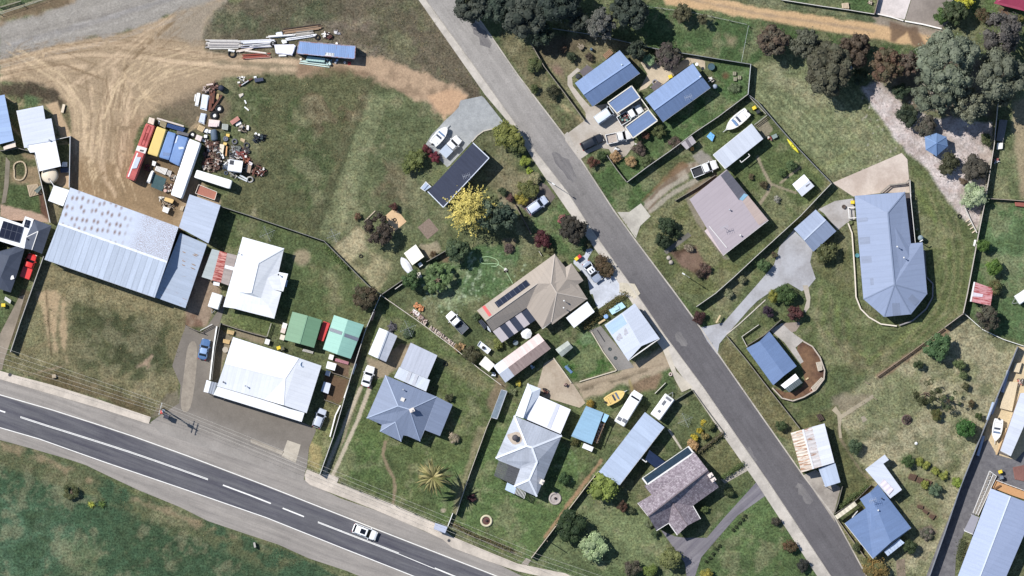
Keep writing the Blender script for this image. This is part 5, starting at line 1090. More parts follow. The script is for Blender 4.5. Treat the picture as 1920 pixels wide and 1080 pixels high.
h=house('maroon_house','maroon hipped roof corner showing at the north-east edge','house',P);roof(h,[[(P[0],2.8),(A3.p(1850,-40),3.6),(A3.p(1945,-20),3.6),(P[2],2.8),(P[3],2.8)],[(P[0],2.8),(P[1],2.8),(A3.p(1945,-20),3.6),(A3.p(1850,-40),3.6)]],ROOF((150,62,86),.06));walls(h,[(p,2.8)for p in P],WALLB,.4)
# trees and plants
BARK=M((120,104,88),.2,3)
def leafmesh(cs,ns,size,asp=.62,tint=None,hue=None,up=.35,rs=RNG):
 """quads at cs facing about ns"""
 n=len(cs);nn=ns+rs.normal(0,.42,(n,3));nn[:,2]+=up;nn/=np.linalg.norm(nn,axis=1)[:,None]+1e-9
 r=rs.normal(0,1,(n,3));u=np.cross(nn,r);u/=np.linalg.norm(u,axis=1)[:,None]+1e-9;v=np.cross(nn,u)
 s=size*rs.uniform(.6,1.35,(n,1));u=u*s;v=v*s*asp
 vs=np.stack([cs-u*.5,cs-v*.5+u*.08,cs+u*.5,cs+v*.5+u*.08],1).reshape(-1,3)
 return vs,np.repeat(tint,4),np.repeat(hue,4)
def npmesh(name,vs,mat,tint,hue,parent):
 me=bpy.data.meshes.new(name);n=len(vs)//4
 me.vertices.add(len(vs));me.vertices.foreach_set('co',vs.astype(np.float32).ravel())
 me.loops.add(len(vs));me.loops.foreach_set('vertex_index',np.arange(len(vs),dtype=np.int32))
 me.polygons.add(n);me.polygons.foreach_set('loop_start',np.arange(0,len(vs),4,dtype=np.int32));me.update(calc_edges=True)
 for k,a in(('tint',tint),('hue',hue)):me.attributes.new(k,'FLOAT','POINT').data.foreach_set('value',a.astype(np.float32))
 me.materials.append(mat);o=bpy.data.objects.new(name,me);COL.objects.link(o);o.parent=parent;return o
def trunk(parent,h,r,tips,bark=BARK):
 mb=MB();top_=Vector((RNG.normal(0,.04)*h,RNG.normal(0,.04)*h,h*.62));mb.tube((0,0,-.05),top_*.5,r,r*.75,8).tube(top_*.5,top_,r*.75,r*.4,8)
 for t in tips:
  t=Vector(t);b_=top_*RNG.uniform(.4,.95);m_=b_.lerp(t,.55)+Vector((0,0,.06*h));mb.tube(b_,m_,r*.42,r*.25,6).tube(m_,t,r*.25,r*.08,6)
 return mb.build('trunk',bark,parent,local=True)
def plant(name,label,cat,p,r,h,c,c2=None,n=None,size=None,cl=None,group=None,sx=1,sy=1,rot=0,base=.25,crad=.36,tv=.32,bark=BARK,trunk_=True,flat=.75,up=.5,seed=None,solid=True):
 """crown of leaf clumps: centres over an ellipsoid of plan radius r (plan units), height h metres"""
 rs=np.random.RandomState(seed if seed is not None else int(p[0]*7+p[1]*13)%99991)
 R_=r/10;zc=h*(base+(1-base)*.45);loc=W(p,h*.6);loc.z=0
 e=empty(name,loc,label,cat,group)
 size=size or max(.15,min(.38,R_*.15));K=cl or max(8,int(11+R_*R_*2.4))if name=='shrub' else cl or int(16+R_*R_*3.6)
 crad=crad*(.8 if name=='tree' else 1);N=n or int(min(16000,200+34*(R_**2)*sx*sy*(.32/size)**2*4.2))
 d=rs.normal(0,1,(K,3));d[:,2]=np.abs(d[:,2])*flat+rs.uniform(-.35,.2,K);d/=np.linalg.norm(d,axis=1)[:,None]
 rad=rs.uniform(.45,.86,(K,1));H2=h*(1-base)*.5
 cc=d*rad*np.array([R_*sx,R_*sy,H2]);cr=R_*crad*1.08*rs.uniform(.7,1.3,K)*math.sqrt(sx*sy)
 cf=.3 if name=='shrub' else .16
 if flat>=.75 and cl is None:cc[0]=(0,0,-H2*.12);cr[0]=R_*(.86 if name=='shrub' else .66)*min(1,math.sqrt(sx*sy)*1.1)
 ci=rs.randint(0,K,N);ci=np.where(rs.rand(N)<cf,0,ci);o=rs.normal(0,1,(N,3));o[:,2]=o[:,2]*.8+.32;o/=np.linalg.norm(o,axis=1)[:,None]
 o2=o;o=o*rs.uniform(.72,1.0,(N,1))*(1+.12*rs.normal(0,1,(N,1)))
 cs=cc[ci]+o*cr[ci][:,None]*np.array([1,1,min(1.0,max(.4,H2/max(R_,.1)))])
 ct,st=math.cos(rot),math.sin(rot);x,y=cs[:,0].copy(),cs[:,1].copy();cs[:,0]=x*ct-y*st;cs[:,1]=x*st+y*ct;cs[:,2]+=h*(base+(1-base)*.5);cs[:,2]=np.clip(cs[:,2],.05,None)
 tk=rs.uniform(1-tv,1+tv,K)[ci]*rs.uniform(.84,1.16,N);hk=np.clip(rs.uniform(0,1,K)[ci]*.75+rs.uniform(0,.4,N)-.1,0,1)
 vs,t4,h4=leafmesh(cs,o2,size,tint=tk,hue=hk,up=up,rs=rs)
 u8=np.linspace(0,2*math.pi,9)[:-1];v5=np.linspace(-1.3,1.57,6);B_=[];bt=[];bh=[]
 for k in range(K):
  rr=cr[k]*.68*rs.uniform(.78,1.15,(6,8));zz=min(1.0,max(.4,H2/max(R_,.1)))
  g=np.stack([rr*np.cos(v5)[:,None]*np.cos(u8),rr*np.cos(v5)[:,None]*np.sin(u8),rr*zz*np.sin(v5)[:,None]*np.ones(8)],-1)+cc[k]
  x,y=g[...,0].copy(),g[...,1].copy();g[...,0]=x*ct-y*st;g[...,1]=x*st+y*ct;g[...,2]=np.clip(g[...,2]+h*(base+(1-base)*.5),.04,None);g1=np.roll(g,-1,1)
  B_.append(np.stack([g[:-1],g1[:-1],g1[1:],g[1:]],2).reshape(-1,3));bt.append(np.full(160,rs.uniform(.72,1.0)));bh.append(np.full(160,rs.uniform(0,1)))
 if solid:vs=np.concatenate([vs]+B_);t4=np.concatenate([t4]+bt);h4=np.concatenate([h4]+bh)
 npmesh('crown',vs,LEAF(c,c2),t4,h4,e)
 if trunk_:
  tips=[(cc[k][0]*ct-cc[k][1]*st,cc[k][0]*st+cc[k][1]*ct,cc[k][2]+h*(base+(1-base)*.5))for k in range(min(K,6))];trunk(e,h,max(.04,min(.4,R_*.09)),tips,bark)
 return e
def fronds(name,label,cat,p,r,h,c,c2,n=46,wid=.5,droop=.5,seed=3,group=None,tilt=(.1,1.0),seg=7,tr=.22):
 """radial strap fronds over a stem"""
 rs=np.random.RandomState(seed);loc=W(p,h);loc.z=0;e=empty(name,loc,label,cat,group);R_=r/10;Q_,T,U=[],[],[]
 for k in range(n):
  a=k*2.39996+rs.uniform(-.2,.2);el=rs.uniform(*tilt);L=R_*rs.uniform(.8,1.15);tk=rs.uniform(.72,1.3);hk=rs.uniform(0,1)
  P=[]
  for i in range(seg+1):
   t=i/seg;rr=L*(math.cos(el*.9)*t);z=h+L*(math.sin(el)*t-droop*t*t*(1.1-el*.3));P.append(np.array([rr*math.cos(a),rr*math.sin(a),max(.05,z)]))
  s=np.array([-math.sin(a),math.cos(a),0])*wid/2
  for i in range(seg):
   w0=math.sin(math.pi*(.12+.86*i/seg));w1=math.sin(math.pi*(.12+.86*(i+1)/seg));dz=np.array([0,0,.25*wid])
   for sg in(1,-1):
    Q_+=[P[i]+dz,P[i+1]+dz,P[i+1]+s*w1*sg,P[i]+s*w0*sg];T+=[tk*rs.uniform(.85,1.15)]*4;U+=[hk]*4
 npmesh('fronds',np.array(Q_),LEAF(c,c2),np.array(T),np.array(U),e);MB().tube((0,0,-.05),(0,0,h),tr*1.2,tr,10).build('trunk',M((110,92,74),.25,4),e,local=True)
 return e
DKB=(58,66,58);DKB2=(84,88,78);EUC=(112,120,100);EUC2=(130,136,118);BRN=(104,86,72);BRN2=(86,90,70)
def T_(lab,p,r,h,c,c2,**k):return plant('tree',lab,'tree',p,r,h,c,c2,**k)
def S_h(lab,p,r,h,c,c2,**k):return plant('shrub',lab,'shrub',p,r,h,c,c2,**k)
G='dark trees of the north grove'
T_('dark blue-green tree nearest the street at the top edge',(885,12),34,8,DKB,DKB2,group=G)
T_('dark blue-green tree second from the street in the north grove',(935,8),34,8,DKB,(70,82,70),group=G)
T_('dark tree with bare grey twigs showing, third from the street in the north grove',(985,28),44,9,DKB,DKB2,group=G)
T_('very dark tree at the top edge behind the grey-crowned one',(1045,2),46,10,(46,56,52),(66,76,66),group=G)
T_('dark tree on the south rim of the north grove, over the fence corner',(1012,62),26,6,DKB,(66,80,62),group=G)
T_('grey crowned tree standing pale among the dark grove',(1128,44),30,9,(112,110,104),(92,94,86),group=G)
T_('dark tree right of the grey crowned one',(1180,18),38,10,DKB,(70,78,66),group=G)
T_('dark tree at the north-east end of the first blue house',(1192,92),20,5,DKB,(74,84,66),group=G)
T_('small dark tree below the grey crowned one near the fence',(1085,40),24,7,DKB,DKB2,group=G)
G='trees along the north-east track'
T_('reddish brown crowned tree alone at the west end of the track row',(1448,78),33,7,BRN,(96,92,78),group=G)
T_('grey-green tree next to the reddish brown one',(1512,82),31,8,(98,100,84),(84,84,70),group=G)
T_('tall olive tree overhanging the striped lawn',(1552,128),46,9,(96,96,78),(84,80,64),group=G,sy=1.15)
T_('dark brown tree behind the olive one by the track',(1600,92),34,7,(78,66,56),(92,80,66),group=G)
T_('reddish brown bushy tree west of the giant grey eucalypts',(1662,122),34,7,(108,82,68),(92,88,66),group=G)
T_('low brown tree touching the giant grey eucalypts',(1702,118),26,6,(104,84,74),(98,92,80),group=G)
S_h('round dark green shrub on the mulch below the reddish tree',(1690,172),17,3,(56,72,54),(74,84,62))
S_h('dark green shrub among trees on the north rim of the mulch',(1614,142),18,3,(60,74,54),(82,92,64))
G='giant grey eucalypts'
for lab,p,r,h,c,c2 in(('giant grey-green eucalypt with the widest crown',(1782,118),64,15,EUC,(128,134,114)),('giant grey eucalypt at the east edge',(1876,140),54,14,(122,126,106),(104,108,92)),('giant dark grey eucalypt in the north-east corner',(1880,62),44,13,(84,80,78),(104,100,94)),('grey-green eucalypt on the south-west side of the giant group',(1752,172),46,12,EUC,(98,102,86)),('brownish eucalypt low in the middle of the giant group',(1815,198),36,11,(112,114,96),(128,130,108)),('rounded eucalypt standing forward at the south-east of the giant group',(1878,178),26,10,(108,108,88),(92,94,78))):
 plant('eucalypt',lab,'tree',p,r,h,c,c2,group=G,crad=.24,cl=int(16+r*.9),tv=.36,bark=M((176,166,154),.15,2),size=.36)
T_('dark tree under the eucalypts at the north garden fence',(1790,22),26,5,(66,84,54),(86,92,66));T_('bright green bush on the bare pad by the north-east garden',(1766,30),17,3.4,(92,116,66),(76,96,56))
S_h('bright yellow flowering bush at the top edge',(1807,4),19,3.2,(214,204,62),(190,190,80));S_h('small bush below the maroon roofed house',(1912,36),9,1.8,(110,110,62),(132,122,70));S_h('brown bush right of the yellow flowering bush',(1842,28),14,2.4,(98,74,58),(80,88,58))
for lab,p,r,h,c,c2 in(('rounded dark green shrub at the lawn edge of the mulch',(1700,216),22,3.4,(50,62,48),(72,80,60)),('grey-brown shrub between the dark round shrub and the gazebo',(1736,236),22,3,(100,92,82),(78,80,68)),('olive shrub south-east of the gazebo',(1779,308),22,3,(84,84,62),(70,72,52)),('dark grey shrub beside the east fence on the mulch',(1828,314),26,3.2,(72,70,62),(92,86,74)),('pale cream-leaved shrub at the foot of the mulch',(1824,366),25,3.4,(176,186,150),(140,158,116)),('bushy olive shrub on the upper east side of the mulch',(1850,262),14,2.6,(98,104,66),(80,86,60)),('reddish grass clump between gazebo shrubs',(1806,340),9,1.2,(124,104,88),(98,88,70))):S_h(lab,p,r,h,c,c2)
for lab,p,r,h,c,c2 in(('tall bright green shrub against the east fence',(1843,460),13,3,(92,118,54),(74,98,50)),('round bright green bush on the far east lawn',(1864,502),17,3,(100,126,56),(78,104,48)),('bushy green creeper behind the red rusty hut',(1868,536),15,2.6,(90,104,62),(110,98,66)),('grey-brown twiggy tree below the red rusty hut',(1850,596),24,4.4,(92,82,72),(76,78,62)),('green citrus tree with white fruit specks in the dry orchard',(1757,650),26,4.2,(70,96,60),(92,116,76)),('small dark sapling in the dry orchard',(1722,684),10,2.2,(58,74,46),(80,90,60)),('pale green sapling in the upper orchard',(1799,684),12,2,(104,116,74),(84,98,62)),('small pale green bush below the upper orchard sapling',(1806,702),9,1.6,(108,118,78),(86,98,64)),('dark twiggy sapling low in the orchard',(1811,724),8,1.6,(70,74,50),(92,90,62)),('round bright green bush in the dry orchard',(1811,801),21,3.6,(72,110,54),(60,92,48)),('brown flowered small shrub in the orchard',(1822,757),8,1.4,(112,88,66),(70,74,50)),('dark green small shrub near the orchard boundary',(1836,781),8,1.6,(78,90,48),(62,76,44)),('dark green bush with white flowers by the garden path',(1604,838),15,2.4,(66,82,56),(90,106,78)),('round dark green bush above the raised vegetable beds',(1702,864),13,2.2,(62,82,46),(80,98,56)),('grey-green bush at the end of the vegetable beds',(1752,918),13,2,(110,126,100),(84,104,76)),('dark bush behind the bright blue house',(1706,1024),15,2.6,(72,84,52),(54,68,44))):S_h(lab,p,r,h,c,c2)
plant('tree','loose dark fruit tree with a gappy crown in the dry orchard','tree',(1736,738),36,4.6,(66,72,46),(86,90,58),cl=26,crad=.17,solid=False,n=3600,size=.22,sx=1.0,sy=.9);plant('tree','thin straggly tree right of the gappy fruit tree','tree',(1780,752),24,3.6,(84,96,62),(66,76,48),cl=14,crad=.2,solid=False,n=1400,size=.2);S_h('straggly bush south of the gappy fruit tree',(1756,778),12,1.8,(84,92,54),(110,104,60))
S_h('dry dark plant in the round fire bed',(1700,786),8,.8,(70,58,56),(96,84,78))
for i,(x,y)in enumerate(((1724,866),(1737,872),(1754,884),(1770,892),(1795,904),(1734,910))):S_h(['yellowish vegetable clump nearest the round bush','yellow-green vegetable clump second from the round bush','yellow-green vegetable clump in the middle of the row','brownish vegetable clump fourth in the row','bright lime vegetable clump at the fence end of the row','leafy clump beside the raised beds'][i],(x,y),9 if i!=4 else 12,1.1,(158,158,78)if i!=4 else(146,166,72),(120,132,66),group='vegetable clumps',trunk_=False)
S_h('mixed flowers in the round bed behind the bright blue house',(1737,1000),13,.9,(132,118,112),(84,96,70));S_h('orange tinged hedge bush on the street corner verge',(1640,1066),27,2.6,(150,120,70),(92,96,58),sy=.8,rot=-.7)
S_h('dark shrub inside the street fence of the bright blue house',(1606,1026),9,1.8,(74,86,56),(98,102,72));S_h('small dark shrub on the street verge, south',(1465,798),12,2,(64,80,52),(86,98,62))
for lab,p,r,h,c,c2 in(('olive green round shrub behind the blue-grey garage',(1550,474),21,3.2,(86,92,58),(108,108,70)),('bushy green shrub beside the curved drive',(1431,498),14,2.4,(76,98,60),(96,116,76)),('round green shrub in the drive circle',(1474,552),19,3,(62,82,46),(82,102,58)),('yellow-green shrub paired with the round green one',(1451,556),12,2.2,(140,136,64),(116,122,62)),('round dark purple shrub',(1440,584),12,2.4,(56,44,58),(72,58,66)),('round maroon shrub by the shed path',(1491,588),15,2.8,(100,62,58),(78,56,54)),('round dark maroon bush on the verge at the drive mouth',(1311,595),13,2,(82,52,50),(66,50,48)),('pale flowering shrub by the long fence',(1366,549),10,1.4,(164,160,130),(104,114,78)),('second pale flowering shrub by the long fence',(1392,524),9,1.4,(156,150,120),(100,108,72)),('small shrub at the drive edge under the fence',(1452,478),6,1,(112,88,74),(84,92,62))):S_h(lab,p,r,h,c,c2)
for lab,p,r,h,c,c2 in(('dark round hedge shrub, upper of the two on the front lawn',(1250,422),18,3,(52,66,46),(68,82,56)),('dark round hedge shrub, lower of the two on the front lawn',(1240,450),16,2.8,(50,62,44),(66,78,54)),('small dark shrub beside the front lawn hedge shrubs',(1268,438),9,1.4,(58,72,50),(74,88,58)),('dark red flowering shrub in the brown front bed',(1322,503),12,1.4,(92,66,60),(120,104,90)),('cream flowered shrub in the brown front bed',(1292,464),10,1.2,(176,160,142),(112,104,84)),('dark shrub at the end of the brown front bed',(1312,512),9,1.4,(62,52,46),(86,72,60)),('green rose bush by the lawn path',(1483,311),12,2,(78,98,60),(104,122,84)),('low leafy bush near the lawn path',(1466,325),9,1.2,(96,116,72),(78,96,58)),('brown shrub on the back lawn',(1432,346),9,1.2,(84,78,54),(104,92,70)),('white flowering clump on the back lawn',(1457,373),7,.9,(190,184,176),(120,122,100)),('small brown shrub on the back lawn',(1408,332),6,.8,(112,98,76),(84,88,58))):S_h(lab,p,r,h,c,c2)
for lab,p,r,h,c,c2 in(('purplish grey bushy shrub on the patio between the blue houses',(1252,106),26,3.4,(96,82,82),(76,76,64)),('spiky pale green shrub on the patio',(1218,112),12,2,(152,176,134),(120,146,104)),('round dark shrub on the dry back lawn',(1072,107),11,1.8,(54,66,48),(72,80,58)),('small dark brown shrub near the round one',(1104,107),9,1.2,(76,66,58),(94,84,72)),('reddish brown small shrub on the dry back lawn',(1058,92),7,1,(110,84,70),(92,82,64)),('dark shrub on the street verge, north',(1035,172),15,2,(58,62,46),(80,78,56)),('round green shrub on the street verge',(1004,166),10,1.6,(74,84,50),(92,100,62)),('bushy green shrub on the verge further up',(1002,122),16,2.2,(84,94,58),(100,104,70)),('red leaved shrub below the blue carport',(1210,252),9,1.8,(128,72,66),(98,80,62)),('olive bushy shrub behind the blue carport',(1234,246),14,2.4,(98,104,62),(76,84,54)),('purplish shrub along the boundary by the shelter',(1266,266),13,1.8,(104,84,80),(80,82,60)),('red leaved bush on the corner lawn',(1113,304),11,1.8,(112,64,58),(84,74,52)),('tan dome shrub in the pebble bed',(1156,294),12,1.6,(184,150,110),(156,128,92)),('second tan dome shrub in the pebble bed',(1182,302),12,1.6,(176,148,108),(146,122,88)),('dark shrub on the brown garden corner',(1198,280),14,1.8,(84,72,66),(108,96,84)),('low green ground bush at the pebble bed',(1210,300),12,1.2,(84,100,62),(104,112,76)),('leafy shrub between house walls',(1222,232),7,1.4,(112,138,84),(88,112,66)),('dark green shrub by the first blue house',(1210,190),10,1.6,(66,82,56),(88,100,70)),('dark bushes on the corner lawn by the pebble bed',(1128,292),10,1.4,(54,72,44),(74,88,54)),('bare plant bed shrub on the east lawn',(1376,165),12,.8,(124,136,104),(96,110,76))):S_h(lab,p,r,h,c,c2)
for i,(p,r)in enumerate((((1296,80),20),((1312,92),12))):T_(['brown tree on the south edge of the track by the grove','small brown tree beside it on the track bank'][i],(1278+i*40,26+i*10),r,3.6,(84,84,62),(100,96,72))
for lab,p,r,h,c,c2 in(('yellow-green shrub, taller of the pair beside the pavement',(948,252),26,4,(134,136,72),(96,102,56)),('dark green shrub, lower of the pair beside the pavement',(966,272),20,3,(74,86,54),(116,118,66)),('lime ball shrub by the pavement',(984,302),11,1.6,(152,162,74),(118,132,62)),('small lime ball shrub',(992,320),7,1.1,(160,178,76),(136,150,66)),('cream and green bush by the pavement',(1004,334),13,1.8,(120,124,86),(170,160,124)),('bushy green shrub at the garden corner by the parked wagon',(990,356),20,2.6,(92,98,60),(118,118,66)),('yellow shrub beside the parked wagon',(978,374),13,1.8,(182,164,76),(140,134,64)),('purple-brown shrub by the conifer',(957,372),8,1.6,(92,66,64),(112,84,78)),('maroon ball shrub by the white pickup tray',(816,295),11,1.6,(128,52,66),(100,46,54)),('dark red shrub beside the boat stern',(800,280),10,1.6,(112,52,58),(86,48,48)),('reddish brown shrub on the mown lawn',(671,406),8,1,(112,78,64),(94,88,62)),('round maroon shrub beside the cream slab',(739,388),9,1.6,(100,66,58),(84,58,52)),('pink flowering shrub by the dark verge tree',(1056,410),11,1.8,(184,112,118),(120,84,74)),('round maroon shrub on the front lawn',(1016,448),17,2.8,(96,52,56),(76,46,48)),('small shrub at the drive corner',(1102,458),9,1.2,(104,104,72),(74,76,56)),('olive shrub below the maroon front shrub',(1032,470),10,1.2,(108,108,72),(84,86,58)),('dark small tree beside the conifer corner',(942,360),9,2,(60,74,52),(84,94,66)),('brown shrub in the little walled bed',(812,478),8,1.2,(92,64,54),(100,96,64)),('purple grey shrub on the front lawn',(954,464),10,.9,(112,92,88),(84,76,68))):S_h(lab,p,r,h,c,c2)
S_h('long clipped brown hedge beside the drive',(1131,500),26,1.6,(96,78,58),(76,68,48),sx=1.1,sy=.52,rot=-1.0,tv=.2);S_h('elongated yellow-green hedge by the boat',(776,302),30,2.8,(112,118,66),(88,98,56),sx=1.0,sy=.48,rot=.85)
T_('dark spreading tree with a purple edge over the cream slab',(710,428),31,4.6,(66,62,56),(84,70,58),sy=1.2,cl=26,crad=.3);T_('dark rounded tree overhanging the street',(1074,430),29,4.6,(58,56,50),(74,68,58));T_('dark brown tree behind the mint garage',(685,558),26,4,(84,72,56),(70,70,50))
T_('feathery green tree beside the upturned boat',(820,524),33,3.4,(92,114,70),(112,130,88),cl=30,crad=.2,tv=.4,n=3200);T_('dark green tree at the fence corner below the upturned boat',(772,524),20,4,(66,90,54),(84,104,66));T_('grey-green tree east of the gold conifer',(920,402),32,8,(104,116,94),(84,98,78),cl=36,crad=.26);T_('dark green tree below the gold conifer',(858,470),26,4.6,(62,80,58),(84,96,66));T_('dark tree at the rear of the grey-green one',(945,408),26,7.5,(58,74,62),(80,92,76))
def conifer(name,label,p,r,h,c,c2,n=150):
 rs=np.random.RandomState(5);loc=W(p,h*.6);loc.z=0;e=empty(name,loc,label,'tree');R_=r/10;V_,N_,T,U=[],[],[],[]
 for k in range(n):
  a=rs.uniform(0,2*math.pi);hh=rs.uniform(.1,1)**.8;L=R_*(1.08-hh*.72)*rs.uniform(.72,1.12);z0=h*hh*.88;tk=rs.uniform(.65,1.4);hk=rs.uniform(0,1)
  m_=34
  for i in range(m_):
   t=(i+1)/m_;sp=.42*(1.02-t)*(R_/4)+.05;V_.append((math.cos(a)*L*t+rs.normal(0,sp),math.sin(a)*L*t+rs.normal(0,sp),z0+L*.28*t*t+rs.normal(0,sp*.6)));N_.append((math.cos(a)*.3,math.sin(a)*.3,1));T.append(tk*rs.uniform(.8,1.2));U.append(min(1,max(0,hk*.8+(1-t)*.3)))
 vs,t4,h4=leafmesh(np.array(V_),np.array(N_),.34,tint=np.array(T),hue=np.array(U),rs=rs);npmesh('crown',vs,LEAF(c,c2),t4,h4,e);MB().tube((0,0,-.05),(0,0,h*.95),.3,.05,10).build('trunk',BARK,e,local=True)
conifer('gold_conifer','big golden yellow feathery conifer beside the charcoal house',(880,392),57,10,(222,204,116),(160,152,86))
fronds('palm','feathery yellow-green palm on the front lawn','palm tree',(812,895),36,7.5,(172,160,112),(112,112,66),n=64,wid=.42,droop=.62,tr=.3)
fronds('fern','yellow fern tussock on the paddock bank','fern',(171,946),9,.35,(186,186,84),(140,150,66),n=22,wid=.12,droop=.5,tr=.04);fronds('fern','green fern tussock beside the yellow one on the paddock bank','fern',(191,945),10,.35,(104,124,64),(84,104,54),n=26,wid=.12,droop=.5,tr=.04);S_h('dark thorny bush on the paddock bank',(132,922),16,1.6,(72,80,50),(92,92,58),cl=12,n=320)
for lab,p,r,h,c,c2 in(('pale flowering round shrub near the dividing wall',(851,821),11,1.3,(176,160,140),(134,128,100)),('dark maroon shrub in the palm shadow',(883,934),9,.9,(92,56,60),(72,52,54)),('clipped round dark green ball tree',(1056,897),13,2.4,(58,82,50),(72,94,58)),('big yellow-green bush at the end of the long shed',(1131,914),28,4.2,(142,154,78),(112,126,64)),('large dense dark green bush',(1072,985),30,4.2,(44,60,38),(60,76,46)),('whitish leaved bush beside the dense dark one',(1113,1025),28,3.6,(172,186,142),(136,156,108)),('maroon shrub behind the tiled house',(1168,950),11,2,(104,72,60),(76,66,52)),('small dark shrub beside the maroon one',(1184,958),8,1.2,(66,76,54),(84,90,64)),('olive bush beside the forked drive',(1256,1050),22,3.6,(124,128,80),(98,104,66)),('greyish brown bush at the bottom edge',(1187,1064),17,2.6,(96,86,76),(76,80,60)),('lime green bush at the bottom edge',(1219,1070),14,2.2,(118,134,66),(92,108,56)),('yellow bush at the bottom edge by the drive',(1323,1078),13,2,(170,158,74),(132,130,62)),('green shrub at the tiled house front wall',(1228,1000),9,1.2,(70,88,58),(92,106,72)),('pale flower shrub at the tiled house west wall',(1216,982),10,1,(136,142,112),(98,110,76)),('round green shrub on the street lawn of the tiled house',(1367,922),10,1.6,(66,78,50),(88,96,62)),('small green shrub by the tiled house porch',(1320,954),8,1.2,(110,124,76),(84,98,60)),('large olive ball shrub in the street corner bed',(1330,797),11,1.6,(124,128,78),(98,104,64)),('yellow ball shrub, upper in the street corner bed',(1319,793),7,1.2,(196,176,66),(168,150,60)),('yellow ball shrub, middle of the street corner bed',(1312,808),7,1.2,(198,178,62),(164,148,58)),('olive tan ball shrub in the street corner bed',(1321,818),8,1.3,(158,140,86),(130,118,72)),('yellow ball shrub, lower in the street corner bed',(1303,820),8,1.3,(204,184,64),(170,152,60)),('big tan dome shrub at the tiled house corner',(1298,834),12,1.8,(196,160,114),(170,140,98)),('dark shrub on the south street lawn',(1455,978),10,1.4,(64,64,56),(88,80,66)),('reddish brown shrub on the south street lawn',(1482,1022),14,2,(110,82,60),(72,76,52)),('black-green shrub near the bottom of the south street lawn',(1506,1060),13,1.8,(48,50,48),(66,66,58)),('yellow flower bush beside the hidden garden bed',(972,719),6,.8,(214,196,84),(150,150,80)),('pale plant by the grey house wing',(961,735),7,.8,(150,150,116),(110,120,86)),('orange flowered bush at the edge of the turning area',(1107,757),9,1.2,(178,146,62),(124,112,60)),('dark twiggy bush by the white trailer',(884,664),17,2.2,(74,74,52),(92,88,64)),('spiky yellow-green plant at the pergola end',(934,646),11,1.6,(134,138,76),(98,106,62)),('clump of green under the clothes hoist',(766,624),11,.8,(70,88,62),(96,110,84)),('low shrub by the grey house drive',(858,652),8,1,(166,136,96),(120,112,76)),('dark leafy bush by the taupe house wall',(893,594),8,1.2,(68,86,56),(92,104,72)),('dark clump at the carport back',(1078,830),8,1,(98,92,52),(72,78,48)),('dark shrub at the flat carport corner',(842,745),9,1.2,(70,72,52),(88,92,64))):S_h(lab,p,r,h,c,c2)
for lab,pts,r,c,c2 in(('bushy hedge between the taupe house drive and the street cottage',M6(340,330,400,280,520,180,600,110,690,50),8,(88,94,54),(112,96,64)),('hedge along the street front of the tiled house lawn',D2(1415,185,1480,140,1590,50),5,(80,72,52),(98,96,64)),('short leafy hedge by the street path of the tiled house',D2(1585,370,1650,330,1740,260),6,(74,88,50),(96,108,64)),('low flowering hedge on the highway boundary',D1(1470,700,1600,780,1740,830,1880,890),5,(110,92,66),(84,92,58)),('low hedge under the fence of the white cottage',B1(530,740,620,830,700,900),6,(84,104,58),(104,118,72)),('bushy hedge by the north side of the blue house',R8(70,500,150,420,240,370,300,320),5,(72,86,50),(92,104,62)),('shaggy growth along the corner house ramp',D3(1480,820,1460,900,1450,960),9,(72,80,56),(96,100,70))):
 L_=sum((Vector(q)-Vector(p)).length for p,q in zip(pts[:-1],pts[1:]));e=empty('hedge',W(pts[0]),lab,'hedge');rs=np.random.RandomState(int(L_*10));n=int(L_*r*2.2);P=[]
 for k in range(n):
  t=rs.uniform(0,L_)
  for p,q in zip(pts[:-1],pts[1:]):
   l=(Vector(q)-Vector(p)).length
   if t<=l:break
   t-=l
  m_=mid(p,q,min(1,t/l));w3=W((m_[0]+rs.normal(0,r*.42),m_[1]+rs.normal(0,r*.42)));P.append((w3.x-e.location.x,w3.y-e.location.y,rs.uniform(.1,1.1)))
 P=np.array(P);vs,t4,h4=leafmesh(P,np.tile([0,0,1.0],(n,1)),.22,tint=rs.uniform(.6,1.4,n),hue=rs.uniform(0,1,n),rs=rs);npmesh('foliage',vs,LEAF(c,c2),t4,h4,e);mb=MB()
 for k in range(6):w3=W(mid(pts[0],pts[1],k/6))-e.location;mb.tube((w3.x,w3.y,-.03),(w3.x,w3.y,.8),.03,.02,6)
 mb.build('stem',BARK,e,local=True)
for i,(x,y)in enumerate(D2(1755,645,1740,665,1715,695,1690,720,1668,745,1570,858,1548,882,1522,915,1500,943,1476,968)):
 S_h('small round dark plant in the row beside the forked drive',(x,y),4.2,.45,(48,58,38),(66,76,48),group='row of small round plants',trunk_=False,n=70)
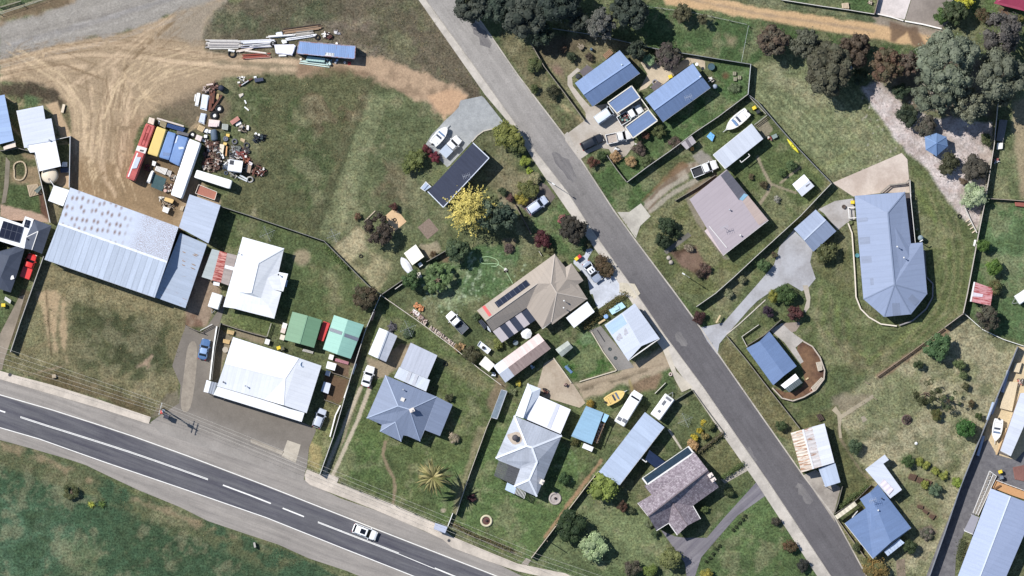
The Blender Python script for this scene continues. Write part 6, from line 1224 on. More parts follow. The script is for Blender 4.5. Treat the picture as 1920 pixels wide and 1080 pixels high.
def tufts(name,polys,dens,c,c2,hgt=.3,size=.22):
 P=[]
 for pts in polys:
  xs=[p[0]for p in pts];ys=[p[1]for p in pts];A_=(max(xs)-min(xs))*(max(ys)-min(ys))/100;n=int(A_*dens);x=RNG.uniform(min(xs),max(xs),n);y=RNG.uniform(min(ys),max(ys),n);ins=np.zeros(n,bool)
  for i in range(len(pts)):
   p,q=pts[i],pts[(i+1)%len(pts)]
   if abs(q[1]-p[1])>1e-9:ins^=((p[1]>y)!=(q[1]>y))&(x<(q[0]-p[0])*(y-p[1])/(q[1]-p[1])+p[0])
  keep=ins&(vnoise(26,91,x,y)*.6+vnoise(70,92,x,y)*.4>.45);P.append(np.stack([(x[keep]-960)*.1,(540-y[keep])*.1,RNG.uniform(.03,hgt,keep.sum())],1))
 P=np.concatenate(P);n=len(P);vs,t4,h4=leafmesh(P,RNG.normal(0,.8,(n,3)),size,asp=.4,tint=RNG.uniform(.6,1.45,n),hue=np.clip(vnoise(40,95,P[:,0]*10,P[:,1]*10)*1.6-.3+RNG.uniform(-.2,.2,n),0,1),up=.6);o=npmesh(name,vs,LEAF(c,c2),t4,h4,None);tag(o,kind='stuff')
tufts('rough_grass',[[(400,0),(790,0),(905,180),(830,150),(690,105),(400,60)],[(430,150),(690,145),(650,320),(595,440),(470,400),(430,330),(500,280)],VAC,[(0,830),(260,925),(480,1010),(620,1070),(520,1062),(200,940),(0,870)],[(945,110),(1090,230),(1050,245),(960,130)],[(1345,668),(1490,800),(1480,830),(1440,800)]]+[[(p[0]+3,p[1]-2),(q[0]+3,q[1]-2),(q[0]+7,q[1]-4),(p[0]+7,p[1]-4)]for p,q in zip(RR[5:-1],RR[6:])],4.5,(92,94,56),(150,136,98))
tufts('meadow_grass',[ORC,[(1420,40),(1660,82),(1735,95),(1700,108),(1560,92),(1420,62)],[(1250,10),(1640,60),(1420,55)]],2.2,(112,114,72),(164,150,108))
# vehicles
TYRE=M((34,34,36),.1);RIM=M((170,172,176),.05,rough=.35,metal=.6);GLS=GLASS((26,30,38),.08);LAMP=M((236,232,220),.02,rough=.2);TAIL=M((170,34,34),.02,rough=.25);BLK=M((40,40,44),.1)
def wheelset(o,L,Wd,xs,r=.32):
 for x in xs:
  for s in(1,-1):
   ax=Matrix.Rotation(math.pi/2,4,'X');t=MB().lathe((x,s*(Wd/2-.12),r),[(r*.62,-.1),(r*.95,-.1),(r,-.05),(r,.05),(r*.95,.1),(r*.62,.1)],18,ax).build('wheel',TYRE,o,local=True,smooth=True);MB().lathe((x,s*(Wd/2-.12),r),[(r*.6,-.08),(r*.62,.08)],14,ax).build('rim',RIM,t,local=True)
def bodymesh(L,Wd,prof,lo=.2,bulge=.0):
 """prof: list of (x, top z, half width factor)"""
 secs=[]
 for x,zt,k in prof:
  hw=Wd/2*k;secs.append([(x,-hw*.94,lo),(x,-hw,.48),(x,-hw*.985,zt-.14),(x,-hw*.86,zt),(x,-hw*.4,zt+.03),(x,hw*.4,zt+.03),(x,hw*.86,zt),(x,hw*.985,zt-.14),(x,hw,.48),(x,hw*.94,lo)])
 return MB().loft(secs)
def house_glass(o,xa,xb,xc,xd,zb,zr,wb,wr,paint,rear=True):
 """windscreen, rear window, side windows and roof panel; xa..xd windscreen foot, roof front, roof back, rear window foot"""
 def quad(n_,v):return MB().add(v,[(0,1,2,3)]).build(n_,GLS,o,local=True)
 quad('windscreen',[(xa,-wb,zb),(xa,wb,zb),(xb,wr,zr),(xb,-wr,zr)])
 (quad('rear_window',[(xd,wb,zb),(xd,-wb,zb),(xc,-wr,zr),(xc,wr,zr)])if rear else MB().add([(xd,wb,zb),(xd,-wb,zb),(xc,-wr,zr),(xc,wr,zr)],[(0,1,2,3)]).build('cab_back',paint,o,local=True))
 for s in(1,-1):quad('side_window',[(xa,s*wb,zb),(xd,s*wb,zb),(xc,s*wr,zr),(xb,s*wr,zr)])
 mb=MB().loft([[(x,-wr*k,zr-.02),(x,-wr*k*.8,zr+.035),(x,0,zr+.055),(x,wr*k*.8,zr+.035),(x,wr*k,zr-.02)]for x,k in((xb+.03,.93),(xb-.12,1.02),((xb+xc)/2,1.04),(xc+.1,1.02),(xc-.04,.94))]);mb.build('roof',paint,o,local=True,smooth=True)
 for s in(1,-1):
  pl=MB()
  for A_,B_ in(((xa,wb,zb),(xb,wr,zr)),(((xa+xd)/2+.1,wb,zb),((xb+xc)/2+.05,wr,zr)),((xd,wb,zb),(xc,wr,zr))):pl.bar((A_[0],s*A_[1],A_[2]),(B_[0],s*B_[1],B_[2]),.09,.06)
  pl.build('pillar',paint,o,local=True)
def lamps(o,L,Wd,z=.62,zt=.72):
 for s in(1,-1):
  MB().box((L/2-.1,s*Wd*.33,z),(.16,.34,.14)).build('headlight',LAMP,o,local=True);MB().box((-L/2+.06,s*Wd*.36,zt),(.12,.26,.16)).build('tail_light',TAIL,o,local=True)
def car(label,rear,nose,col,kind='sedan',name=None,cat='car',roofcol=None,group=None,z=0.03,width=None):
 r_,n_=W(rear),W(nose);d=n_-r_;L=d.length;c=(r_+n_)/2;c.z=z;Wd=width or{'sedan':1.82,'hatch':1.78,'wagon':1.82,'suv':1.95,'ute':1.9,'van':1.9}[kind]
 o=empty(name or{'ute':'pickup_truck','van':'van'}.get(kind,'car'),c,label,cat,group,math.atan2(d.y,d.x));P=PAINT(col);Pr=PAINT(roofcol)if roofcol else P;h=L/2
 f=lambda a:a*h
 if kind=='sedan':pr=[(f(-1),.74,.62),(f(-.97),.9,.78),(f(-.88),.98,.91),(f(-.76),1,.97),(f(-.5),1.0,1),(f(.2),.98,1),(f(.45),.94,.99),(f(.8),.84,.94),(f(.95),.74,.82),(f(1),.6,.66)];hg=(f(.36),f(.1),f(-.42),f(-.7),.97,1.42,.8,.69)
 elif kind in('hatch','wagon'):pr=[(f(-1),.7,.64),(f(-.97),.94,.8),(f(-.88),1.0,.93),(f(-.76),1.0,.98),(f(-.4),1.0,1),(f(.3),.98,1),(f(.5),.93,.98),(f(.82),.84,.93),(f(.96),.72,.8),(f(1),.6,.64)];hg=(f(.46),f(.16),f(-.78 if kind=='hatch' else-.84),f(-.95),.98,1.48,.8,.7)
 elif kind=='suv':pr=[(f(-1),.8,.64),(f(-.97),1.02,.82),(f(-.88),1.1,.94),(f(-.76),1.1,.98),(f(-.4),1.1,1),(f(.3),1.08,1),(f(.52),1.04,.98),(f(.84),.94,.92),(f(.96),.8,.78),(f(1),.62,.62)];hg=(f(.46),f(.2),f(-.74),f(-.93),1.08,1.72,.86,.76)
 elif kind=='van':pr=[(f(-1),1.0,.92),(f(-.97),1.12,.97),(f(-.5),1.12,1),(f(.5),1.1,1),(f(.8),1.04,.95),(f(.96),.9,.84),(f(1),.66,.72)];hg=(f(.86),f(.6),f(-.94),f(-.985),1.1,1.95,.86,.76)
 else:pr=[(f(-.1),1.0,.97),(f(0),1.02,1),(f(.3),1.02,1),(f(.5),1.0,.98),(f(.84),.93,.92),(f(.96),.8,.8),(f(1),.62,.64)];hg=(f(.52),f(.3),f(-.08),f(-.13),1.0,1.66,.84,.76)
 b_=bodymesh(L,Wd,pr).build('body',P,o,local=True,smooth=False);house_glass(o,*hg,paint=Pr,rear=kind!='van');wheelset(o,L,Wd,(f(.62),f(-.6)),.36 if kind in('ute','suv','van')else .31);lamps(o,L,Wd,.7 if kind in('ute','suv','van')else .62,.85)
 for s in(1,-1):MB().box((hg[0]-.15,s*(Wd/2+.08),hg[4]+.06),(.12,.22,.14)).build('mirror',P,o,local=True)
 return o,h,Wd,P
def tray(o,h,Wd,P,floor=(70,72,78),sides=None,back=-1.0,front=-.15):
 x0,x1=h*back,h*front;S=sides or P;mb=MB()
 for s in(1,-1):mb.box(((x0+x1)/2,s*(Wd/2-.06),.82),(x1-x0,.1,.5))
 mb.box((x0+.05,0,.82),(.1,Wd-.22,.5)).box((x1-.04,0,.88),(.08,Wd-.22,.6));mb.build('tray',S,o,local=True);MB().box(((x0+x1)/2,0,.64),(x1-x0-.2,Wd-.24,.06)).build('tray_floor',M(floor,.2,3),o,local=True);MB().box(((x0+x1)/2,0,.48),(x1-x0-.1,Wd*.5,.2)).build('chassis',BLK,o,local=True)
o,h,w_,P=car('white pickup with a pale grey tray cover parked beside the boat on the gravel drive',M1.p(540,425),M1.p(728,232),(244,244,244),'ute',cat='pickup');tray(o,h,w_,P,sides=M((176,184,196),.05));MB().box((-h*.58,0,1.09),(h*.84,w_-.06,.06)).build('tray_cover',M((182,192,206),.06),o,local=True)
o,h,w_,P=car('pale silver wagon parked by the flower bed west of the street',B2.p(192,488),B2.p(325,392),(196,204,222),'wagon',roofcol=(206,212,230))
o,h,w_,P=car('silver sedan with a white roof on the pale concrete drive',B2.p(604,852),B2.p(705,990),(158,168,186),'sedan',roofcol=(238,240,244));MB().box((-.25,0,1.455),(.6,.8,.03)).build('sunroof',GLS,o,local=True)
car('white van backed against the blue carport',R1.p(282,722),R1.p(430,618),(226,234,244),'van',cat='van')
o,h,w_,P=car('white pickup with a loaded messy tray between the two blue carports',R1.p(492,726),R1.p(705,598),(240,242,242),'ute',cat='pickup');tray(o,h,w_,P,floor=(70,60,58));rs=random.Random(3)
for k in range(12):top('tray_load',MB().box(W(mid(R1.p(500,722),R1.p(575,680),rs.random()))+Vector((rs.uniform(-.5,.5),rs.uniform(-.5,.5),.98)),(rs.uniform(.2,.5),rs.uniform(.2,.5),rs.uniform(.2,.4)),rs.random()).box(W(mid(R1.p(500,722),R1.p(575,680),rs.random()))+Vector((0,0,.95)),(.3,.16,.2),rs.random()),M(rs.choice([(196,150,140),(70,66,70),(220,214,206),(110,150,140),(150,80,76)]),.15),'jumbled box in the loaded tray of the white pickup','box','load in the pickup tray')
car('black hatchback with a pale rear window panel on the concrete drive by the street',R1.p(148,965),R1.p(342,868),(40,44,52),'hatch');
o,h,w_,P=car('white pickup with an open tray nosed under the southern blue carport',R1.p(375,893),R1.p(612,842),(232,230,228),'ute',cat='pickup');tray(o,h,w_,P,floor=(176,164,154))
o,h,w_,P=car('white pickup with a black tray on the gravel drive of the pinkish house',R3.p(102,505),R3.p(277,437),(246,246,246),'ute',cat='pickup');tray(o,h,w_,P,floor=(52,54,60))
o,h,w_,P=car('white pickup with a dark flat tray on the grass behind the taupe house',M4.p(735,488),M4.p(545,285),(246,246,246),'ute',cat='pickup');tray(o,h,w_,P,floor=(92,98,106),sides=M((112,118,126)));top('spare_tyre',MB().torus(W(M4.p(670,420))+Vector((0,0,.8)),.25,.1),TYRE,'black spare wheel lying in the dark tray of the pickup on the grass','tyre',smooth=True)
car('white sedan on the twin track drive beside the garage',L6.p(178,618),L6.p(225,465),(244,244,246),'sedan');car('silver hatchback parked east of the white shop',L5.p(962,1000),L5.p(1020,850),(196,202,214),'hatch');car('blue sedan parked on the forecourt lane west of the shop',L5.p(38,448),L5.p(76,284),(84,116,160),'sedan',roofcol=(150,176,214))
o,h,w_,P=car('red pickup in the dark lane beside the solar house',L3.p(252,655),L3.p(338,412),(222,60,56),'ute',cat='pickup');tray(o,h,w_,P,floor=(226,84,80));MB().box((-h*.58,0,1.08),(h*.8,w_-.1,.05)).build('tray_cover',PAINT((226,70,66)),o,local=True)
o,h,w_,P=car('white SUV with an open dark sunroof driving on the highway',D1.p(738,724),D1.p(908,790),(250,250,250),'suv',z=.045);MB().box((-.35,0,1.785),(1.0,.9,.03)).build('sunroof',GLS,o,local=True)
def boat(label,bow,stern,wd,col,deck=(236,234,230),pit=(92,96,104),motor=True,trailer=None,z=.45,bench=True,name='boat',ws=True):
 b_,s_=W(bow),W(stern);d=b_-s_;L=d.length;c=(b_+s_)/2;c.z=0;rz=math.atan2(d.y,d.x);o=empty(name,Vector((c.x,c.y,z)),label,'boat',None,rz);h=L/2;Wd=wd;P=PAINT(col);D_=M(deck,.06)
 st=[(-1,.84),(-.6,.96),(-.1,1),(.3,.92),(.6,.7),(.82,.42),(.95,.18),(1,.05)]
 MB().loft([[(h*x,-Wd/2*k,.75+.18*max(0,x)),(h*x,-Wd/2*k*.86,.3+.2*max(0,x)),(h*x*.98,0,.02+.35*max(0,x)**2),(h*x,Wd/2*k*.86,.3+.2*max(0,x)),(h*x,Wd/2*k,.75+.18*max(0,x))]for x,k in st],cap=True).build('hull',P,o,local=True)
 ring=MB();n=len(st);zt=lambda x:.78+.18*max(0,x)
 out=[(h*x,Wd/2*k*1.02)for x,k in st];inn=[(h*max(-.88,min(.32,x)),min(Wd/2*.72,Wd/2*k*.76))for x,k in st]
 for s in(1,-1):
  vs=[(x,s*y,zt(x/h)+.03)for x,y in out]+[(x,s*y,zt(x/h)+.05)for x,y in inn];ring.add(vs,[(i,i+1,n+i+1,n+i)for i in range(n-1)])
 ring.add([(inn[-1][0],-inn[-1][1],.87),(inn[-1][0],inn[-1][1],.87),(h*.98,.03,.97),(h*.98,-.03,.97)],[(0,1,2,3)]);ring.box((-h*.95,0,.76),(h*.14,Wd*.8,.1));ring.build('deck',D_,o,local=True)
 MB().box((-h*.28,0,.5),(h*1.18,Wd*.72,.04)).build('cockpit_floor',M(pit,.15),o,local=True)
 if ws:MB().add([(h*.3,-Wd*.36,.88),(h*.3,Wd*.36,.88),(h*.14,Wd*.32,1.25),(h*.14,-Wd*.32,1.25)],[(0,1,2,3)]).build('windscreen',GLASS((120,150,190)),o,local=True)
 if bench:
  for x in(-.12,-.62):MB().box((h*x,0,.66),(.34,Wd*.6,.28)).box((h*x-.16,0,.86),(.08,Wd*.55,.22)).build('seat',M((70,76,92)if x>-.3 else deck),o,local=True)
 if motor:MB().lathe((-h*1.04,0,.75),[(.12,0),(.2,.1),(.22,.34),(.14,.5)],12).box((-h*1.05,0,.35),(.14,.12,.9)).build('outboard_motor',BLK,o,local=True)
 if trailer:
  t=empty('boat_trailer',Vector((c.x,c.y,0)),trailer,'trailer',None,rz);mb=MB()
  for s in(1,-1):mb.bar((-h*.9,s*.5,.42),(h*.4,s*.5,.42),.09,.09).bar((h*.4,s*.5,.42),(h*1.12,0,.42),.09,.09)
  mb.bar((h*1.0,0,.42),(h*1.3,0,.42),.1,.1).bar((-h*.2,-Wd*.46,.36),(-h*.2,Wd*.46,.36),.08,.08);mb.build('frame',M((190,192,194)),t,local=True);wheelset(t,0,Wd+.2,(-h*.2,),.28)
 return o
boat('white open motorboat on a trailer beside the white pickup',M1.p(590,112),M1.p(428,302),1.95,(240,242,244),pit=(176,190,212),trailer='galvanised trailer under the white motorboat on the gravel drive')
boat('white runabout with an open dark cockpit on the lawn by the white garage',R2.p(925,880),R2.p(1140,700),2.1,(238,238,238),pit=(78,86,98),trailer='galvanised trailer under the runabout on the boat lawn')
boat('yellow motorboat on the grass beside the motorhome',M7.p(652,78),M7.p(462,182),2.0,(222,190,118),deck=(226,196,126),pit=(206,176,124),trailer='trailer under the yellow motorboat')
boat('white cabin boat on the sandy strip in the far east yard',R7.p(338,395),R7.p(356,285),1.9,(236,236,234),pit=(170,166,160),trailer='trailer under the white boat in the far east yard')
b_,s_=W(M2.p(498,662)),W(M2.p(592,808));d=b_-s_;c=(b_+s_)/2;o=empty('dinghy',c,'white dinghy lying upside down beside the cream shed','boat',None,math.atan2(d.y,d.x));h=d.length/2
MB().loft([[(h*x,-.85*k,.02),(h*x,-.75*k,.3),(h*x,-.3*k,.55*(1-.4*max(0,x))),(h*x,0,.6*(1-.4*max(0,x))),(h*x,.3*k,.55*(1-.4*max(0,x))),(h*x,.75*k,.3),(h*x,.85*k,.02)]for x,k in((-1,.72),(-.6,.9),(-.1,1),(.4,.86),(.75,.5),(1,.06))]).build('hull',M((226,228,236),.05),o,local=True);MB().bar((-h*.98,0,.62),(h*.9,0,.42),.06,.08).build('keel',TRIM,o,local=True)
b_,s_=W(R3.p(766,262)),W(R3.p(848,362));d=b_-s_;c=(b_+s_)/2;o=empty('kayak',c,'yellow kayak lying on the lawn along the fence','kayak',None,math.atan2(d.y,d.x));h=d.length/2;MB().loft([[(h*x,-.36*k,.16),(h*x,-.2*k,.02),(h*x,.2*k,.02),(h*x,.36*k,.16),(h*x,.2*k,.32),(h*x,-.2*k,.32)]for x,k in((-1,.05),(-.8,.45),(-.3,.95),(.1,1),(.5,.8),(.85,.38),(1,.05))]).build('hull',PAINT((230,222,70)),o,local=True,smooth=True);MB().torus((0,0,.32),.22,.03,axis=Matrix.Diagonal((1.6,1,1,1))).build('cockpit_rim',BLK,o,local=True)
def caravan(label,rear,nose,wd,h=2.5,col=(246,246,244),hatches=(),name='caravan',cat='caravan',bar=True):
 r_,n_=W(rear,h),W(nose,h);d=n_-r_;c=(r_+n_)/2;c.z=0;o=empty(name,c,label,cat,None,math.atan2(d.y,d.x));L=d.length/2
 MB().loft([[(L*x,-wd/2*k,.45+e),(L*x,-wd/2*k,h-.18-e),(L*x,-wd/2*k+.16,h-e*.8),(L*x,wd/2*k-.16,h-e*.8),(L*x,wd/2*k,h-.18-e),(L*x,wd/2*k,.45+e)]for x,k,e in((-1,.94,.16),(-.95,1,0),(0,1,-.02),(.93,1,0),(1,.94,.2))]).build('body',PAINT(col),o,local=True);wheelset(o,0,wd,(-.1,),.32)
 for x,y,sx,sy,dk in hatches:MB().box((L*x,wd/2*y,h+.06),(sx,sy,.12)).box((L*x,wd/2*y,h+.02),(sx+.08,sy+.08,.05)).build('roof_hatch',M((120,122,128)if dk else(222,222,222)),o,local=True)
 for s in(1,-1):MB().box((0,s*wd/2,1.6),(1.0,.03,.5)).build('window',GLS,o,local=True)
 if bar:MB().bar((L,.5,.5),(L+1.0,0,.5),.08,.08).bar((L,-.5,.5),(L+1.0,0,.5),.08,.08).tube((L+.9,0,0),(L+.9,0,.7),.04).build('drawbar',M((150,152,156)),o,local=True)
 return o,L
caravan('white caravan with three dark roof hatches parked off the street',M7.p(963,338),M7.p(1115,128),2.15,hatches=((.78,0,.4,1.1,1),(.32,.25,.9,.42,1),(-.42,.05,.42,.4,1)))
o,L=caravan('white motorhome with solar panels on its tail',M7.p(600,405),M7.p(785,105),2.2,2.7,hatches=((-.68,-.45,.62,.72,1),(-.74,.45,.62,.72,1)),name='motorhome',cat='motorhome',bar=False);MB().add([(L*1.0,-.85,1.5),(L*1.0,.85,1.5),(L*.86,.8,2.74),(L*.86,-.8,2.74)],[(0,1,2,3)]).build('windscreen',GLS,o,local=True);MB().box((L*1.04,0,1.1),(.5,1.95,1.0)).build('cab_nose',PAINT((246,246,244)),o,local=True);MB().box((L*.74,0,2.73),(.34,1.7,.04)).build('dark_band',GLS,o,local=True)
caravan('small white caravan with its drawbar out beside the cottage',L4.p(228,725),L4.p(176,888),2.1,2.3)
caravan('white caravan cut by the east edge on the far lawn',R6.p(900,170),R6.p(762,262),1.9,2.2)
def boxtrailer(label,pts,col,h=.9,name='trailer',lid=None):
 c=W((sum(p[0]for p in pts)/4,sum(p[1]for p in pts)/4));o=empty(name,c,label,'trailer');mb=MB();xy=[W(p,h)[:2]for p in pts]
 for p,q in zip(xy,xy[1:]+xy[:1]):mb.bar((*p,h-.2),(*q,h-.2),.08,.4)
 mb.build('side',M(lid or col,.06),o);MB().prism(inset(xy,.05),h-.42,h-.34 if lid else h-.06).build('bed',M(col,.14,3),o)
 a,b_=mid(pts[0],pts[3]),mid(pts[1],pts[2]);u=(Vector(W(b_))-Vector(W(a)))
 for t in(pts[0],pts[3]):
  w0=W(mid(mid(t,pts[1]if t is pts[0]else pts[2],.5),mid(a,b_),.02));MB().torus((w0.x,w0.y,.3),.22,.08,axis=Matrix.Rotation(math.pi/2,4,'X')).build('wheel',TYRE,o,smooth=True)
 return o
boxtrailer('rust red tray trailer with a white rim north of the workshop',B0(1430,292,1562,345,1545,403,1406,355),(170,112,96),1.1,lid=(236,226,214));boxtrailer('red covered trailer squeezed between the two green garages',C1(525,240,570,255,522,382,484,370),(206,72,72),1.5)
o=boxtrailer('white wood fired barbecue trailer with a round black lid by the pergola',M4(900,597,1022,692,985,742,872,645),(234,238,244),1.0,name='barbecue_trailer',lid=(238,240,244));c=W(M4.p(938,670),1.0);MB().lathe((c.x,c.y,.95),[(.3,0),(.3,.1),(.1,.16),(.1,.5)],14).build('lid',BLK,o)
def longbody(name,label,cat,pts,h,col,group=None,rnd=.3,fl=.5):
 c=W((sum(p[0]for p in pts)/4,sum(p[1]for p in pts)/4));o=empty(name,c,label,cat,group);xy=[W(p,h)[:2]for p in pts];a,b_,cc,d=[Vector(p)for p in xy];secs=[]
 for t,k,e in((0,.9,.12),(.03,.98,.03),(.08,1,0),(.92,1,0),(.97,.98,.03),(1,.9,.12)):
  l,r_=a.lerp(d,t),b_.lerp(cc,t);m_=(l+r_)/2;l=m_+(l-m_)*k;r_=m_+(r_-m_)*k;q=(r_-l);secs.append([(*l,fl),(*l,h-rnd-e),(*(l+q*.1),h-e),(*(l+q*.9),h-e),(*r_,h-rnd-e),(*r_,fl)])
 MB().loft(secs).build('body',col,o);ux=(d-a).normalized();vx=(b_-a).normalized()
 for t in(.15,.8):
  for s in(.08,.92):
   p=a.lerp(d,t).lerp(b_.lerp(cc,t),s);MB().lathe((p.x,p.y,.45),[(.26,-.13),(.45,-.13),(.46,0),(.45,.13),(.26,.13)],16,Matrix(((ux.x,0,vx.x,0),(ux.y,0,vx.y,0),(0,1,0,0),(0,0,0,1)))).build('wheel',TYRE,o)
 return o,(a,b_,cc,d)
def pt(Q_,s,t):a,b_,c_,d=Q_;return a.lerp(d,t).lerp(b_.lerp(c_,t),s)
REDB=M((198,104,100),.1,1.5,c2=(172,86,82),s2=.5)
o,Q_=longbody('old_bus','old red bus with a white band across its roof at the yard','bus',J1(570,330,760,390)+J2(322,440,150,372),3.0,REDB)
def patch(o,Q_,name,q,col,z,th=.05):MB().prism([pt(Q_,*p)[:]for p in q],z,z+th).build(name,col if not isinstance(col,tuple)else M(col,.1),o)
patch(o,Q_,'roof_band',((.0,.41),(1,.40),(1,.5),(0,.5)),(226,220,214),3.01);patch(o,Q_,'roof_rack',((.3,.6),(.75,.58),(.72,.78),(.28,.82)),(196,204,214),3.02,.12);patch(o,Q_,'roof_stripe',((.2,.53),(.34,.53),(.3,.97),(.16,.97)),(232,232,232),3.01,.03)
mb=MB();cr=[((.3,.02),(.3,.38)),((.62,.04),(.62,.38)),((.3,.02),(.62,.04)),((.3,.38),(.62,.38)),((.36,.16),(.56,.16)),((.36,.28),(.56,.28)),((.36,.16),(.36,.28)),((.56,.16),(.56,.28))]
for p,q in cr:mb.bar((*pt(Q_,*p),3.02),(*pt(Q_,*q),3.02),.1,.06)
mb.build('roof_rail',M((138,48,48)),o);patch(o,Q_,'hatch',((.4,.46),(.78,.45),(.78,.48),(.4,.49)),(84,84,84),3.06,.03)
longbody('yellow_bus','plain yellow bus body between the red bus and the blue ones','bus',J1(790,392,990,462,818,1008,598,938),2.9,M((226,198,124),.06,1.2));BB=M((124,152,198),.1,1.2,c2=(108,138,184),s2=.5)
o,Q_=longbody('blue_bus','blue roofed bus body next to the yellow one','bus',J1(1010,490,1180,540,1050,1075,830,1010),2.9,BB,'blue bus bodies');patch(o,Q_,'scuff',((.2,.78),(.9,.74),(.8,.86),(.3,.9)),(120,140,176),2.91,.02);o,Q_=longbody('blue_bus','blue roofed bus body with white paint scrapes against the long white bus','bus',J1(1195,560,1430,625)+J2(1140,165,950,70),2.9,BB,'blue bus bodies');patch(o,Q_,'paint_scrape',((.02,.04),(.12,.05),(.14,.28),(.02,.33)),(214,222,238),2.91,.02);patch(o,Q_,'paint_scrape',((.4,.4),(.8,.34),(.9,.4),(.5,.48)),(210,218,234),2.91,.02)
longbody('white_bus','long white bus beside the scrap heap','bus',J1(1440,640,1680,735)+J2(1195,765,980,690),3.1,M((250,250,250),.03));longbody('white_container','white box body lying across the end of the scrap heap','container',J4(80,795,35,925,635,1120,678,975),2.7,M((252,252,250),.02),rnd=.1,fl=.1)
pts=J6(440,400,1562,500,1545,748,385,640);c=W((612,95));o=empty('shipping_container',c,'weathered light blue shipping container with painted roof numbers','container');xy=[W(p,2.7)[:2]for p in pts];a,b_,cc,d=[Vector(p)for p in xy]
MB().prism(xy,.12,2.66).build('body',M((110,138,180),.12,2),o);roof(o,[[(p,2.72)for p in pts]],ROOF((130,156,198),rib=.04,pitch=.35,var=.08,rust=.06,rustc=(150,130,130)),'roof',th=.08);e_=MB()
for p,q in zip(xy,xy[1:]+xy[:1]):e_.bar((*p,2.7),(*q,2.7),.14,.12)
e_.build('frame',M((168,176,204),.2,2,c2=(150,112,104),s2=1.2),o)
MB().prism([(Vector(W(q,2.73)))[:2]for q in J6(968,622,1140,640,1132,700,948,685)],2.73,2.745).build('number_panel',M((222,224,226),.1),o)
cu=bpy.data.curves.new('number','FONT');cu.body='F 1153';cu.size=.62;cu.extrude=.004;cu.align_x='CENTER';cu.align_y='CENTER';tmp=bpy.data.objects.new('tmp',cu);COL.objects.link(tmp);dg=bpy.context.evaluated_depsgraph_get();me=bpy.data.meshes.new_from_object(tmp.evaluated_get(dg));bpy.data.objects.remove(tmp);lt=bpy.data.objects.new('number',me);COL.objects.link(lt);me.materials.clear();me.materials.append(M((52,54,60)));q=W(J6.p(1045,660),2.755);lt.parent=o;lt.location=q-o.location;lt.rotation_euler=(0,0,-.09);lt['label']='dark painted number'
# fences and walls
def fence(label,pts,h=1.7,col=(150,140,126),kind='paling',cat='fence',th=.05,cap=None):
 nm={'paling':'paling_fence','sheet':'sheet_fence','wire':'wire_fence','rail':'rail_fence','wall':'garden_wall','low':'garden_edging'}[kind]
 o=empty(nm,W(pts[0]),label,cat);P=[W(p)for p in pts];col=tuple(c*.78+46 for c in col);mt=M(col,.16,2.5);mb=MB()
 if kind in('paling','sheet','wall','low'):
  for p,q in zip(P[:-1],P[1:]):
   z=h/2;mb.bar((p.x,p.y,z),(q.x,q.y,z),{'wall':.2,'low':.18}.get(kind,th),h)
  mb.build({'wall':'wall','low':'edging'}.get(kind,'panel'),mt,o)
  if kind in('paling','sheet','wall'):
   mb=MB()
   for p,q in zip(P[:-1],P[1:]):mb.bar((p.x,p.y,h+.02),(q.x,q.y,h+.02),.24 if kind=='wall' else .11,.05)
   mb.build('capping',M(cap or tuple(min(255,int(c*1.15))for c in col),.1),o)
 else:
  mb=MB()
  for p,q in zip(P[:-1],P[1:]):
   for k in((.35,.7,1.0)if kind=='rail' else(.3,.6,.9,1.0)):mb.bar((p.x,p.y,h*k),(q.x,q.y,h*k),.09 if kind=='rail' else .02,.09 if kind=='rail' else .02)
  mb.build('rail' if kind=='rail' else 'wire',mt,o)
 if kind in('paling','sheet','wire','rail'):
  pm=None;hp=h if kind!='wire' else h+.1;L0=0
  for p,q in zip(P[:-1],P[1:]):
   L=(q-p).length;n=max(1,int(L/3.0))
   for k in range(n):
    c=p.lerp(q,k/n);d=(q-p).normalized();c=c+Vector((-d.y,d.x,0))*(.07 if kind!='rail' else 0)
    if pm is None:a=MB().box((0,0,hp/2),(.1,.1,hp)).build('post',M(tuple(int(v*.8)for v in col),.15),o,local=True);pm=a
    else:a=pm.copy();COL.objects.link(a);a.parent=o
    a.location=(c.x-o.location.x,c.y-o.location.y,0)
 return o
fence('dark sheet fence along the foot of the rough paddock',[(414,387),(470,405),(608,452),(691,536),(714,552)],1.5,(86,84,80),'sheet')
fence('dark paling fence between the mown lawn and the taupe house garden',[(716,552),(757,524)],1.6,(96,90,84));fence('dark paling fence running up behind the cream shed',[(800,491),(848,463)],1.5,(92,88,80));fence('short white edged fence piece by the dark green tree',[(741,542),(755,532)],1.0,(190,186,180))
fence('tall sheet fence with a white top between the green garages and the twin track drive',[(714,553),(686,618),(660,700),(625,820),(600,890)],1.9,(176,174,170),'sheet',cap=(206,204,200))
fence('low pale fence behind the woodpiles',[(714,553),(790,606),(855,655),(897,690),(940,722)],.9,(176,164,150),'sheet')
fence('thin sheet fence between the palm lawn and the grey hipped house',[(943,732),(913,800),(882,885),(855,965)],1.6,(150,140,126),'sheet')
fence('pale topped paling fence between grey house lawn and tiled house lawn',[(1122,883),(1100,910),(1065,956),(996,1046)],1.5,(168,152,132))
fence('paling fence west of the blue houses along the verge',[(995,81),(1020,125),(1058,175),(1096,227)],1.5,(104,94,82));fence('dark sheet fence north of the blue houses',[(1036,54),(1107,65),(1160,76),(1219,90),(1320,107),(1407,121)],1.7,(92,96,98),'sheet');fence('sheet fence at the east end of the second blue house lawn',[(1407,121),(1402,177)],1.8,(150,154,156),'sheet')
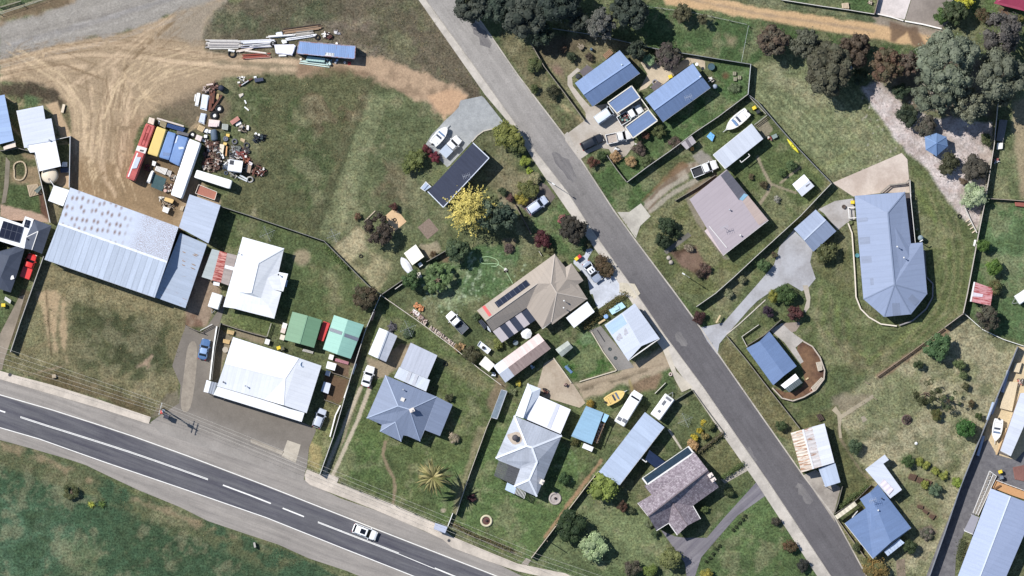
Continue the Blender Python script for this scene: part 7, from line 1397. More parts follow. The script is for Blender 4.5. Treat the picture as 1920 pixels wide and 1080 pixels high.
fence('long sheet fence between the second blue house and the boat lawn',[(1402,177),(1345,220),(1300,250),(1258,282),(1215,312),(1175,342)],1.8,(140,136,130),'sheet');fence('short paling fence round the pebble bed corner',[(1138,292),(1156,318),(1174,341)],1.4,(112,104,94));fence('thin wire fence across the north lawn',[(1403,49),(1397,80),(1390,116)],1.1,(176,182,186),'wire');fence('wire fence on the upper rim of the north lawn',[(1210,12),(1300,24),(1400,46)],1.1,(150,150,146),'wire')
fence('dark sheet fence between boat lawn and striped lawn',[(1403,178),(1420,191),(1460,238),(1490,272),(1524,308),(1558,343)],1.4,(96,98,100),'sheet');fence('long tall sheet fence south of the pinkish house',[(1558,344),(1500,405),(1420,478),(1375,520),(1341,550),(1305,575)],1.9,(150,146,138),'sheet');fence('low rail fence behind the boat on the boat lawn',[(1438,216),(1414,234)],1.1,(160,158,150),'rail');fence('small rail fence by the yellow bin',[(1404,181),(1436,214)],.9,(166,160,150),'rail')
fence('street side fence below the blue shed',[(1362,630),(1400,676),(1440,728),(1482,781),(1499,803)],1.2,(104,96,88));fence('thin white fence round the little lawn by the blue shed',R5(305,240,150,350,200,445),.7,(206,198,186),'rail');fence('dark paling fence behind the blue shed',R5(200,430,360,330,515,190),1.2,(78,70,62))
fence('long sheet fence along the east side of the homestead lawn',[(1870,196),(1863,270),(1847,372),(1834,437),(1813,550),(1805,587)],1.7,(168,158,146),'sheet');fence('tall paling fence at the orchard corner',[(1805,588),(1770,614)],1.7,(130,116,104));fence('low rustic rail fence between homestead lawn and orchard',[(1768,616),(1706,662),(1644,706)],.8,(130,104,84),'rail');fence('thin pale fence north of the orchard',[(1808,588),(1842,618),(1880,636),(1935,654)],.8,(204,202,192),'sheet')
fence('long tall sheet fence between the orchard and the far east yard',[(1907,650),(1880,716),(1837,820),(1800,912),(1770,1000),(1740,1085)],2.0,(132,132,134),'sheet',cap=(120,126,140));fence('paling fence between the far east lawns',[(1847,372),(1880,374),(1935,378)],1.2,(120,108,92))
fence('tall sheet fence on the west side of the vacant block',[(83,481),(62,540),(40,602),(21,660)],1.9,(150,144,138),'sheet');fence('thin white topped sheet fence beside the round tank',L2(505,42,560,280,640,630,735,1060),1.9,(168,164,160),'sheet',cap=(214,210,204));fence('tall sheet wall east of the white flat roofed house',[(133,256),(132,310),(131,352)],2.1,(150,152,156),'sheet',cap=(200,204,208));fence('grey sheet fence turning to the tank yard wall',L1(880,850,1105,800),2.0,(170,166,160),'sheet');fence('dark fence below the flat white house',B0(0,50,60,45,130,30,250,62),1.6,(88,82,78))
fence('low white wall along the lane beside the shop',[(407,612),(401,650),(394,712)],1.2,(228,226,222),'wall');fence('dark fence on the house side of the shop lane',[(414,606),(404,655),(398,712)],1.7,(90,86,82),'sheet');fence('dark paling fence across the back of the shop yard',L5(190,157,320,200,450,238,562,267),1.3,(92,84,76));fence('thin side fence at the cottage lawn',L5(565,264,600,155),1.0,(170,162,150),'rail');fence('white gate across the lane',C0(1445,305,1530,260),1.1,(226,222,216),'rail','gate');fence('dark low fence at the edge of the vacant block',C0(1335,270,1400,300,1470,325),1.0,(86,76,66))
fence('low white wall pieces beside the shop car space',L5(1160,820,1120,900,1075,1075),.8,(214,210,204),'wall');fence('white wall piece by the bare garden bed',L5(1225,660,1190,760),.9,(222,218,212),'wall');fence('white wall piece by the mint garage bed',C1(760,545,735,620),.9,(226,222,216),'wall');fence('thin dark fence between the bare beds',L5(1090,555,1170,580,1250,612),.7,(84,72,62));fence('thin dark fence south of the bare beds',L5(1030,775,1100,800,1165,828),.7,(88,78,66))
fence('dark rail fence up to the north-east garden',[(1464,0),(1540,12),(1590,19),(1639,27)],1.1,(176,172,166),'sheet');fence('dark side fence of the north-east slab',A3(842,100,872,-20),1.2,(110,92,86));fence('pale concrete kerb wall along the slab front',A3(855,98,960,122,1050,150),.5,(206,198,190),'wall');fence('pale wall in front of the gravel pad',A3(1062,152,1190,175,1325,208),.5,(222,216,208),'wall');fence('thin fence between the pad and the trees',A3(1405,-10,1385,160),1.2,(130,128,126),'sheet')
fence('wire fence on the road bank in the north-west corner',[(0,27),(45,12),(92,-4)],1.1,(150,146,138),'wire');fence('timber rail fence along the north-west road bank',[(0,14),(40,2)],1.0,(140,128,112),'rail')
fence('low wire fence on the highway boundary of the palm lawn',D1(650,408,780,465,1010,560),.9,(170,162,150),'wire');fence('low wire fence on the highway boundary right of the path',D1(1045,575,1180,630,1330,692),.9,(170,162,150),'wire');fence('thin pale boundary fence from the palm to the bus shelter',D1(1590,300,1520,500,1470,620),.9,(170,160,140),'wire');fence('white fence piece beside the bus shelter',D1(1455,622,1420,715),.9,(232,230,226),'sheet');fence('wire fence along the highway verge of the grey house',D1(1440,715,1600,790,1920,915),.9,(160,150,136),'wire')
fence('pale garden edging of the small square lawn',M6(400,370,500,540,612,692,600,700,300,790),.3,(200,186,160),'low');fence('curved stone edging of the turning area',M6(80,590,160,700,230,800),.35,(196,184,160),'low')
fence('curved pale retaining wall round the south and west of the homestead',R4(95,440,118,500,128,640,136,760,142,880,170,950,220,1000,290,1040,385,1052),.5,(196,184,164),'wall');fence('dark curved retaining wall on the homestead east side',R4(548,600,560,760,600,800,598,880,560,950,480,1020,400,1048),.5,(110,104,104),'wall');fence('curved stone wall round the brown garden bed by the blue shed',R5(715,392,800,440,870,540,912,660,905,740,830,840,720,905,620,940,520,915,430,820),.7,(150,136,120),'wall');fence('tall wall by the homestead north terrace',R4(462,185,470,330,494,560),1.2,(178,174,168),'sheet')
fence('pale timber edging of the cream slab',M2(125,300,235,190),.25,(190,170,140),'low');fence('low brick edging in front of the mulch',B3(1490,450,1530,540,1580,640),.5,(206,200,190),'low');fence('curved concrete edging beside the gravel drive',M1(1110,128,1000,155,930,205,870,275),.2,(190,178,158),'low');fence('white rail fence by the caravan',M6(1025,800,935,890),.6,(226,218,204),'rail');fence('white rail fence by the flower strip of the taupe house',M3(640,55,665,95),.6,(206,200,184),'rail');fence('garden edging south of the homestead door path',D2(1200,20,1300,160),.1,(190,180,160),'low')
fence('dark hedge-side fence by the tiled house lawn',D2(1420,180,1600,40),.8,(80,68,58));fence('dark fence along the street side of the tiled house corner lawn',C2(1240,815,1370,735),.9,(70,72,56));fence('street side fence of the tiled house corner lawn',C2(1375,735,1480,880,1600,1040),.6,(96,92,72));fence('street fence in front of the bright blue house',R8(45,605,180,790,290,940),1.0,(110,98,84));fence('dark fence on the carport side of the bright blue house',D3(610,430,580,550,555,615),1.0,(80,74,66));fence('thin fence round the flower strip by the bright blue house',R8(20,555,200,440,330,310),.8,(70,64,58));fence('dark fence in front of the street cottage',M6(810,180,900,310,985,420),.9,(96,86,72));fence('dark fence beside the wagon drive',B2(100,440,180,580,215,650),.9,(84,68,60));fence('dark paling fence between gravel drive and pinkish house',B2(1250,408,1400,320,1540,225),.8,(92,84,72));fence('low edging along the curved drive',R5(10,330,120,240,240,130,370,10),.12,(196,186,170),'low')
# poles and wires
WD=M((142,126,108),.2,2);c=W((306,766));o=empty('power_pole',c,'timber power pole with crossarms on the forecourt corner','power pole');MB().tube((0,0,-.1),(0,0,9.2),.17,.12,10).build('pole',WD,o,local=True)
AR=math.radians(75)
for z in(8.9,7.9):MB().box((0,.12,z),(2.3,.12,.14),AR).build('crossarm',M((170,166,158)),o,local=True)
ins_=[(.95,0),(.4,0),(-.4,0),(-.95,0)]
for x,_ in ins_:MB().lathe((x*math.cos(AR),x*math.sin(AR)+.12,8.97),[(.04,0),(.08,.05),(.08,.16),(.03,.2)],8).build('insulator',M((214,222,224)),o,local=True)
top('transformer',MB().lathe((c.x+.45,c.y-.3,6.2),[(.3,0),(.32,.05),(.32,.9),(.2,1.0)],14).bar((c.x,c.y,6.6),(c.x+.4,c.y-.25,6.6),.1,.1),M((200,204,204)),'grey can transformer hanging on the power pole','transformer')
wm=M((214,210,200),.02)
def wires(label,a,b_,za,zb,sag=.6,r=.016,group='power lines'):
 A_,B_=W(a,za),W(b_,zb);mb=MB();P=[]
 for i in range(13):t=i/12;q=A_.lerp(B_,t);q.z-=sag*4*t*(1-t);P.append(q)
 for p,q in zip(P[:-1],P[1:]):mb.tube(p,q,r,n=4)
 top('power_line',mb,wm,label,'power line',group)
for k,(x,_)in enumerate(ins_):
 q=(306-x*3.5,766-x*9);wires('thin overhead power line crossing the vacant block to the pole',(-40,648+k*11-12),(305+x*2.6,765-x*9),9,9.1);wires('thin overhead power line leading from the pole across the forecourt',(305+x*2.6,765-x*9),(640,900+k*8-12),9.1,9,group='power lines over the forecourt');wires('thin overhead power line above the palm lawn boundary',(640,900+k*8-12),(1005,1052+k*9-14),9,9,group='power lines over the palm lawn');wires('thin overhead power line above the south lawn',(1005,1052+k*9-14),(1330,1150+k*10),9,9,group='power lines over the south lawn')
def lamp(label,p,h=6.5,ang=0,name='street_lamp'):
 o=empty(name,W(p),label,'street lamp');MB().tube((0,0,-.05),(0,0,h),.08,.05,8).tube((0,0,h),(1.2*math.cos(ang),1.2*math.sin(ang),h+.25),.04,n=6).build('pole',M((168,166,160)),o,local=True);MB().box((1.35*math.cos(ang),1.35*math.sin(ang),h+.24),(.6,.24,.12),ang).build('lamp_head',M((222,222,218)),o,local=True);return o
lamp('street lamp on the front lawn of the pinkish house',B2.p(1350,962),5.5,2.6);lamp('street lamp beside the pavement near the lime shrubs',B2.p(330,262),5.5,-.6)
top('timber_pole',MB().tube(W((1095,1050-37))+Vector((0,0,-.1)),W((1095,1013))+Vector((0,0,4)),.08,.06),WD,'thin timber post on the south lawn near the fence end','post');top('timber_pole',MB().tube(W(D2.p(330,818))+Vector((0,0,-.1)),W(D2.p(330,818))+Vector((0,0,5.4)),.1,.07),WD,'timber pole at the foot of the lawn fence near the highway','post')
def hoist(label,p,r=1.5):
 o=empty('clothes_hoist',W(p),label,'clothes line');MB().tube((0,0,-.05),(0,0,1.9),.035,n=8).build('pole',GUT,o,local=True);mb=MB();a0=.4
 for k in range(4):a=a0+k*math.pi/2;mb.tube((0,0,1.8),(r*math.cos(a),r*math.sin(a),2.0),.016,n=5)
 mb.build('arm',GUT,o,local=True);mb=MB()
 for f_ in(.35,.65,.95):
  for k in range(4):a,b_=a0+k*math.pi/2,a0+(k+1)*math.pi/2;mb.tube((r*f_*math.cos(a),r*f_*math.sin(a),1.96),(r*f_*math.cos(b_),r*f_*math.sin(b_),1.96),.007,n=4)
 mb.build('line',GUT,o,local=True)
hoist('clothes hoist behind the grey gabled garage',C1.p(1135,290),1.7);hoist('clothes hoist on the tiled house corner lawn',M7.p(1265,365),1.5);hoist('clothes hoist on the lawn north of the white cottage',L4.p(790,50),1.6);hoist('clothes hoist on the dry lawn',B1.p(600,660),1.4)
# yard scrap
RUST=M((120,74,58),.25,4,c2=(84,58,50),s2=2);STEEL=M((168,172,178),.12,2,rough=.5);WHT=M((240,240,238),.06);DKS=M((70,70,74),.2);WOOD=M((206,184,146),.15,3);GLV=M((206,210,214),.1,2)
def crate(label,pts,h,col,cat='crate',name='crate',group=None,slat=True):
 mb=MB();xy=[W(p,h)[:2]for p in pts];a,b_,c_,d=[Vector(p)for p in xy]
 for p,q in zip(xy,xy[1:]+xy[:1]):mb.bar((*p,h/2),(*q,h/2),.06,h)
 n=max(2,int((b_-a).length/.22))
 for k in range(n):p,q=a.lerp(b_,(k+.5)/n),d.lerp(c_,(k+.5)/n);mb.bar((*p,h+(.015 if k%2 else 0)),(*q,h+(.015 if k%2 else 0)),(b_-a).length/n*(.8 if slat else 1.02),.05)
 return top(name,mb,M(col,.12,3),label,cat,group)
def tyre(label,p,r=.42,w=.15,z=.13,group='old tyres in the scrap heap',rim=False,tilt=0,col=TYRE):
 c=W(p);mb=MB().torus((c.x,c.y,z),r,w,axis=Matrix.Rotation(tilt,4,'X'));o=top('tyre',mb,col,label,'tyre',group,smooth=True)
 if rim:MB().lathe((0,0,.02),[(r*.7,-.05),(r*.72,.1),(r*.2,.14)],12).build('rim',WHT,o,local=True)
 return o
def scrap(label,p,r,seed,cols,n=9,cat='scrap metal',name='scrap_machine',h=.8,group=None):
 """one rusting machine: frame, tubes, plates and wheels welded together"""
 cols=[tuple(.68*v+.32*w_ for v,w_ in zip(q,(104,88,80)))if q[0]-q[2]>24 else q for q in cols];rs=random.Random(seed);c=W(p);o=empty(name,c,label,cat,group);R_=r/10;fr,pl,wh=MB(),MB(),MB();a0=rs.uniform(0,math.pi)
 for k in range(n):
  a=a0+rs.choice((0,math.pi/2))+rs.uniform(-.25,.25);l=R_*rs.uniform(.6,1.3);x,y=rs.uniform(-R_,R_)*.6,rs.uniform(-R_,R_)*.6;z=rs.uniform(.12,h)
  fr.bar((x-l*math.cos(a)/2,y-l*math.sin(a)/2,z),(x+l*math.cos(a)/2,y+l*math.sin(a)/2,z*rs.uniform(.7,1.2)),rs.uniform(.07,.18),rs.uniform(.07,.18))
  if k%2==0:pl.box((rs.uniform(-R_,R_)*.6,rs.uniform(-R_,R_)*.6,rs.uniform(.1,h)),(rs.uniform(.2,.6),rs.uniform(.15,.45),rs.uniform(.08,.4)),a)
  if k%3==0:wh.torus((rs.uniform(-R_,R_)*.7,rs.uniform(-R_,R_)*.7,rs.uniform(.15,h*.8)),rs.uniform(.16,.3),.07,14,6,Matrix.Rotation(rs.uniform(0,1.2),4,'X'))
 fr.build('frame',M(cols[0],.25,4),o,local=True);pl.build('panel',M(cols[1],.2,3),o,local=True);wh.build('wheel',M(cols[2],.15),o,local=True);return o
def beam(label,p,q,w,z,mt,name='beam',cat='beam',group=None,h=None):top(name,MB().bar(W(p)+Vector((0,0,z)),W(q)+Vector((0,0,z)),w,h or w*.6).bar(W(p)+Vector((0,0,z+(h or w*.6)*.5)),W(q)+Vector((0,0,z+(h or w*.6)*.5)),w*.35,.03),mt,label,cat,group)
def sheetpile(label,pts,h,mt,n=4,name='sheet_stack',cat='metal sheets',group=None,seed=1):
 rs=random.Random(seed);mb=MB();xy=[W(p)[:2]for p in pts];cx=sum(p[0]for p in xy)/len(xy);cy=sum(p[1]for p in xy)/len(xy)
 for k in range(n):
  a=rs.uniform(-.06,.06);s=rs.uniform(.86,1.02);ox,oy=rs.uniform(-.1,.1),rs.uniform(-.1,.1);mb.prism([(cx+ox+s*((p[0]-cx)*math.cos(a)-(p[1]-cy)*math.sin(a)),cy+oy+s*((p[0]-cx)*math.sin(a)+(p[1]-cy)*math.cos(a)))for p in xy],h*k/n,h*k/n+h/n*.6)
 return top(name,mb,mt,label,cat,group)
crate('cream box at the back of the red bus',J1(640,212,745,245,720,362,610,320),2.2,(224,206,190),slat=False);beam('long pale beam behind the bus bodies',J1.p(800,235),J1.p(1335,395),.3,1.1,M((206,194,184),.15));crate('open mesh stillage behind the yellow bus',J1(870,280,985,320,955,430,850,375),1.0,(156,144,116));crate('row of blue plastic bins behind the blue buses',J1(1010,335,1350,430,1310,500,985,405),.9,(52,78,128),'bins','bin_row');crate('grey steel stillage behind the second blue bus',J1(1190,480,1430,540,1415,590,1200,540),1.2,(112,110,112));tyre('white rimmed tyre behind the long white bus',J1.p(1500,560),.5,.18,.2,None,True);crate('pale crate at the head of the long white bus',J1(1590,560,1700,600,1665,695,1555,650),1.4,(222,206,202),slat=False);crate('tan timber crate by the scrap heap',J1(1640,360,1755,415,1700,510,1595,450),1.0,(206,180,140));sheetpile('white scrap sheets beside the tan crate',J1(1745,440,1840,470,1800,540,1720,510),.8,WHT)
sheetpile('small pale beam and drum behind the yellow bus',J1(820,280,855,290,845,360,812,350),.6,WHT,2)
crate('slatted white pallet trailer between the buses',J2(720,160,925,215,880,320,690,235),.9,(226,222,216),'pallet','pallet');crate('small white pallet beside the slatted one',J2(930,235,1000,255,975,345,905,315),.7,(196,190,184),'pallet','pallet');sheetpile('white scrap panels leaning along the red bus',J2(640,240,680,255,600,480,535,460,590,330),.8,WHT);top('tarpaulin',MB().prism([W(p)[:2]for p in J2(660,300,900,400,830,630,620,540)],.02,.07).bar(W(J2.p(660,300))+Vector((0,0,.08)),W(J2.p(900,400))+Vector((0,0,.08)),.12,.06),M((62,88,92),.2,1.5),'dark teal tarpaulin spread on the ground between the buses','tarpaulin');crate('white cabinet beside the dark teal tarpaulin',J2(650,65,715,85,690,160,640,145),1.1,(236,234,230),slat=False);scrap('dark red tool rack in the shade of the red bus',J2.p(560,195),8,2,((120,44,50),(104,40,46),(50,50,56)));scrap('scrap pile leaning on the long white bus flank',J2.p(930,560),11,5,((100,72,62),(196,186,176),(54,50,50)),12);scrap('tangle of pale pipes by the long white bus',J2.p(1020,380),8,6,((196,190,180),(150,130,110),(70,66,66)));top('drum',MB().lathe(W(J2.p(885,615)),[(.3,0),(.3,.4),(.31,.42),(.3,.85),(.26,.86)],18),M((206,170,158)),'pink topped drum near the bus corner','drum')
o=scrap('old forklift with a white cowl and timber load by the bus corner',J2.p(930,850),13,8,((176,166,150),(190,180,160),(48,46,48)),8,'forklift','forklift');sheetpile('stack of yellow timber boards on the forklift',J2(875,735,1040,780,1010,840,860,790),1.5,M((222,188,128)),5,'timber_stack','timber');crate('white cowled box at the tail of the forklift',J2(850,905,960,940,925,1030,830,990),1.3,(244,242,238),slat=False);crate('pale pallet leaning by the workshop',J2(1175,905,1235,900,1200,985,1150,965),.5,(190,172,146),'pallet','pallet');scrap('white wheelbarrow like frame by the forklift',J2.p(815,745),6,12,((226,222,214),(206,200,190),(60,60,60)),6)
G='white truck panels north of the scrap heap'
sheetpile('long white panel stack, outermost',J3(205,420,275,425,235,690,165,680),.5,WHT,3,group=G);sheetpile('narrow white panel strip left of the panel stacks',J3(165,455,190,455,170,590,148,585),.3,WHT,2,group=G);sheetpile('wide mirrored white panel stack',J3(310,445,460,475,410,780,272,745),.6,M((222,230,240),.2,2.5),4,group=G);sheetpile('grey-white panel stack below the wide one',J3(290,830,400,850,360,1060,235,1010),.6,M((206,214,226),.2,2.5),4,group=G)
scrap('round white cable reel among rusty beams',J3.p(385,355),8,21,((222,206,196),(196,176,166),(90,76,66)),8);scrap('rusty engine block pile at the north tip of the heap',J3.p(540,320),12,22,((110,74,66),(150,110,100),(54,46,46)),14);beam('long rusty girder, straight',J3.p(510,385),J3.p(470,790),.55,.4,RUST,'girder','girder');beam('long rusty girder, slanting',J3.p(715,465),J3.p(500,790),.32,.5,RUST,'girder','girder');beam('second rusty girder beside the straight one',J3.p(560,390),J3.p(530,640),.4,.5,RUST,'girder','girder');sheetpile('pale ochre plate between the girders',J3(610,440,660,450,640,560,585,545),.3,M((190,166,124)),2);top('boiler',MB().lathe(W(J3.p(705,330))+Vector((0,0,.0)),[(.5,0),(.58,.1),(.58,1.2),(.4,1.45),(.1,1.5)],18),M((40,46,62),.15),'dark blue upright boiler shell at the north tip of the heap','boiler',smooth=True);beam('pale pipe at the north tip of the heap',J3.p(405,265),J3.p(540,245),.3,.8,M((216,196,186)))
tyre('big dark tyre with a white rim, upper of the two below the girders',J3.p(655,745),.58,.22,.22,None,True);tyre('big dark tyre with a white rim, lower of the two below the girders',J3.p(560,880),.6,.24,.24,None,True);sheetpile('white hopper box at the start of the scrap rows',J3(440,960,680,985,660,1100,440,1095),1.0,M((230,214,208)),3);beam('faded pink steel chute',J3.p(900,1040),J3.p(1060,930),.8,.6,M((186,132,120),.15,2),'chute','chute',h=.5);sheetpile('pale sheet under the pink chute',J3(990,1040,1090,1000,1110,1060,1010,1090),.4,WHT,2)
scrap('white gate frames lying by the dirt track',J3.p(1110,160),9,31,((236,232,226),(224,220,212),(60,58,56)),6);beam('rusty long pole by the dirt track',J3.p(1060,285),J3.p(1330,130),.3,.3,RUST,'pole','pole');beam('pale pipe over the rusty pole',J3.p(1110,270),J3.p(1255,175),.16,.5,GLV,'pole','pole');o=crate('dark blue trough on the paddock edge',J3(1370,140,1540,115,1555,175,1385,205),.7,(66,72,92),'trough','trough',slat=False);sheetpile('white bucket lid by the dark trough',J3(1350,95,1410,85,1415,120,1360,125),.4,WHT,2);sheetpile('pale boulder like sheet on the paddock edge',J3(1045,460,1145,430,1150,470,1080,525),.35,M((206,196,182)),2);beam('white board in the grass, upper',J3.p(1175,570),J3.p(1205,640),.25,.1,WHT,'board','board');beam('white board in the grass, lower',J3.p(1170,705),J3.p(1258,778),.24,.1,WHT,'board','board')
crate('white lidded bin in the scrap rows',J4(280,0,440,10,420,70,275,62),.9,(226,208,206),slat=False);top('tank_shell',MB().loft([[(*(W(J4.p(360,110)).lerp(W(J4.p(375,310)),t))[:2],.7+0)for _ in range(1)]*1 for t in(0,)]if False else[[tuple(W(J4.p(365,115)).lerp(W(J4.p(385,305)),t)+Vector((k*.62*math.cos(a),k*.1*math.cos(a),.62+k*.62*math.sin(a))))for a in[i*.5236 for i in range(12)]]for t,k in((0,.5),(.06,.9),(.15,1),(.85,1),(.94,.9),(1,.5))]),M((92,106,122),.15),'dark steel tank lying on its side in the scrap rows','tank',smooth=True)
for i,(x,y)in enumerate(((240,130),(295,150),(235,225),(205,300))):sheetpile(['curved white guard at the top of the scrap rows','white ring guard beside the dark tank','white scrap strip left of the dark tank','white scrap strip by the long white bus nose'][i],[J4.p(x-22,y-26),J4.p(x+24,y-22),J4.p(x+20,y+28),J4.p(x-26,y+26)],.7,WHT,3,seed=i)
crate('grey mesh basket in the scrap rows',J4(510,20,610,30,600,125,505,110),.8,(176,180,172));sheetpile('white board stack at the upper right of the scrap',J4(725,40,825,-10,835,15,745,62),.5,WHT,3);scrap('bent wire harrow in the grass',J4.p(850,110),9,41,((150,140,124),(206,196,182),(70,60,54)),12);sheetpile('white upright fridge lying in the grass',J4(920,45,960,50,955,130,912,122),.6,M((238,232,226)),3)
sheetpile('yellow machine cover in the scrap rows',J4(575,190,635,195,630,245,570,225),.9,M((236,196,104)),3);top('fan_housing',MB().torus(W(J4.p(572,272))+Vector((0,0,.3)),.38,.12).lathe(W(J4.p(572,272)),[(.3,0),(.32,.3),(.1,.36)],16),M((112,116,130)),'round grey fan housing by the yellow cover','fan',smooth=True);sheetpile('yellow cover, lower, in the scrap rows',J4(530,335,590,345,580,385,525,370),.8,M((238,204,124)),3)
tyre('grey tractor tyre standing out in the scrap rows',J4.p(720,318),.42,.16,.18,col=M((104,104,110),.1));tyre('large dark tyre at the right of the scrap rows',J4.p(922,382),.44,.15,.2,col=M((72,72,76),.1));tyre('dark tyre by the white box body',J4.p(576,850),.28,.12,.12,col=M((72,82,96)));tyre('tyre leaning in the rusty pile',J4.p(375,468),.26,.08,.5,col=M((150,132,118)));tyre('tyre in the bright white corner pile',J4.p(455,530),.38,.07,.4,col=GLV,tilt=.5);sheetpile('cracked pale slab in the grass',J4(820,260,900,290,880,335,810,300),.3,M((196,172,140)),2)
for i,(x,y,r,c1,c2,c3)in enumerate(((265,340,8,(84,54,48),(176,166,160),(48,40,40)),(310,425,10,(112,70,58),(196,186,180),(60,44,40)),(290,500,11,(84,56,50),(120,84,70),(50,40,38)),(350,560,8,(150,134,110),(84,62,54),(52,44,42)),(280,640,12,(110,62,50),(96,60,52),(44,38,38)),(420,670,9,(200,190,180),(150,120,104),(60,54,52)),(330,770,11,(112,84,72),(150,140,124),(54,50,48)),(420,560,7,(96,70,58),(70,60,52),(44,40,40)),(240,720,9,(124,70,56),(186,176,166),(44,40,40)),(700,450,9,(150,150,148),(176,176,176),(70,70,72)),(760,440,8,(130,132,130),(112,116,112),(56,56,56)),(780,540,9,(196,196,200),(150,66,62),(60,60,62)),(870,520,10,(140,56,52),(226,220,216),(60,56,56)),(680,555,8,(74,76,80),(60,62,66),(44,44,46)),(930,650,9,(150,76,56),(176,92,66),(60,50,46)),(960,780,10,(186,168,150),(150,130,116),(70,66,64)),(1100,790,13,(124,66,54),(84,54,48),(54,46,44)),(1160,820,11,(112,60,52),(230,226,220),(50,44,44)),(600,680,8,(226,224,220),(84,88,96),(60,60,64)),(570,740,7,(76,90,110),(100,110,124),(50,54,60)),(700,880,8,(186,182,172),(112,112,104),(64,62,60)),(1190,250,8,(40,46,56),(58,72,76),(36,38,44)),(1100,270,9,(44,50,62),(40,48,52),(36,38,44)))):
 nms=('dark red linkage by the bus nose','rusty implement with grey plates','big dark rusty implement near the white bus','small tan and brown implement','broad red-brown implement beside the white bus','pale frame with brown panels','long brown frame above the white box body','small dark implement in the middle rows','red-brown frame near the bus shadow','grey steel frame in the middle rows','green-grey plate frame in the middle rows','white frame with red panels','dark red frame with white panels on the east side','black frame in the middle rows','orange-red implement at the east end','tan implement at the east end','largest rusty red frame at the east end','rusty red frame with white plates, easternmost','white frame beside the truck cab','blue-grey implement below the middle rows','pale scrap beside the truck cab wheel','dark pile of black tyres and drums on the grass, right','dark pile of black drums on the grass, left')
 scrap(nms[i],J4.p(x,y),r,60+i,(c1,c2,c3),10+i%4)
rs=random.Random(77)
for k in range(34):
 x,y=(rs.uniform(215,470),rs.uniform(330,770))if k%3 else(rs.uniform(640,940),rs.uniform(420,610));b_=rs.choice(((104,70,60),(84,62,56),(150,136,122),(120,84,70),(176,170,164),(90,92,98)))
 scrap('small rusty implement tangled in the middle of the scrap heap',J4.p(x,y),rs.uniform(4,7),200+k,(b_,rs.choice(((196,188,180),(96,70,62),(70,66,66),(150,120,104))),(48,44,44)),8,group='small implements tangled in the scrap heap',h=.6)
for i,(x,y,s)in enumerate(((1078,188,20),(1130,205,18))):top('bucket',MB().lathe(W(J4.p(x,y)),[(s/90,0),(s/80,.35),(s/100,.37)],14),WHT,['white bucket left of the dark drum pile','white bucket right of the first on the dark drum pile'][i],'bucket')
sheetpile('long pale plank stack in the scrap rows',J4(470,360,540,370,520,520,460,470),.6,M((226,216,196)),5);beam('orange timber lath lying in the scrap rows',J4.p(590,400),J4.p(575,560),.22,.5,M((226,168,116)),'board','board');sheetpile('white curved panel below the plank stack',J4(480,540,520,530,545,600,515,615),.5,WHT,3)
c=W(J4.p(740,735));o=empty('truck_cab',c,'white truck cab standing in the scrap heap with an empty window','truck cab',None,-.15);MB().loft([[(x,-1.15*k,.5),(x,-1.15*k,1.9),(x,-1.0*k,2.2),(x,1.0*k,2.2),(x,1.15*k,1.9),(x,1.15*k,.5)]for x,k in((-1.35,.92),(-1.2,1),(1.1,1),(1.3,.94))]).build('body',PAINT((246,246,248)),o,local=True);MB().box((-.75,.55,2.2),(.8,.8,.08)).build('roof_opening',M((70,72,78),.2),o,local=True);MB().box((1.32,0,1.5),(.05,1.8,.8)).build('windscreen',GLS,o,local=True);wheelset(o,0,2.3,(.6,),.45)
tyre('large grey spoked wheel beside the truck cab',J4.p(980,960),.55,.16,.3,None,False,.5,M((176,172,166)));beam('white boom by the spoked wheel',J4.p(810,885),J4.p(940,960),.3,.6,GLV);beam('second pale boom under the truck cab',J4.p(740,900),J4.p(930,990),.24,.4,GLV);sheetpile('white panel at the east end of the heap',J4(950,640,1025,690,1000,735,945,690),.8,M((240,232,236)),3);crate('tan slatted bin at the east end of the heap',J4(925,700,1000,720,980,850,915,830),.9,(176,152,132))
LT=M((196,190,184),.2,3);rs=random.Random(5)
def stack(label,p,q,wd,n,cols,h=.5,seed=1,jit=.25,name='timber_stack',cat='timber'):
 rs=random.Random(seed);a,b_=W(p),W(q);d=(b_-a).normalized();nn=Vector((-d.y,d.x,0));mb={}
 o=empty(name,(a+b_)/2,label,cat)
 for k in range(n):
  off=rs.uniform(-.5,.5)*wd;z=rs.uniform(.06,h);s0,s1=rs.uniform(-jit,jit)*2,rs.uniform(-jit,jit)*2;c=cols[k%len(cols)]
  mb.setdefault(c,MB()).bar(a+nn*off+d*s0+Vector((0,0,z)),b_+nn*(off*rs.uniform(.8,1.1))+d*s1+Vector((0,0,z)),rs.uniform(.1,.22),.08)
 for c in cols:
  if c in mb:mb[c].build('board',M(c,.15,2.5),o)
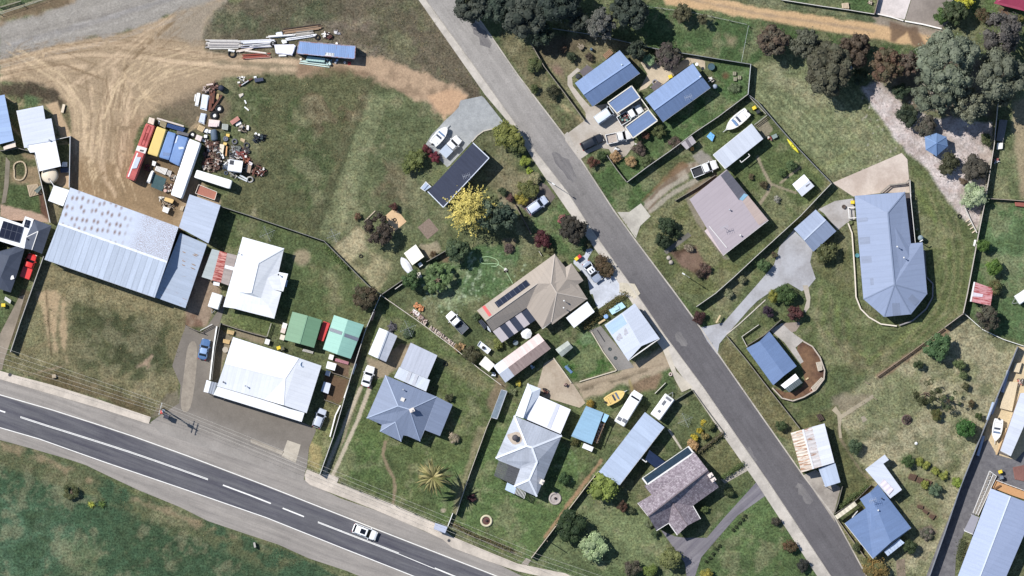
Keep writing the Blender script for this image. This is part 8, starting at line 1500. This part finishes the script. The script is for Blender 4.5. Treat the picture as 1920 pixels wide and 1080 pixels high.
stack('long stack of weathered grey poles at the west end of the material piles',J5.p(110,490),J5.p(800,500),1.7,26,((206,200,194),(176,170,168),(224,220,214),(150,146,146)),seed=2);stack('stack of blue-grey beams ending at a dark tyre',J5.p(840,480),J5.p(1500,450),1.5,16,((190,190,200),(150,150,166),(222,222,226)),seed=3);stack('bright white planks laid over the grey beams',J5.p(1040,545),J5.p(1480,490),.7,8,((240,238,234),(228,226,226)),.75,seed=4);stack('crossing pale boards on the ground',J5.p(730,645),J5.p(1050,575),.4,5,((222,206,192),(206,196,186)),seed=6);stack('thin pale laths fanning out by the dirt track',J5.p(950,625),J5.p(1390,680),.5,6,((226,216,204),(206,186,170)),seed=7);stack('rusty red steel pipes by the dirt track',J5.p(880,760),J5.p(1400,725),.8,12,((150,76,62),(122,66,56),(196,150,136)),.4,seed=8,name='pipe_stack',cat='pipes');stack('long white channel sections behind the container',J5.p(1395,335),J6.p(330,275),.5,5,((244,242,238),(226,224,222)),.6,seed=9);stack('wide white boards behind the container',J6.p(180,385),J6.p(750,300),.8,7,((246,244,242),(232,232,234)),.7,seed=10);stack('grey ladder like frames behind the white boards',J6.p(340,260),J6.p(700,215),.7,8,((150,146,140),(186,180,172)),.4,seed=11,name='ladder_stack',cat='ladders');stack('dark branches and old rails beyond the stacks',J6.p(130,200),J6.p(870,100),.9,14,((96,78,66),(150,124,100),(70,60,52)),.4,seed=12)
tyre('dark tyre at the end of the grey beams',J5.p(1500,480),.38,.18,.4,None);tyre('dark wheel with a white hub west of the pale boards',J5.p(625,690),.62,.16,.2,None,False);sheetpile('white hub cover on the dark wheel',J5(540,600,690,625,680,660,540,640),.6,WHT,2)
sheetpile('heap of white sheet metal at the container end',J6(-60,470,330,470,370,500,340,610,300,690,-30,640),.8,M((232,230,240),.15,2),6,seed=3);sheetpile('white bags heaped above the sheet metal',J6(70,380,180,370,200,430,110,450),.8,WHT,3,seed=4);sheetpile('pale blue-white sheets by the long channels',J6(-20,230,95,215,100,280,-10,300),.5,M((222,226,240)),3,seed=5);beam('white long angle along the sheet metal heap',J6.p(30,685),J6.p(180,680),.3,.3,WHT)
scrap('white and rust coloured winch beyond the white boards',J6.p(960,275),8,81,((226,216,206),(240,238,232),(90,60,54)),8);scrap('dark red motor at the end of the boards',J6.p(1065,305),6,82,((110,60,54),(70,50,48),(46,40,40)),8);tyre('dark coil by the white boards',J6.p(800,320),.4,.14,.2,None);scrap('rough grey stones in the grass beyond the container',J6.p(1200,220),7,83,((150,146,150),(206,202,200),(120,110,108)),7,'stones','stone_pile',.3)
o=crate('pale green glass rack standing in the container shade',J6(600,700,960,740,940,820,570,780),.9,(176,206,200),'glass rack','glass_rack',slat=False);stack('pale green rails on the ground beside the glass rack',J6.p(490,815),J6.p(1000,885),.7,7,((206,226,218),(190,210,202)),.3,seed=14,name='rail_stack',cat='rails');scrap('pale green pump beside the glass rack',J6.p(1030,810),7,84,((180,206,206),(196,216,214),(90,100,104)),7)
for i,(x,y,c)in enumerate(((470,760,(236,226,214)),(1165,820,(206,206,210)),(1195,775,(214,222,236)),(1350,825,(240,226,214)),(1190,445,(240,236,230)))):top('bucket',MB().lathe(W(J6.p(x,y)),[(.2,0),(.24,.36),(.2,.4),(.05,.42)],14),M(c,.06),['cream bucket at the west end of the container shade','grey bucket in front of the container','bluish bucket touching the container wall','cream bucket at the east of the container shade','white bucket behind the container'][i],'bucket')
top('traffic_cone',MB().lathe(W(J6.p(1440,840)),[(.28,0),(.28,.05),(.16,.06),(.04,.7)],14).box(W(J6.p(1440,840))+Vector((0,0,.03)),(.62,.62,.05)),M((196,76,72)),'red cone standing at the container corner','cone')
# garden and street odds and ends
def bin_(label,p,body=(52,74,58),lid=(236,206,56),rz=0,group=None):
 o=empty('wheelie_bin',W(p),label,'bin',group,rz);MB().loft([[(-.24,-.24,.08),(.24,-.24,.08),(.24,.24,.08),(-.24,.24,.08)],[(-.34,-.3,.95),(.32,-.3,.95),(.32,.3,.95),(-.34,.3,.95)]]).build('body',M(body),o,local=True);MB().loft([[(-.4,-.33,.96),(.38,-.33,.96),(.38,.33,.96),(-.4,.33,.96)],[(-.3,-.26,1.06),(.3,-.26,1.06),(.3,.26,1.06),(-.3,.26,1.06)]]).build('lid',M(lid,.05),o,local=True)
 for s in(1,-1):MB().lathe((-.3,s*.3,.12),[(.12,-.03),(.12,.03)],12,Matrix.Rotation(math.pi/2,4,'X')).build('wheel',BLK,o,local=True)
for lab,p,lid,rz in(('yellow lidded bin on the patio between the blue houses',R2.p(362,345),None,.4),('yellow lidded bin behind the boat on the boat lawn',R2.p(1210,662),None,.5),('dark lidded bin beside the yellow lidded bin behind the boat',R2.p(1250,700),(52,56,62),.5),('yellow lidded bin at the homestead door',R4.p(122,316),None,0),('yellow lidded bin by the sedan on the pale concrete drive',B2.p(543,826),None,.7),('red lidded bin beside the yellow one by the sedan',B2.p(562,812),(200,62,62),.7),('yellow lidded bin behind the shop',L5.p(662,355),None,.3),('yellow lidded bin by the solar house gate',L3.p(40,930),None,0),('yellow lidded bin at the corner house ramp',D3.p(1748,324),None,.3),('green lidded bin beside the yellow one behind the shop',L5.p(692,362),(96,96,78),.3),('dark bin beside the corner house ramp bin',D3.p(1757,366),(120,128,140),.3)):bin_(lab,p,lid=lid or(240,208,66),rz=rz)
def table(label,p,r,col,h=.75,name='garden_table',cat='table',chairs=0):
 o=empty(name,W(p),label,cat);MB().lathe((0,0,h-.05),[(r,0),(r,.05),(r*.2,.06)],20).build('table_top',M(col,.08),o,local=True);MB().tube((0,0,0),(0,0,h-.05),.05).build('leg',BLK,o,local=True)
top('garden_umbrella',MB().lathe(W(M3.p(525,812))+Vector((0,0,1.9)),[(1.05,0),(.6,.2),(.05,.42)],8).tube(W(M3.p(525,812)),W(M3.p(525,812))+Vector((0,0,2.2)),.03),WHT,'white garden umbrella beside the striped pergola','umbrella');table('grey round garden table under the pergola edge',M3.p(425,895),.5,(112,124,134))
top('trampoline',MB().torus(W(R2.p(775,245))+Vector((0,0,.7)),.62,.06).lathe(W(R2.p(775,245))+Vector((0,0,.66)),[(.6,0),(.6,.02)],24),M((66,92,104)),'small dark teal trampoline behind the second blue house','trampoline');top('play_table',MB().loft([[(*W(q)[:2],z)for q in R2(768,905,810,940,785,1002,727,950)]for z in(.05,.5)]).bar(W(R2.p(770,915))+Vector((0,0,.55)),W(R2.p(785,990))+Vector((0,0,.55)),.3,.08).bar(W(R2.p(740,945))+Vector((0,0,.53)),W(R2.p(805,945))+Vector((0,0,.53)),.2,.06),M((120,184,236),.1),'light blue plastic sandpit shell on the boat lawn','toy');top('water_tank_small',MB().lathe(W(R2.p(812,445)),[(.42,0),(.44,.05),(.44,1.4),(.2,1.6)],18),M((150,160,176)),'small grey water tank at the corner of the second blue house','water tank',smooth=True);top('satellite_dish',MB().lathe(W(R2.p(625,222))+Vector((0,0,1.6)),[(.1,0),(.3,.06),(.32,.08)],16).tube(W(R2.p(625,222)),W(R2.p(625,222))+Vector((0,0,1.6)),.04),WHT,'white round dish on a post at the second blue house','dish')
for i,(x,y)in enumerate(((1012,312),(1062,352),(1018,368))):crate(['square planter box, top one on the east lawn','square planter box, right one on the east lawn','square planter box, left one on the east lawn'][i],R2(x-16,y-18,x+16,y-16,x+14,y+18,x-16,y+18),.4,(150,146,124),'planter','planter')
crate('orange crate under the tiny shelter',R3(92,322,112,318,116,340,96,345),.5,(226,160,84));scrap('rusty red and white mower by the garage corner',R3.p(645,258),6,91,((170,80,70),(214,206,196),(60,60,60)),6,'mower','mower',.5);top('wheelbarrow',MB().loft([[tuple(W(R3.p(x,y))+Vector((0,0,z)))for x,y in((655,240),(690,225),(700,250),(668,265))]for z in(.35,.6)]).bar(W(R3.p(690,245))+Vector((0,0,.5)),W(R3.p(705,240))+Vector((0,0,.5)),.06,.05),M((136,150,146)),'grey-green garden cart beside the mower','cart')
tyre('small black tyre lying on the dry lawn',M2.p(90,650),.28,.09,.1,None);tyre('black ring on the cream slab',M2.p(432,282),.27,.09,.12,None);top('dog_kennel',MB().box(W(M2.p(692,735))+Vector((0,0,.4)),(.6,.6,.8),.6).box(W(M2.p(692,735))+Vector((0,0,.82)),(.72,.72,.06),.6),WHT,'white box by the cream shed','box');sheetpile('grey stone seat by the feathery tree',M2(635,825,690,810,710,860,660,870),.4,M((206,200,186)),3)
P=smoothpts(M3(400,352,360,280,330,225,280,180,230,165,160,172,110,165,98,140,110,112,150,103,200,108,255,132,272,160,258,195,200,192),2,False);mb=MB()
for p,q in zip(P[:-1],P[1:]):mb.tube(W(p)+Vector((0,0,.05)),W(q)+Vector((0,0,.05)),.06,n=6)
top('garden_hose',mb,M((176,206,160)),'pale green garden hose looped on the grass by the taupe house','hose');scrap('small white sprinkler cart on the hose line',M3.p(335,232),3.5,92,((236,234,226),(226,222,214),(70,60,56)),4,'sprinkler','sprinkler',.3)
def woodpile(label,p,q,wd,h,cols,seed,n):
 rs=random.Random(seed);a,b_=W(p),W(q);d=(b_-a).normalized();nn=Vector((-d.y,d.x,0));L=(b_-a).length;o=empty('woodpile',(a+b_)/2,label,'firewood');mb={}
 for k in range(n):
  c=a+d*rs.uniform(0,L)+nn*rs.uniform(-.5,.5)*wd+Vector((0,0,rs.uniform(.08,h)));t=rs.uniform(-.4,.4)+(math.pi/2);v=Vector((math.cos(math.atan2(d.y,d.x)+t),math.sin(math.atan2(d.y,d.x)+t),rs.uniform(-.1,.1)))*.2;cc=cols[k%len(cols)];mb.setdefault(cc,MB()).tube(c-v,c+v,rs.uniform(.06,.1),n=6)
 for cc,m_ in mb.items():m_.build('firewood',M(cc,.2,4),o)
woodpile('stack of grey split firewood under a white sheet behind the low fence',M4.p(135,255),M4.p(300,395),.8,.7,((206,190,180),(150,120,108),(176,156,146)),1,120);sheetpile('white cover sheet on the firewood stack',M4(150,235,225,285,205,325,130,270),.85,M((240,230,226)),2);woodpile('long row of pale split firewood along the low fence',M4.p(340,440),M4.p(620,650),.55,.7,((204,190,178),(176,156,146),(190,174,160)),2,170);woodpile('loose heap of orange split logs',M4.p(170,180),M4.p(260,250),.9,.5,((226,160,112),(206,140,96),(186,130,92)),3,60);woodpile('round heap of tan bark and sticks at the end of the firewood row',M4.p(660,640),M4.p(720,670),.9,.4,((196,160,112),(166,136,100),(140,116,84)),4,60);woodpile('firewood stacked in the open lean-to',M7.p(430,400),M7.p(360,590),.7,1.5,((176,160,150),(146,100,84),(196,180,166)),5,130)
top('play_set',MB().bar(W(M6.p(180,660))+Vector((0,0,1.2)),W(M6.p(235,715))+Vector((0,0,.1)),.5,.06).bar(W(M6.p(200,650))+Vector((0,0,.02)),W(M6.p(200,650))+Vector((0,0,1.3)),.1,.1),M((140,176,216)),'light blue slide on the small square lawn','slide');scrap('pale blue tarp covered pile at the street cottage corner',M6.p(625,160),9,95,((176,214,226),(160,206,222),(120,150,160)),10,'tarp pile','covered_pile',.7);top('tarpaulin',MB().loft([[tuple(W(M6.p(x,y))+Vector((0,0,z)))for x,y in((545,185),(655,118),(690,160),(575,225))]for z in(.1,.75)]).box(W(M6.p(610,170))+Vector((0,0,.85)),(1.0,.7,.3),.5),M((176,212,226),.15,2),'light blue tarpaulin over boxes at the street cottage','tarpaulin');top('drum',MB().lathe(W(M6.p(522,240)),[(.4,0),(.42,.9),(.2,.95)],16),M((140,176,222)),'blue drum beside the street cottage','drum');beam('pale plank by the street cottage',M6.p(460,300),M6.p(515,265),.35,.4,WOOD,'board','board');beam('dark pole lying on the cottage patio',M6.p(447,352),M6.p(510,450),.16,.1,DKS,'pole','pole')
for i,(x,y)in enumerate(((555,515),(602,590))):top('drain_cover' if False else 'garden_pot',MB().lathe(W(M6.p(x,y)),[(.22,0),(.34,.12),(.3,.16),(.1,.1)],14),M((70,78,80)),['dark low pot, upper on the cottage patio','dark low pot, lower on the cottage patio'][i],'pot')
scrap('motorbike parked at the edge of the turning area',M6.p(185,815),4,96,((90,80,76),(196,160,150),(40,40,42)),6,'motorbike','motorbike',.7);scrap('dark ride-on mower beside the grey house wing',M6.p(12,870),6,97,((60,50,50),(140,76,66),(40,40,42)),8,'mower','mower',.6);scrap('blue-grey tool by the long shed in the shade',C2.p(225,570),4,98,((150,176,196),(180,200,216),(60,66,74)),5,'tool','garden_tool',.5);scrap('white motor scooter in the dark gap by the long shed',M4.p(1048,965),5,99,((196,206,216),(214,220,228),(40,40,44)),6,'scooter','scooter',.6)
o=empty('cold_frame',W(M5.p(230,240)),'long translucent grey cold frame on the dividing fence','cold frame');roof(o,[[(M5.p(250,128),1.8),(M5.p(293,140),1.5),(M5.p(215,355),1.5),(M5.p(170,342),1.8)]],GLASS((140,152,162),.25),'glazing',th=.04);mb=MB()
for p,q in(((250,128),(293,140)),((293,140),(215,355)),((215,355),(170,342)),((170,342),(250,128))):mb.bar(W(M5.p(*p),1.6),W(M5.p(*q),1.6),.14,.2)
mb.build('frame',GUT,o);post(o,M5(250,132,290,143,213,350,173,340),1.6,GUT)
skillion('bus_shelter','small grey flat roofed bus shelter on the highway pavement','shelter',D1(1328,692,1418,722,1400,768,1318,738),[2.4]*4,M((176,182,200),.06),M((160,160,160)),ins=.1)
o=empty('letterbox',W((296,778)),'red post box on the forecourt corner','post box');MB().lathe((.75,.55,0),[(.3,0),(.3,1.1),(.34,1.12),(.3,1.3),(.05,1.36)],16).build('body',M((206,62,58)),o,local=True)
o=empty('payphone_cabinet',W((311,776)),'dark roofed cabinet beside the red post box','cabinet');MB().box((.2,-.4,.95),(.8,.8,1.9),-.35).build('body',M((130,128,126)),o,local=True);MB().box((.2,-.4,1.93),(.95,.95,.08),-.35).build('roof',M((62,64,76)),o,local=True)
top('roadside_post',MB().box(W(D0.p(1835,850))+Vector((0,0,.5)),(.3,.9,1.0),.2).box(W(D0.p(1835,850))+Vector((0,0,1.02)),(.36,.96,.05),.2),M((176,172,164)),'grey marker cabinet in the paddock bank by the highway','cabinet');top('pit_lid',MB().lathe(W(C0.p(72,625))+Vector((0,0,.12)),[(.34,0),(.34,.02),(.2,.03)],18),DKS,'round dark pit lid in the west pavement','pit lid');top('pit_lid',MB().lathe(W(D1.p(1428,820))+Vector((0,0,.12)),[(.3,0),(.3,.02),(.2,.03)],18),DKS,'round dark pit lid beside the bus shelter','pit lid');top('meter_box',MB().box(W(C0.p(390,635))+Vector((0,0,.3)),(.7,.7,.6),.2).box(W(C0.p(390,635))+Vector((0,0,.62)),(.4,.4,.06),.2),M((176,160,136)),'concrete service box on the vacant block verge','service box')
for lab,p,r,c_,z0 in(('tractor tyre flower bed with a dark centre on the palm lawn edge',D1.p(1697,678),.95,(206,196,166),.14),('round stone flower ring beside the clipped ball tree',M5.p(668,975),1.0,(176,166,160),.1)):
 o=empty('flower_ring',W(p),lab,'flower bed');MB().torus((0,0,z0),r,.22,28,8).build('rim',M(c_,.15,3),o,local=True,smooth=True);MB().lathe((0,0,0),[(r*.8,0),(r*.8,.12),(r*.1,.2)],20).build('soil',M((96,66,60)if r<1 else(170,160,156),.3,3),o,local=True);MB().lathe((.05,.05,.1),[(.18,0),(.26,.3),(.1,.42)],10).build('pot',M((60,50,48)),o,local=True)
for i,q in enumerate((D3(1100,338,1150,350,1130,390,1085,370),D3(1155,362,1195,375,1180,412,1145,395),D3(1215,378,1258,395,1245,425,1205,405),R8(722,480,770,490,765,515,720,505),R8(770,515,815,540,800,560,765,535),R8(830,560,875,570,850,605,815,580))):crate(['raised bed nearest the round bush in the upper row','middle raised bed in the upper row','raised bed at the east end of the upper row','raised bed at the west end of the lower row','middle raised bed in the lower row','raised bed at the east end of the lower row'][i],q,.35,(96,74,60),'raised bed','raised_bed')
for i,q in enumerate((R5(835,588,880,580,895,655,855,668),R5(790,820,885,725,905,740,810,850))):crate(['pale planter box on the curved garden wall, upper','long narrow pale planter on the curved garden wall'][i],q,.6,(196,184,166),'planter','planter')
top('wheel_ornament',MB().torus(W(R5.p(793,842))+Vector((0,0,.15)),.28,.09,axis=Matrix.Rotation(.3,4,'X')),M((186,140,124)),'terracotta ring pot at the end of the long planter','pot');top('stone_trough',MB().bar(W(R5.p(740,745))+Vector((0,0,.12)),W(R5.p(765,728))+Vector((0,0,.12)),.25,.2),WOOD,'pale log in the brown garden bed','log')
top('garden_bench',MB().box(W(L1.p(985,360))+Vector((0,0,.4)),(.5,1.6,.12),-.25).box(W(L1.p(985,360))+Vector((0,0,.2)),(.35,1.4,.35),-.25),M((222,206,182)),'cream bench on the dirt by the white flat roofed house','bench');crate('white box by the tank yard wall',L2(905,185,970,185,968,250,890,252),.9,(244,244,246),slat=False);crate('dark garden shed roof in the tank yard',L2(870,275,985,265,995,330,880,335),1.1,(70,80,104),'box','storage_box');crate('flat timber deck in the west garden',L2(390,520,540,500,600,640,430,688),.25,(186,166,140),'deck','garden_deck');top('tarp_frame',MB().loft([[tuple(W(L2.p(x,y))+Vector((0,0,z)))for x,y in((500,600),(590,520),(610,560),(545,640))]for z in(.3,.9)]).bar(W(L2.p(500,600))+Vector((0,0,.95)),W(L2.p(600,530))+Vector((0,0,.95)),.08,.06),M((104,116,112)),'dark green cover on the west garden deck','cover')
P=smoothpts(L2(215,200,290,170,350,190,375,260,380,340,340,430,270,450,205,420,210,320,195,260),1);mb=MB()
for p,q in zip(P,P[1:]+P[:1]):mb.bar(W(p)+Vector((0,0,.15)),W(q)+Vector((0,0,.15)),.26,.3)
top('pond_edging',mb,M((186,168,140),.25,4),'curved stone edging of the dry pond in the west garden','edging')
for i,(x,y,c_)in enumerate(((568,305,(240,238,236)),(708,175,(246,244,240)),(697,215,(222,206,196)),(690,270,(226,216,200)),(1085,430,(240,238,234)),(1058,560,(206,210,220)))):top('storage_box',MB().box(W(L5.p(x,y))+Vector((0,0,.45)),(.75,.85,.9),-.3).box(W(L5.p(x,y))+Vector((0,0,.93)),(.86,.96,.07),-.3),M(c_,.06),['white box behind the shop wall','white cabinet beside the dark green garage','pinkish crate beside the dark green garage','cream pot crate beside the dark green garage','white sacks behind the mint garage','grey box at the shop east wall'][i],'box')
skillion('garden_shed','white square shed roof beside the shop at the bare beds','shed',L5(1055,463,1128,485,1112,540,1040,520),[2.0]*4,M((246,246,246),.03),WALLW,ins=.08);skillion('dog_kennel','pair of small grey kennels by the shop east wall','kennel',L5(1025,628,1082,645,1060,728,1000,705),[1.2,1.2,1.2,1.2],M((206,212,226),.05),WALLG,ins=.06);crate('pink garden chair cushions behind the mint garage',L5(1120,440,1225,470,1220,490,1115,462),.4,(186,130,140),'cushions','cushion_row');crate('timber bench on the shop yard, upper',L5(245,210,300,222,290,250,240,238),.5,(206,178,130),'bench','bench');crate('timber bench on the shop yard, lower',L5(212,285,265,295,255,325,208,312),.5,(210,178,128),'bench','bench');table('round pale table on the shop yard',L5.p(228,370),.55,(176,166,152));crate('long pale step behind the green garage',L5(860,365,940,385,935,402,850,380),.3,(190,186,180),'step','step')
scrap('dark rubble heap behind the grey gabled garage',C1.p(1020,282),12,101,((96,92,98),(84,82,88),(62,60,64)),12,'rubble','rubble_heap',.6);sheetpile('brick pink slab by the fence behind the mint garage',C1(875,170,895,165,880,230,862,235),.2,M((206,166,146)),2);tyre('small dark ring in the grass by the flat carport',L6.p(783,450),.3,.1,.12,None)
for i,q in enumerate((M3(85,700,112,680,165,740,140,775),M3(165,740,185,770,200,800,170,775))):crate(['dark lean-to cabinet at the west wall of the taupe house','white bicycle pile at the west wall of the taupe house'][i],q,1.2,((60,66,80),(190,196,204))[i],'cabinet','cabinet')
mb=MB()
for k in range(9):p=mid(L3.p(60,845),L3.p(115,880),k/8);mb.bar(W(p)+Vector((0,0,.9)),W((p[0]-2,p[1]+6))+Vector((0,0,.9)),.1,.06)
top('slatted_gate',mb.bar(W(L3.p(60,845))+Vector((0,0,.88)),W(L3.p(115,880))+Vector((0,0,.88)),.08,.8),TRIM,'white slatted gate across the solar house lane','gate')
for i,(x,y,z_)in enumerate(((70,342,R4),(110,436,R4),(150,632,R4))):top('plant_pot',MB().lathe(W(z_.p(x,y)),[(.25,0),(.4,.4),(.36,.42),(.1,.36)],14),M(((84,72,66),(96,104,66),(84,140,150))[i]),['dark round pot on the drive by the homestead','mossy pot at the homestead path','teal round pot on the homestead west terrace'][i],'pot')
top('water_tank_small',MB().lathe(W(R4.p(525,528)),[(.5,0),(.52,1.5),(.2,1.7)],20),M((136,152,160)),'small grey-blue water tank at the homestead verandah end','water tank',smooth=True);top('downpipe',MB().tube(W(R4.p(520,550))+Vector((0,0,2.6)),W(R4.p(535,540))+Vector((0,0,2.6)),.12).tube(W(R4.p(520,550))+Vector((0,0,0)),W(R4.p(520,550))+Vector((0,0,2.6)),.08),TRIM,'white bent downpipe at the homestead verandah end','pipe');tyre('dark tyre on the mulch edge above the steps',B3.p(1455,520),.32,.1,.12,None)
mb=MB()
for k in range(4):p=mid(B3.p(1500,560),B3.p(1545,640),k/3);mb.bar(W(p)+Vector((0,0,.1)),W((p[0]+9,p[1]-6))+Vector((0,0,.1)),.22,.2)
top('garden_steps',mb,M((206,190,166)),'pale timber garden steps by the east fence','steps');sheetpile('white boards leaning at the low end of the garden steps',B3(1560,690,1575,692,1565,735,1552,730),.5,WHT,2);beam('rough plank seat under the olive tree',A3.p(655,520),A3.p(690,465),.5,.6,M((176,190,206)),'bench','bench')
o=crate('long timber jetty like rack along the east fence',A3(1745,862,1800,866,1770,1020,1722,1010),.6,(130,128,130),'rack','rack');crate('white box at the foot of the timber rack',A3(1728,1030,1768,1028,1765,1070,1725,1075),.6,(240,236,230),slat=False);scrap('small red and white cart by the east fence',B3.p(1720,120),6,104,((196,196,200),(170,90,86),(60,60,64)),7,'cart','garden_cart',.5);crate('red brick pile at the edge of the far lawn',B3(1855,420,1935,420,1935,452,1860,445),.5,(160,96,84),'bricks','brick_pile');crate('cream planter box in the north-east garden',A3(608,25,655,20,660,60,612,58),.5,(206,186,160),'planter','planter');scrap('cream garden statue in the north-east garden',A3.p(812,15),4,105,((236,226,206),(220,206,180),(170,150,130)),6,'statue','garden_statue',.7)
for i,(x,y)in enumerate(((1205,820),(1222,852))):top('garden_boulder',MB().lathe(W(B2.p(x,y)),[(.4,0),(.45,.2),(.3,.42),(.05,.5)],9),M((176,166,156),.2,3),['rounded boulder, upper at the brown front bed','rounded boulder, lower at the brown front bed'][i],'boulder',smooth=True)
scrap('white quad bike on the pebble drive corner',R1.p(472,975),6,106,((226,226,226),(240,240,240),(40,40,42)),8,'quad bike','quad_bike',.8);scrap('garden furniture set on the dry back lawn',R1.p(145,40),7,107,((176,166,146),(156,146,124),(110,100,84)),8,'furniture','garden_furniture',.7);top('gas_bottle',MB().lathe(W(R1.p(240,62)),[(.28,0),(.3,.9),(.15,1.1)],14),M((84,104,122)),'dark blue cylinder on the dry back lawn','cylinder');crate('raised timber bed at the first blue house wall',R1(345,115,410,60,440,95,375,150),.5,(150,120,96),'raised bed','raised_bed');top('dark_cover',MB().lathe(W(R1.p(118,310)),[(.5,0),(.52,.5),(.3,.62),(.05,.64)],14),M((54,58,62)),'round dark cover at the first blue house corner','cover');beam('cream post lying in the brown garden corner',R1.p(640,930),R1.p(705,965),.25,.4,TRIM,'board','board');top('round_planter',MB().torus(W(R2.p(205,400))+Vector((0,0,.3)),.42,.14),M((150,146,150)),'round planter ring beside the second blue house pergola','planter');scrap('bench and tools on the east wall of the second blue house',R2.p(770,375),6,108,((206,196,186),(226,222,216),(90,80,74)),8,'garden tools','tool_bench',.6)
for i,q in enumerate((R7(400,95,455,100,425,245,365,230),R7(440,5,475,0,460,50,430,45))):crate(['long sandy tarp covered load in the far east yard','pale covered load at the top of the far east yard'][i],q,.7,(214,196,166),'covered load','covered_load',slat=False)
for i,(p,q)in enumerate((((405,40),(375,150)),((350,180),(320,260)),((280,370),(250,470)),((330,200),(300,290)))):beam(['blue-white pipe bundle along the far east fence, upper','blue-white pipe bundle along the far east fence, second','white roll along the far east fence, lower','pale panel strip along the far east fence'][i],R7.p(*p),R7.p(*q),.5,.6,M((176,190,214),.1),'roll','roll',h=.4)
scrap('jumble of machine parts at the top of the far east yard',R7.p(465,100),8,110,((196,186,176),(226,140,120),(70,70,70)),9);beam('timber edging beside the boat in the far east yard',R7.p(395,330),R7.p(345,465),.35,.3,M((206,176,136)),'edging','edging');crate('rusty leaf bed in the sealed yard',R7(430,530,486,520,486,600,440,590),.2,(136,96,88),'bed','leaf_bed');crate('dark grated trench at the white workshop',R7(362,447,420,468,416,478,358,456),.3,(112,104,100),'grate','grate')
crate('dark firewood box by the long path',C3(425,915,455,905,482,945,448,958),.5,(76,62,54),'box','timber_box');beam('thin rail post in the orchard',C3.p(775,675),C3.p(800,690),.14,.6,WD,'post','post');beam('short post at the end of the orchard path',C3.p(832,785),C3.p(858,805),.14,.5,WD,'post','post');top('fire_ring',MB().torus(W((1700,787))+Vector((0,0,.1)),.85,.14),M((110,90,84),.3,4),'dark stone fire ring in the dry orchard','fire ring');top('pale_stone',MB().lathe(W(D3.p(1143,120)),[(.25,0),(.3,.15),(.1,.28)],8),WHT,'white stone in the dry grass above the vegetable rows','stone');top('mail_post',MB().tube(W(C2.p(1560,245)),W(C2.p(1560,245))+Vector((0,0,1.2)),.07).bar(W(C2.p(1545,250))+Vector((0,0,1.2)),W(C2.p(1575,195))+Vector((0,0,1.2)),.3,.2),WOOD,'pale timber gate post at the curved drive mouth','gate post');tyre('white topped bollard ring at the caravan drive',M6.p(1068,728),.26,.12,.2,None,col=M((200,180,172)))
# sky, sun, camera
EL,AZ=R(50),math.atan2(-0.84,0.54)
w=bpy.data.worlds.new('World');SC.world=w;w.use_nodes=True
nt=w.node_tree;bg=nt.nodes['Background']
sk=nt.nodes.new('ShaderNodeTexSky');sk.sky_type='NISHITA';sk.sun_disc=False
sk.sun_elevation=EL;sk.sun_rotation=AZ;sk.air_density=1.0;sk.dust_density=0.4;sk.ozone_density=2.6
nt.links.new(sk.outputs[0],bg.inputs[0]);bg.inputs[1].default_value=SKY
ld=bpy.data.lights.new('sun','SUN');ld.energy=SUN;ld.angle=R(0.5);ld.color=(1.0,0.972,0.925)
lo=bpy.data.objects.new('sun',ld);COL.objects.link(lo)
d=Vector((math.sin(AZ)*math.cos(EL),math.cos(AZ)*math.cos(EL),math.sin(EL)))
lo.rotation_euler=d.to_track_quat('Z','Y').to_euler();lo.location=d*200
cd=bpy.data.cameras.new('camera');cam=bpy.data.objects.new('camera',cd);COL.objects.link(cam)
cam.location=(0,0,CAMH);cam.rotation_euler=(0,0,0)
cd.sensor_width=36;cd.lens=36*CAMH/192.0;cd.clip_start=10;cd.clip_end=20000
SC.camera=cam
SC.view_settings.view_transform='Standard';SC.view_settings.look='None';SC.view_settings.gamma=1.0
SC.view_settings.exposure=EXPO
SC.cycles.use_denoising=True
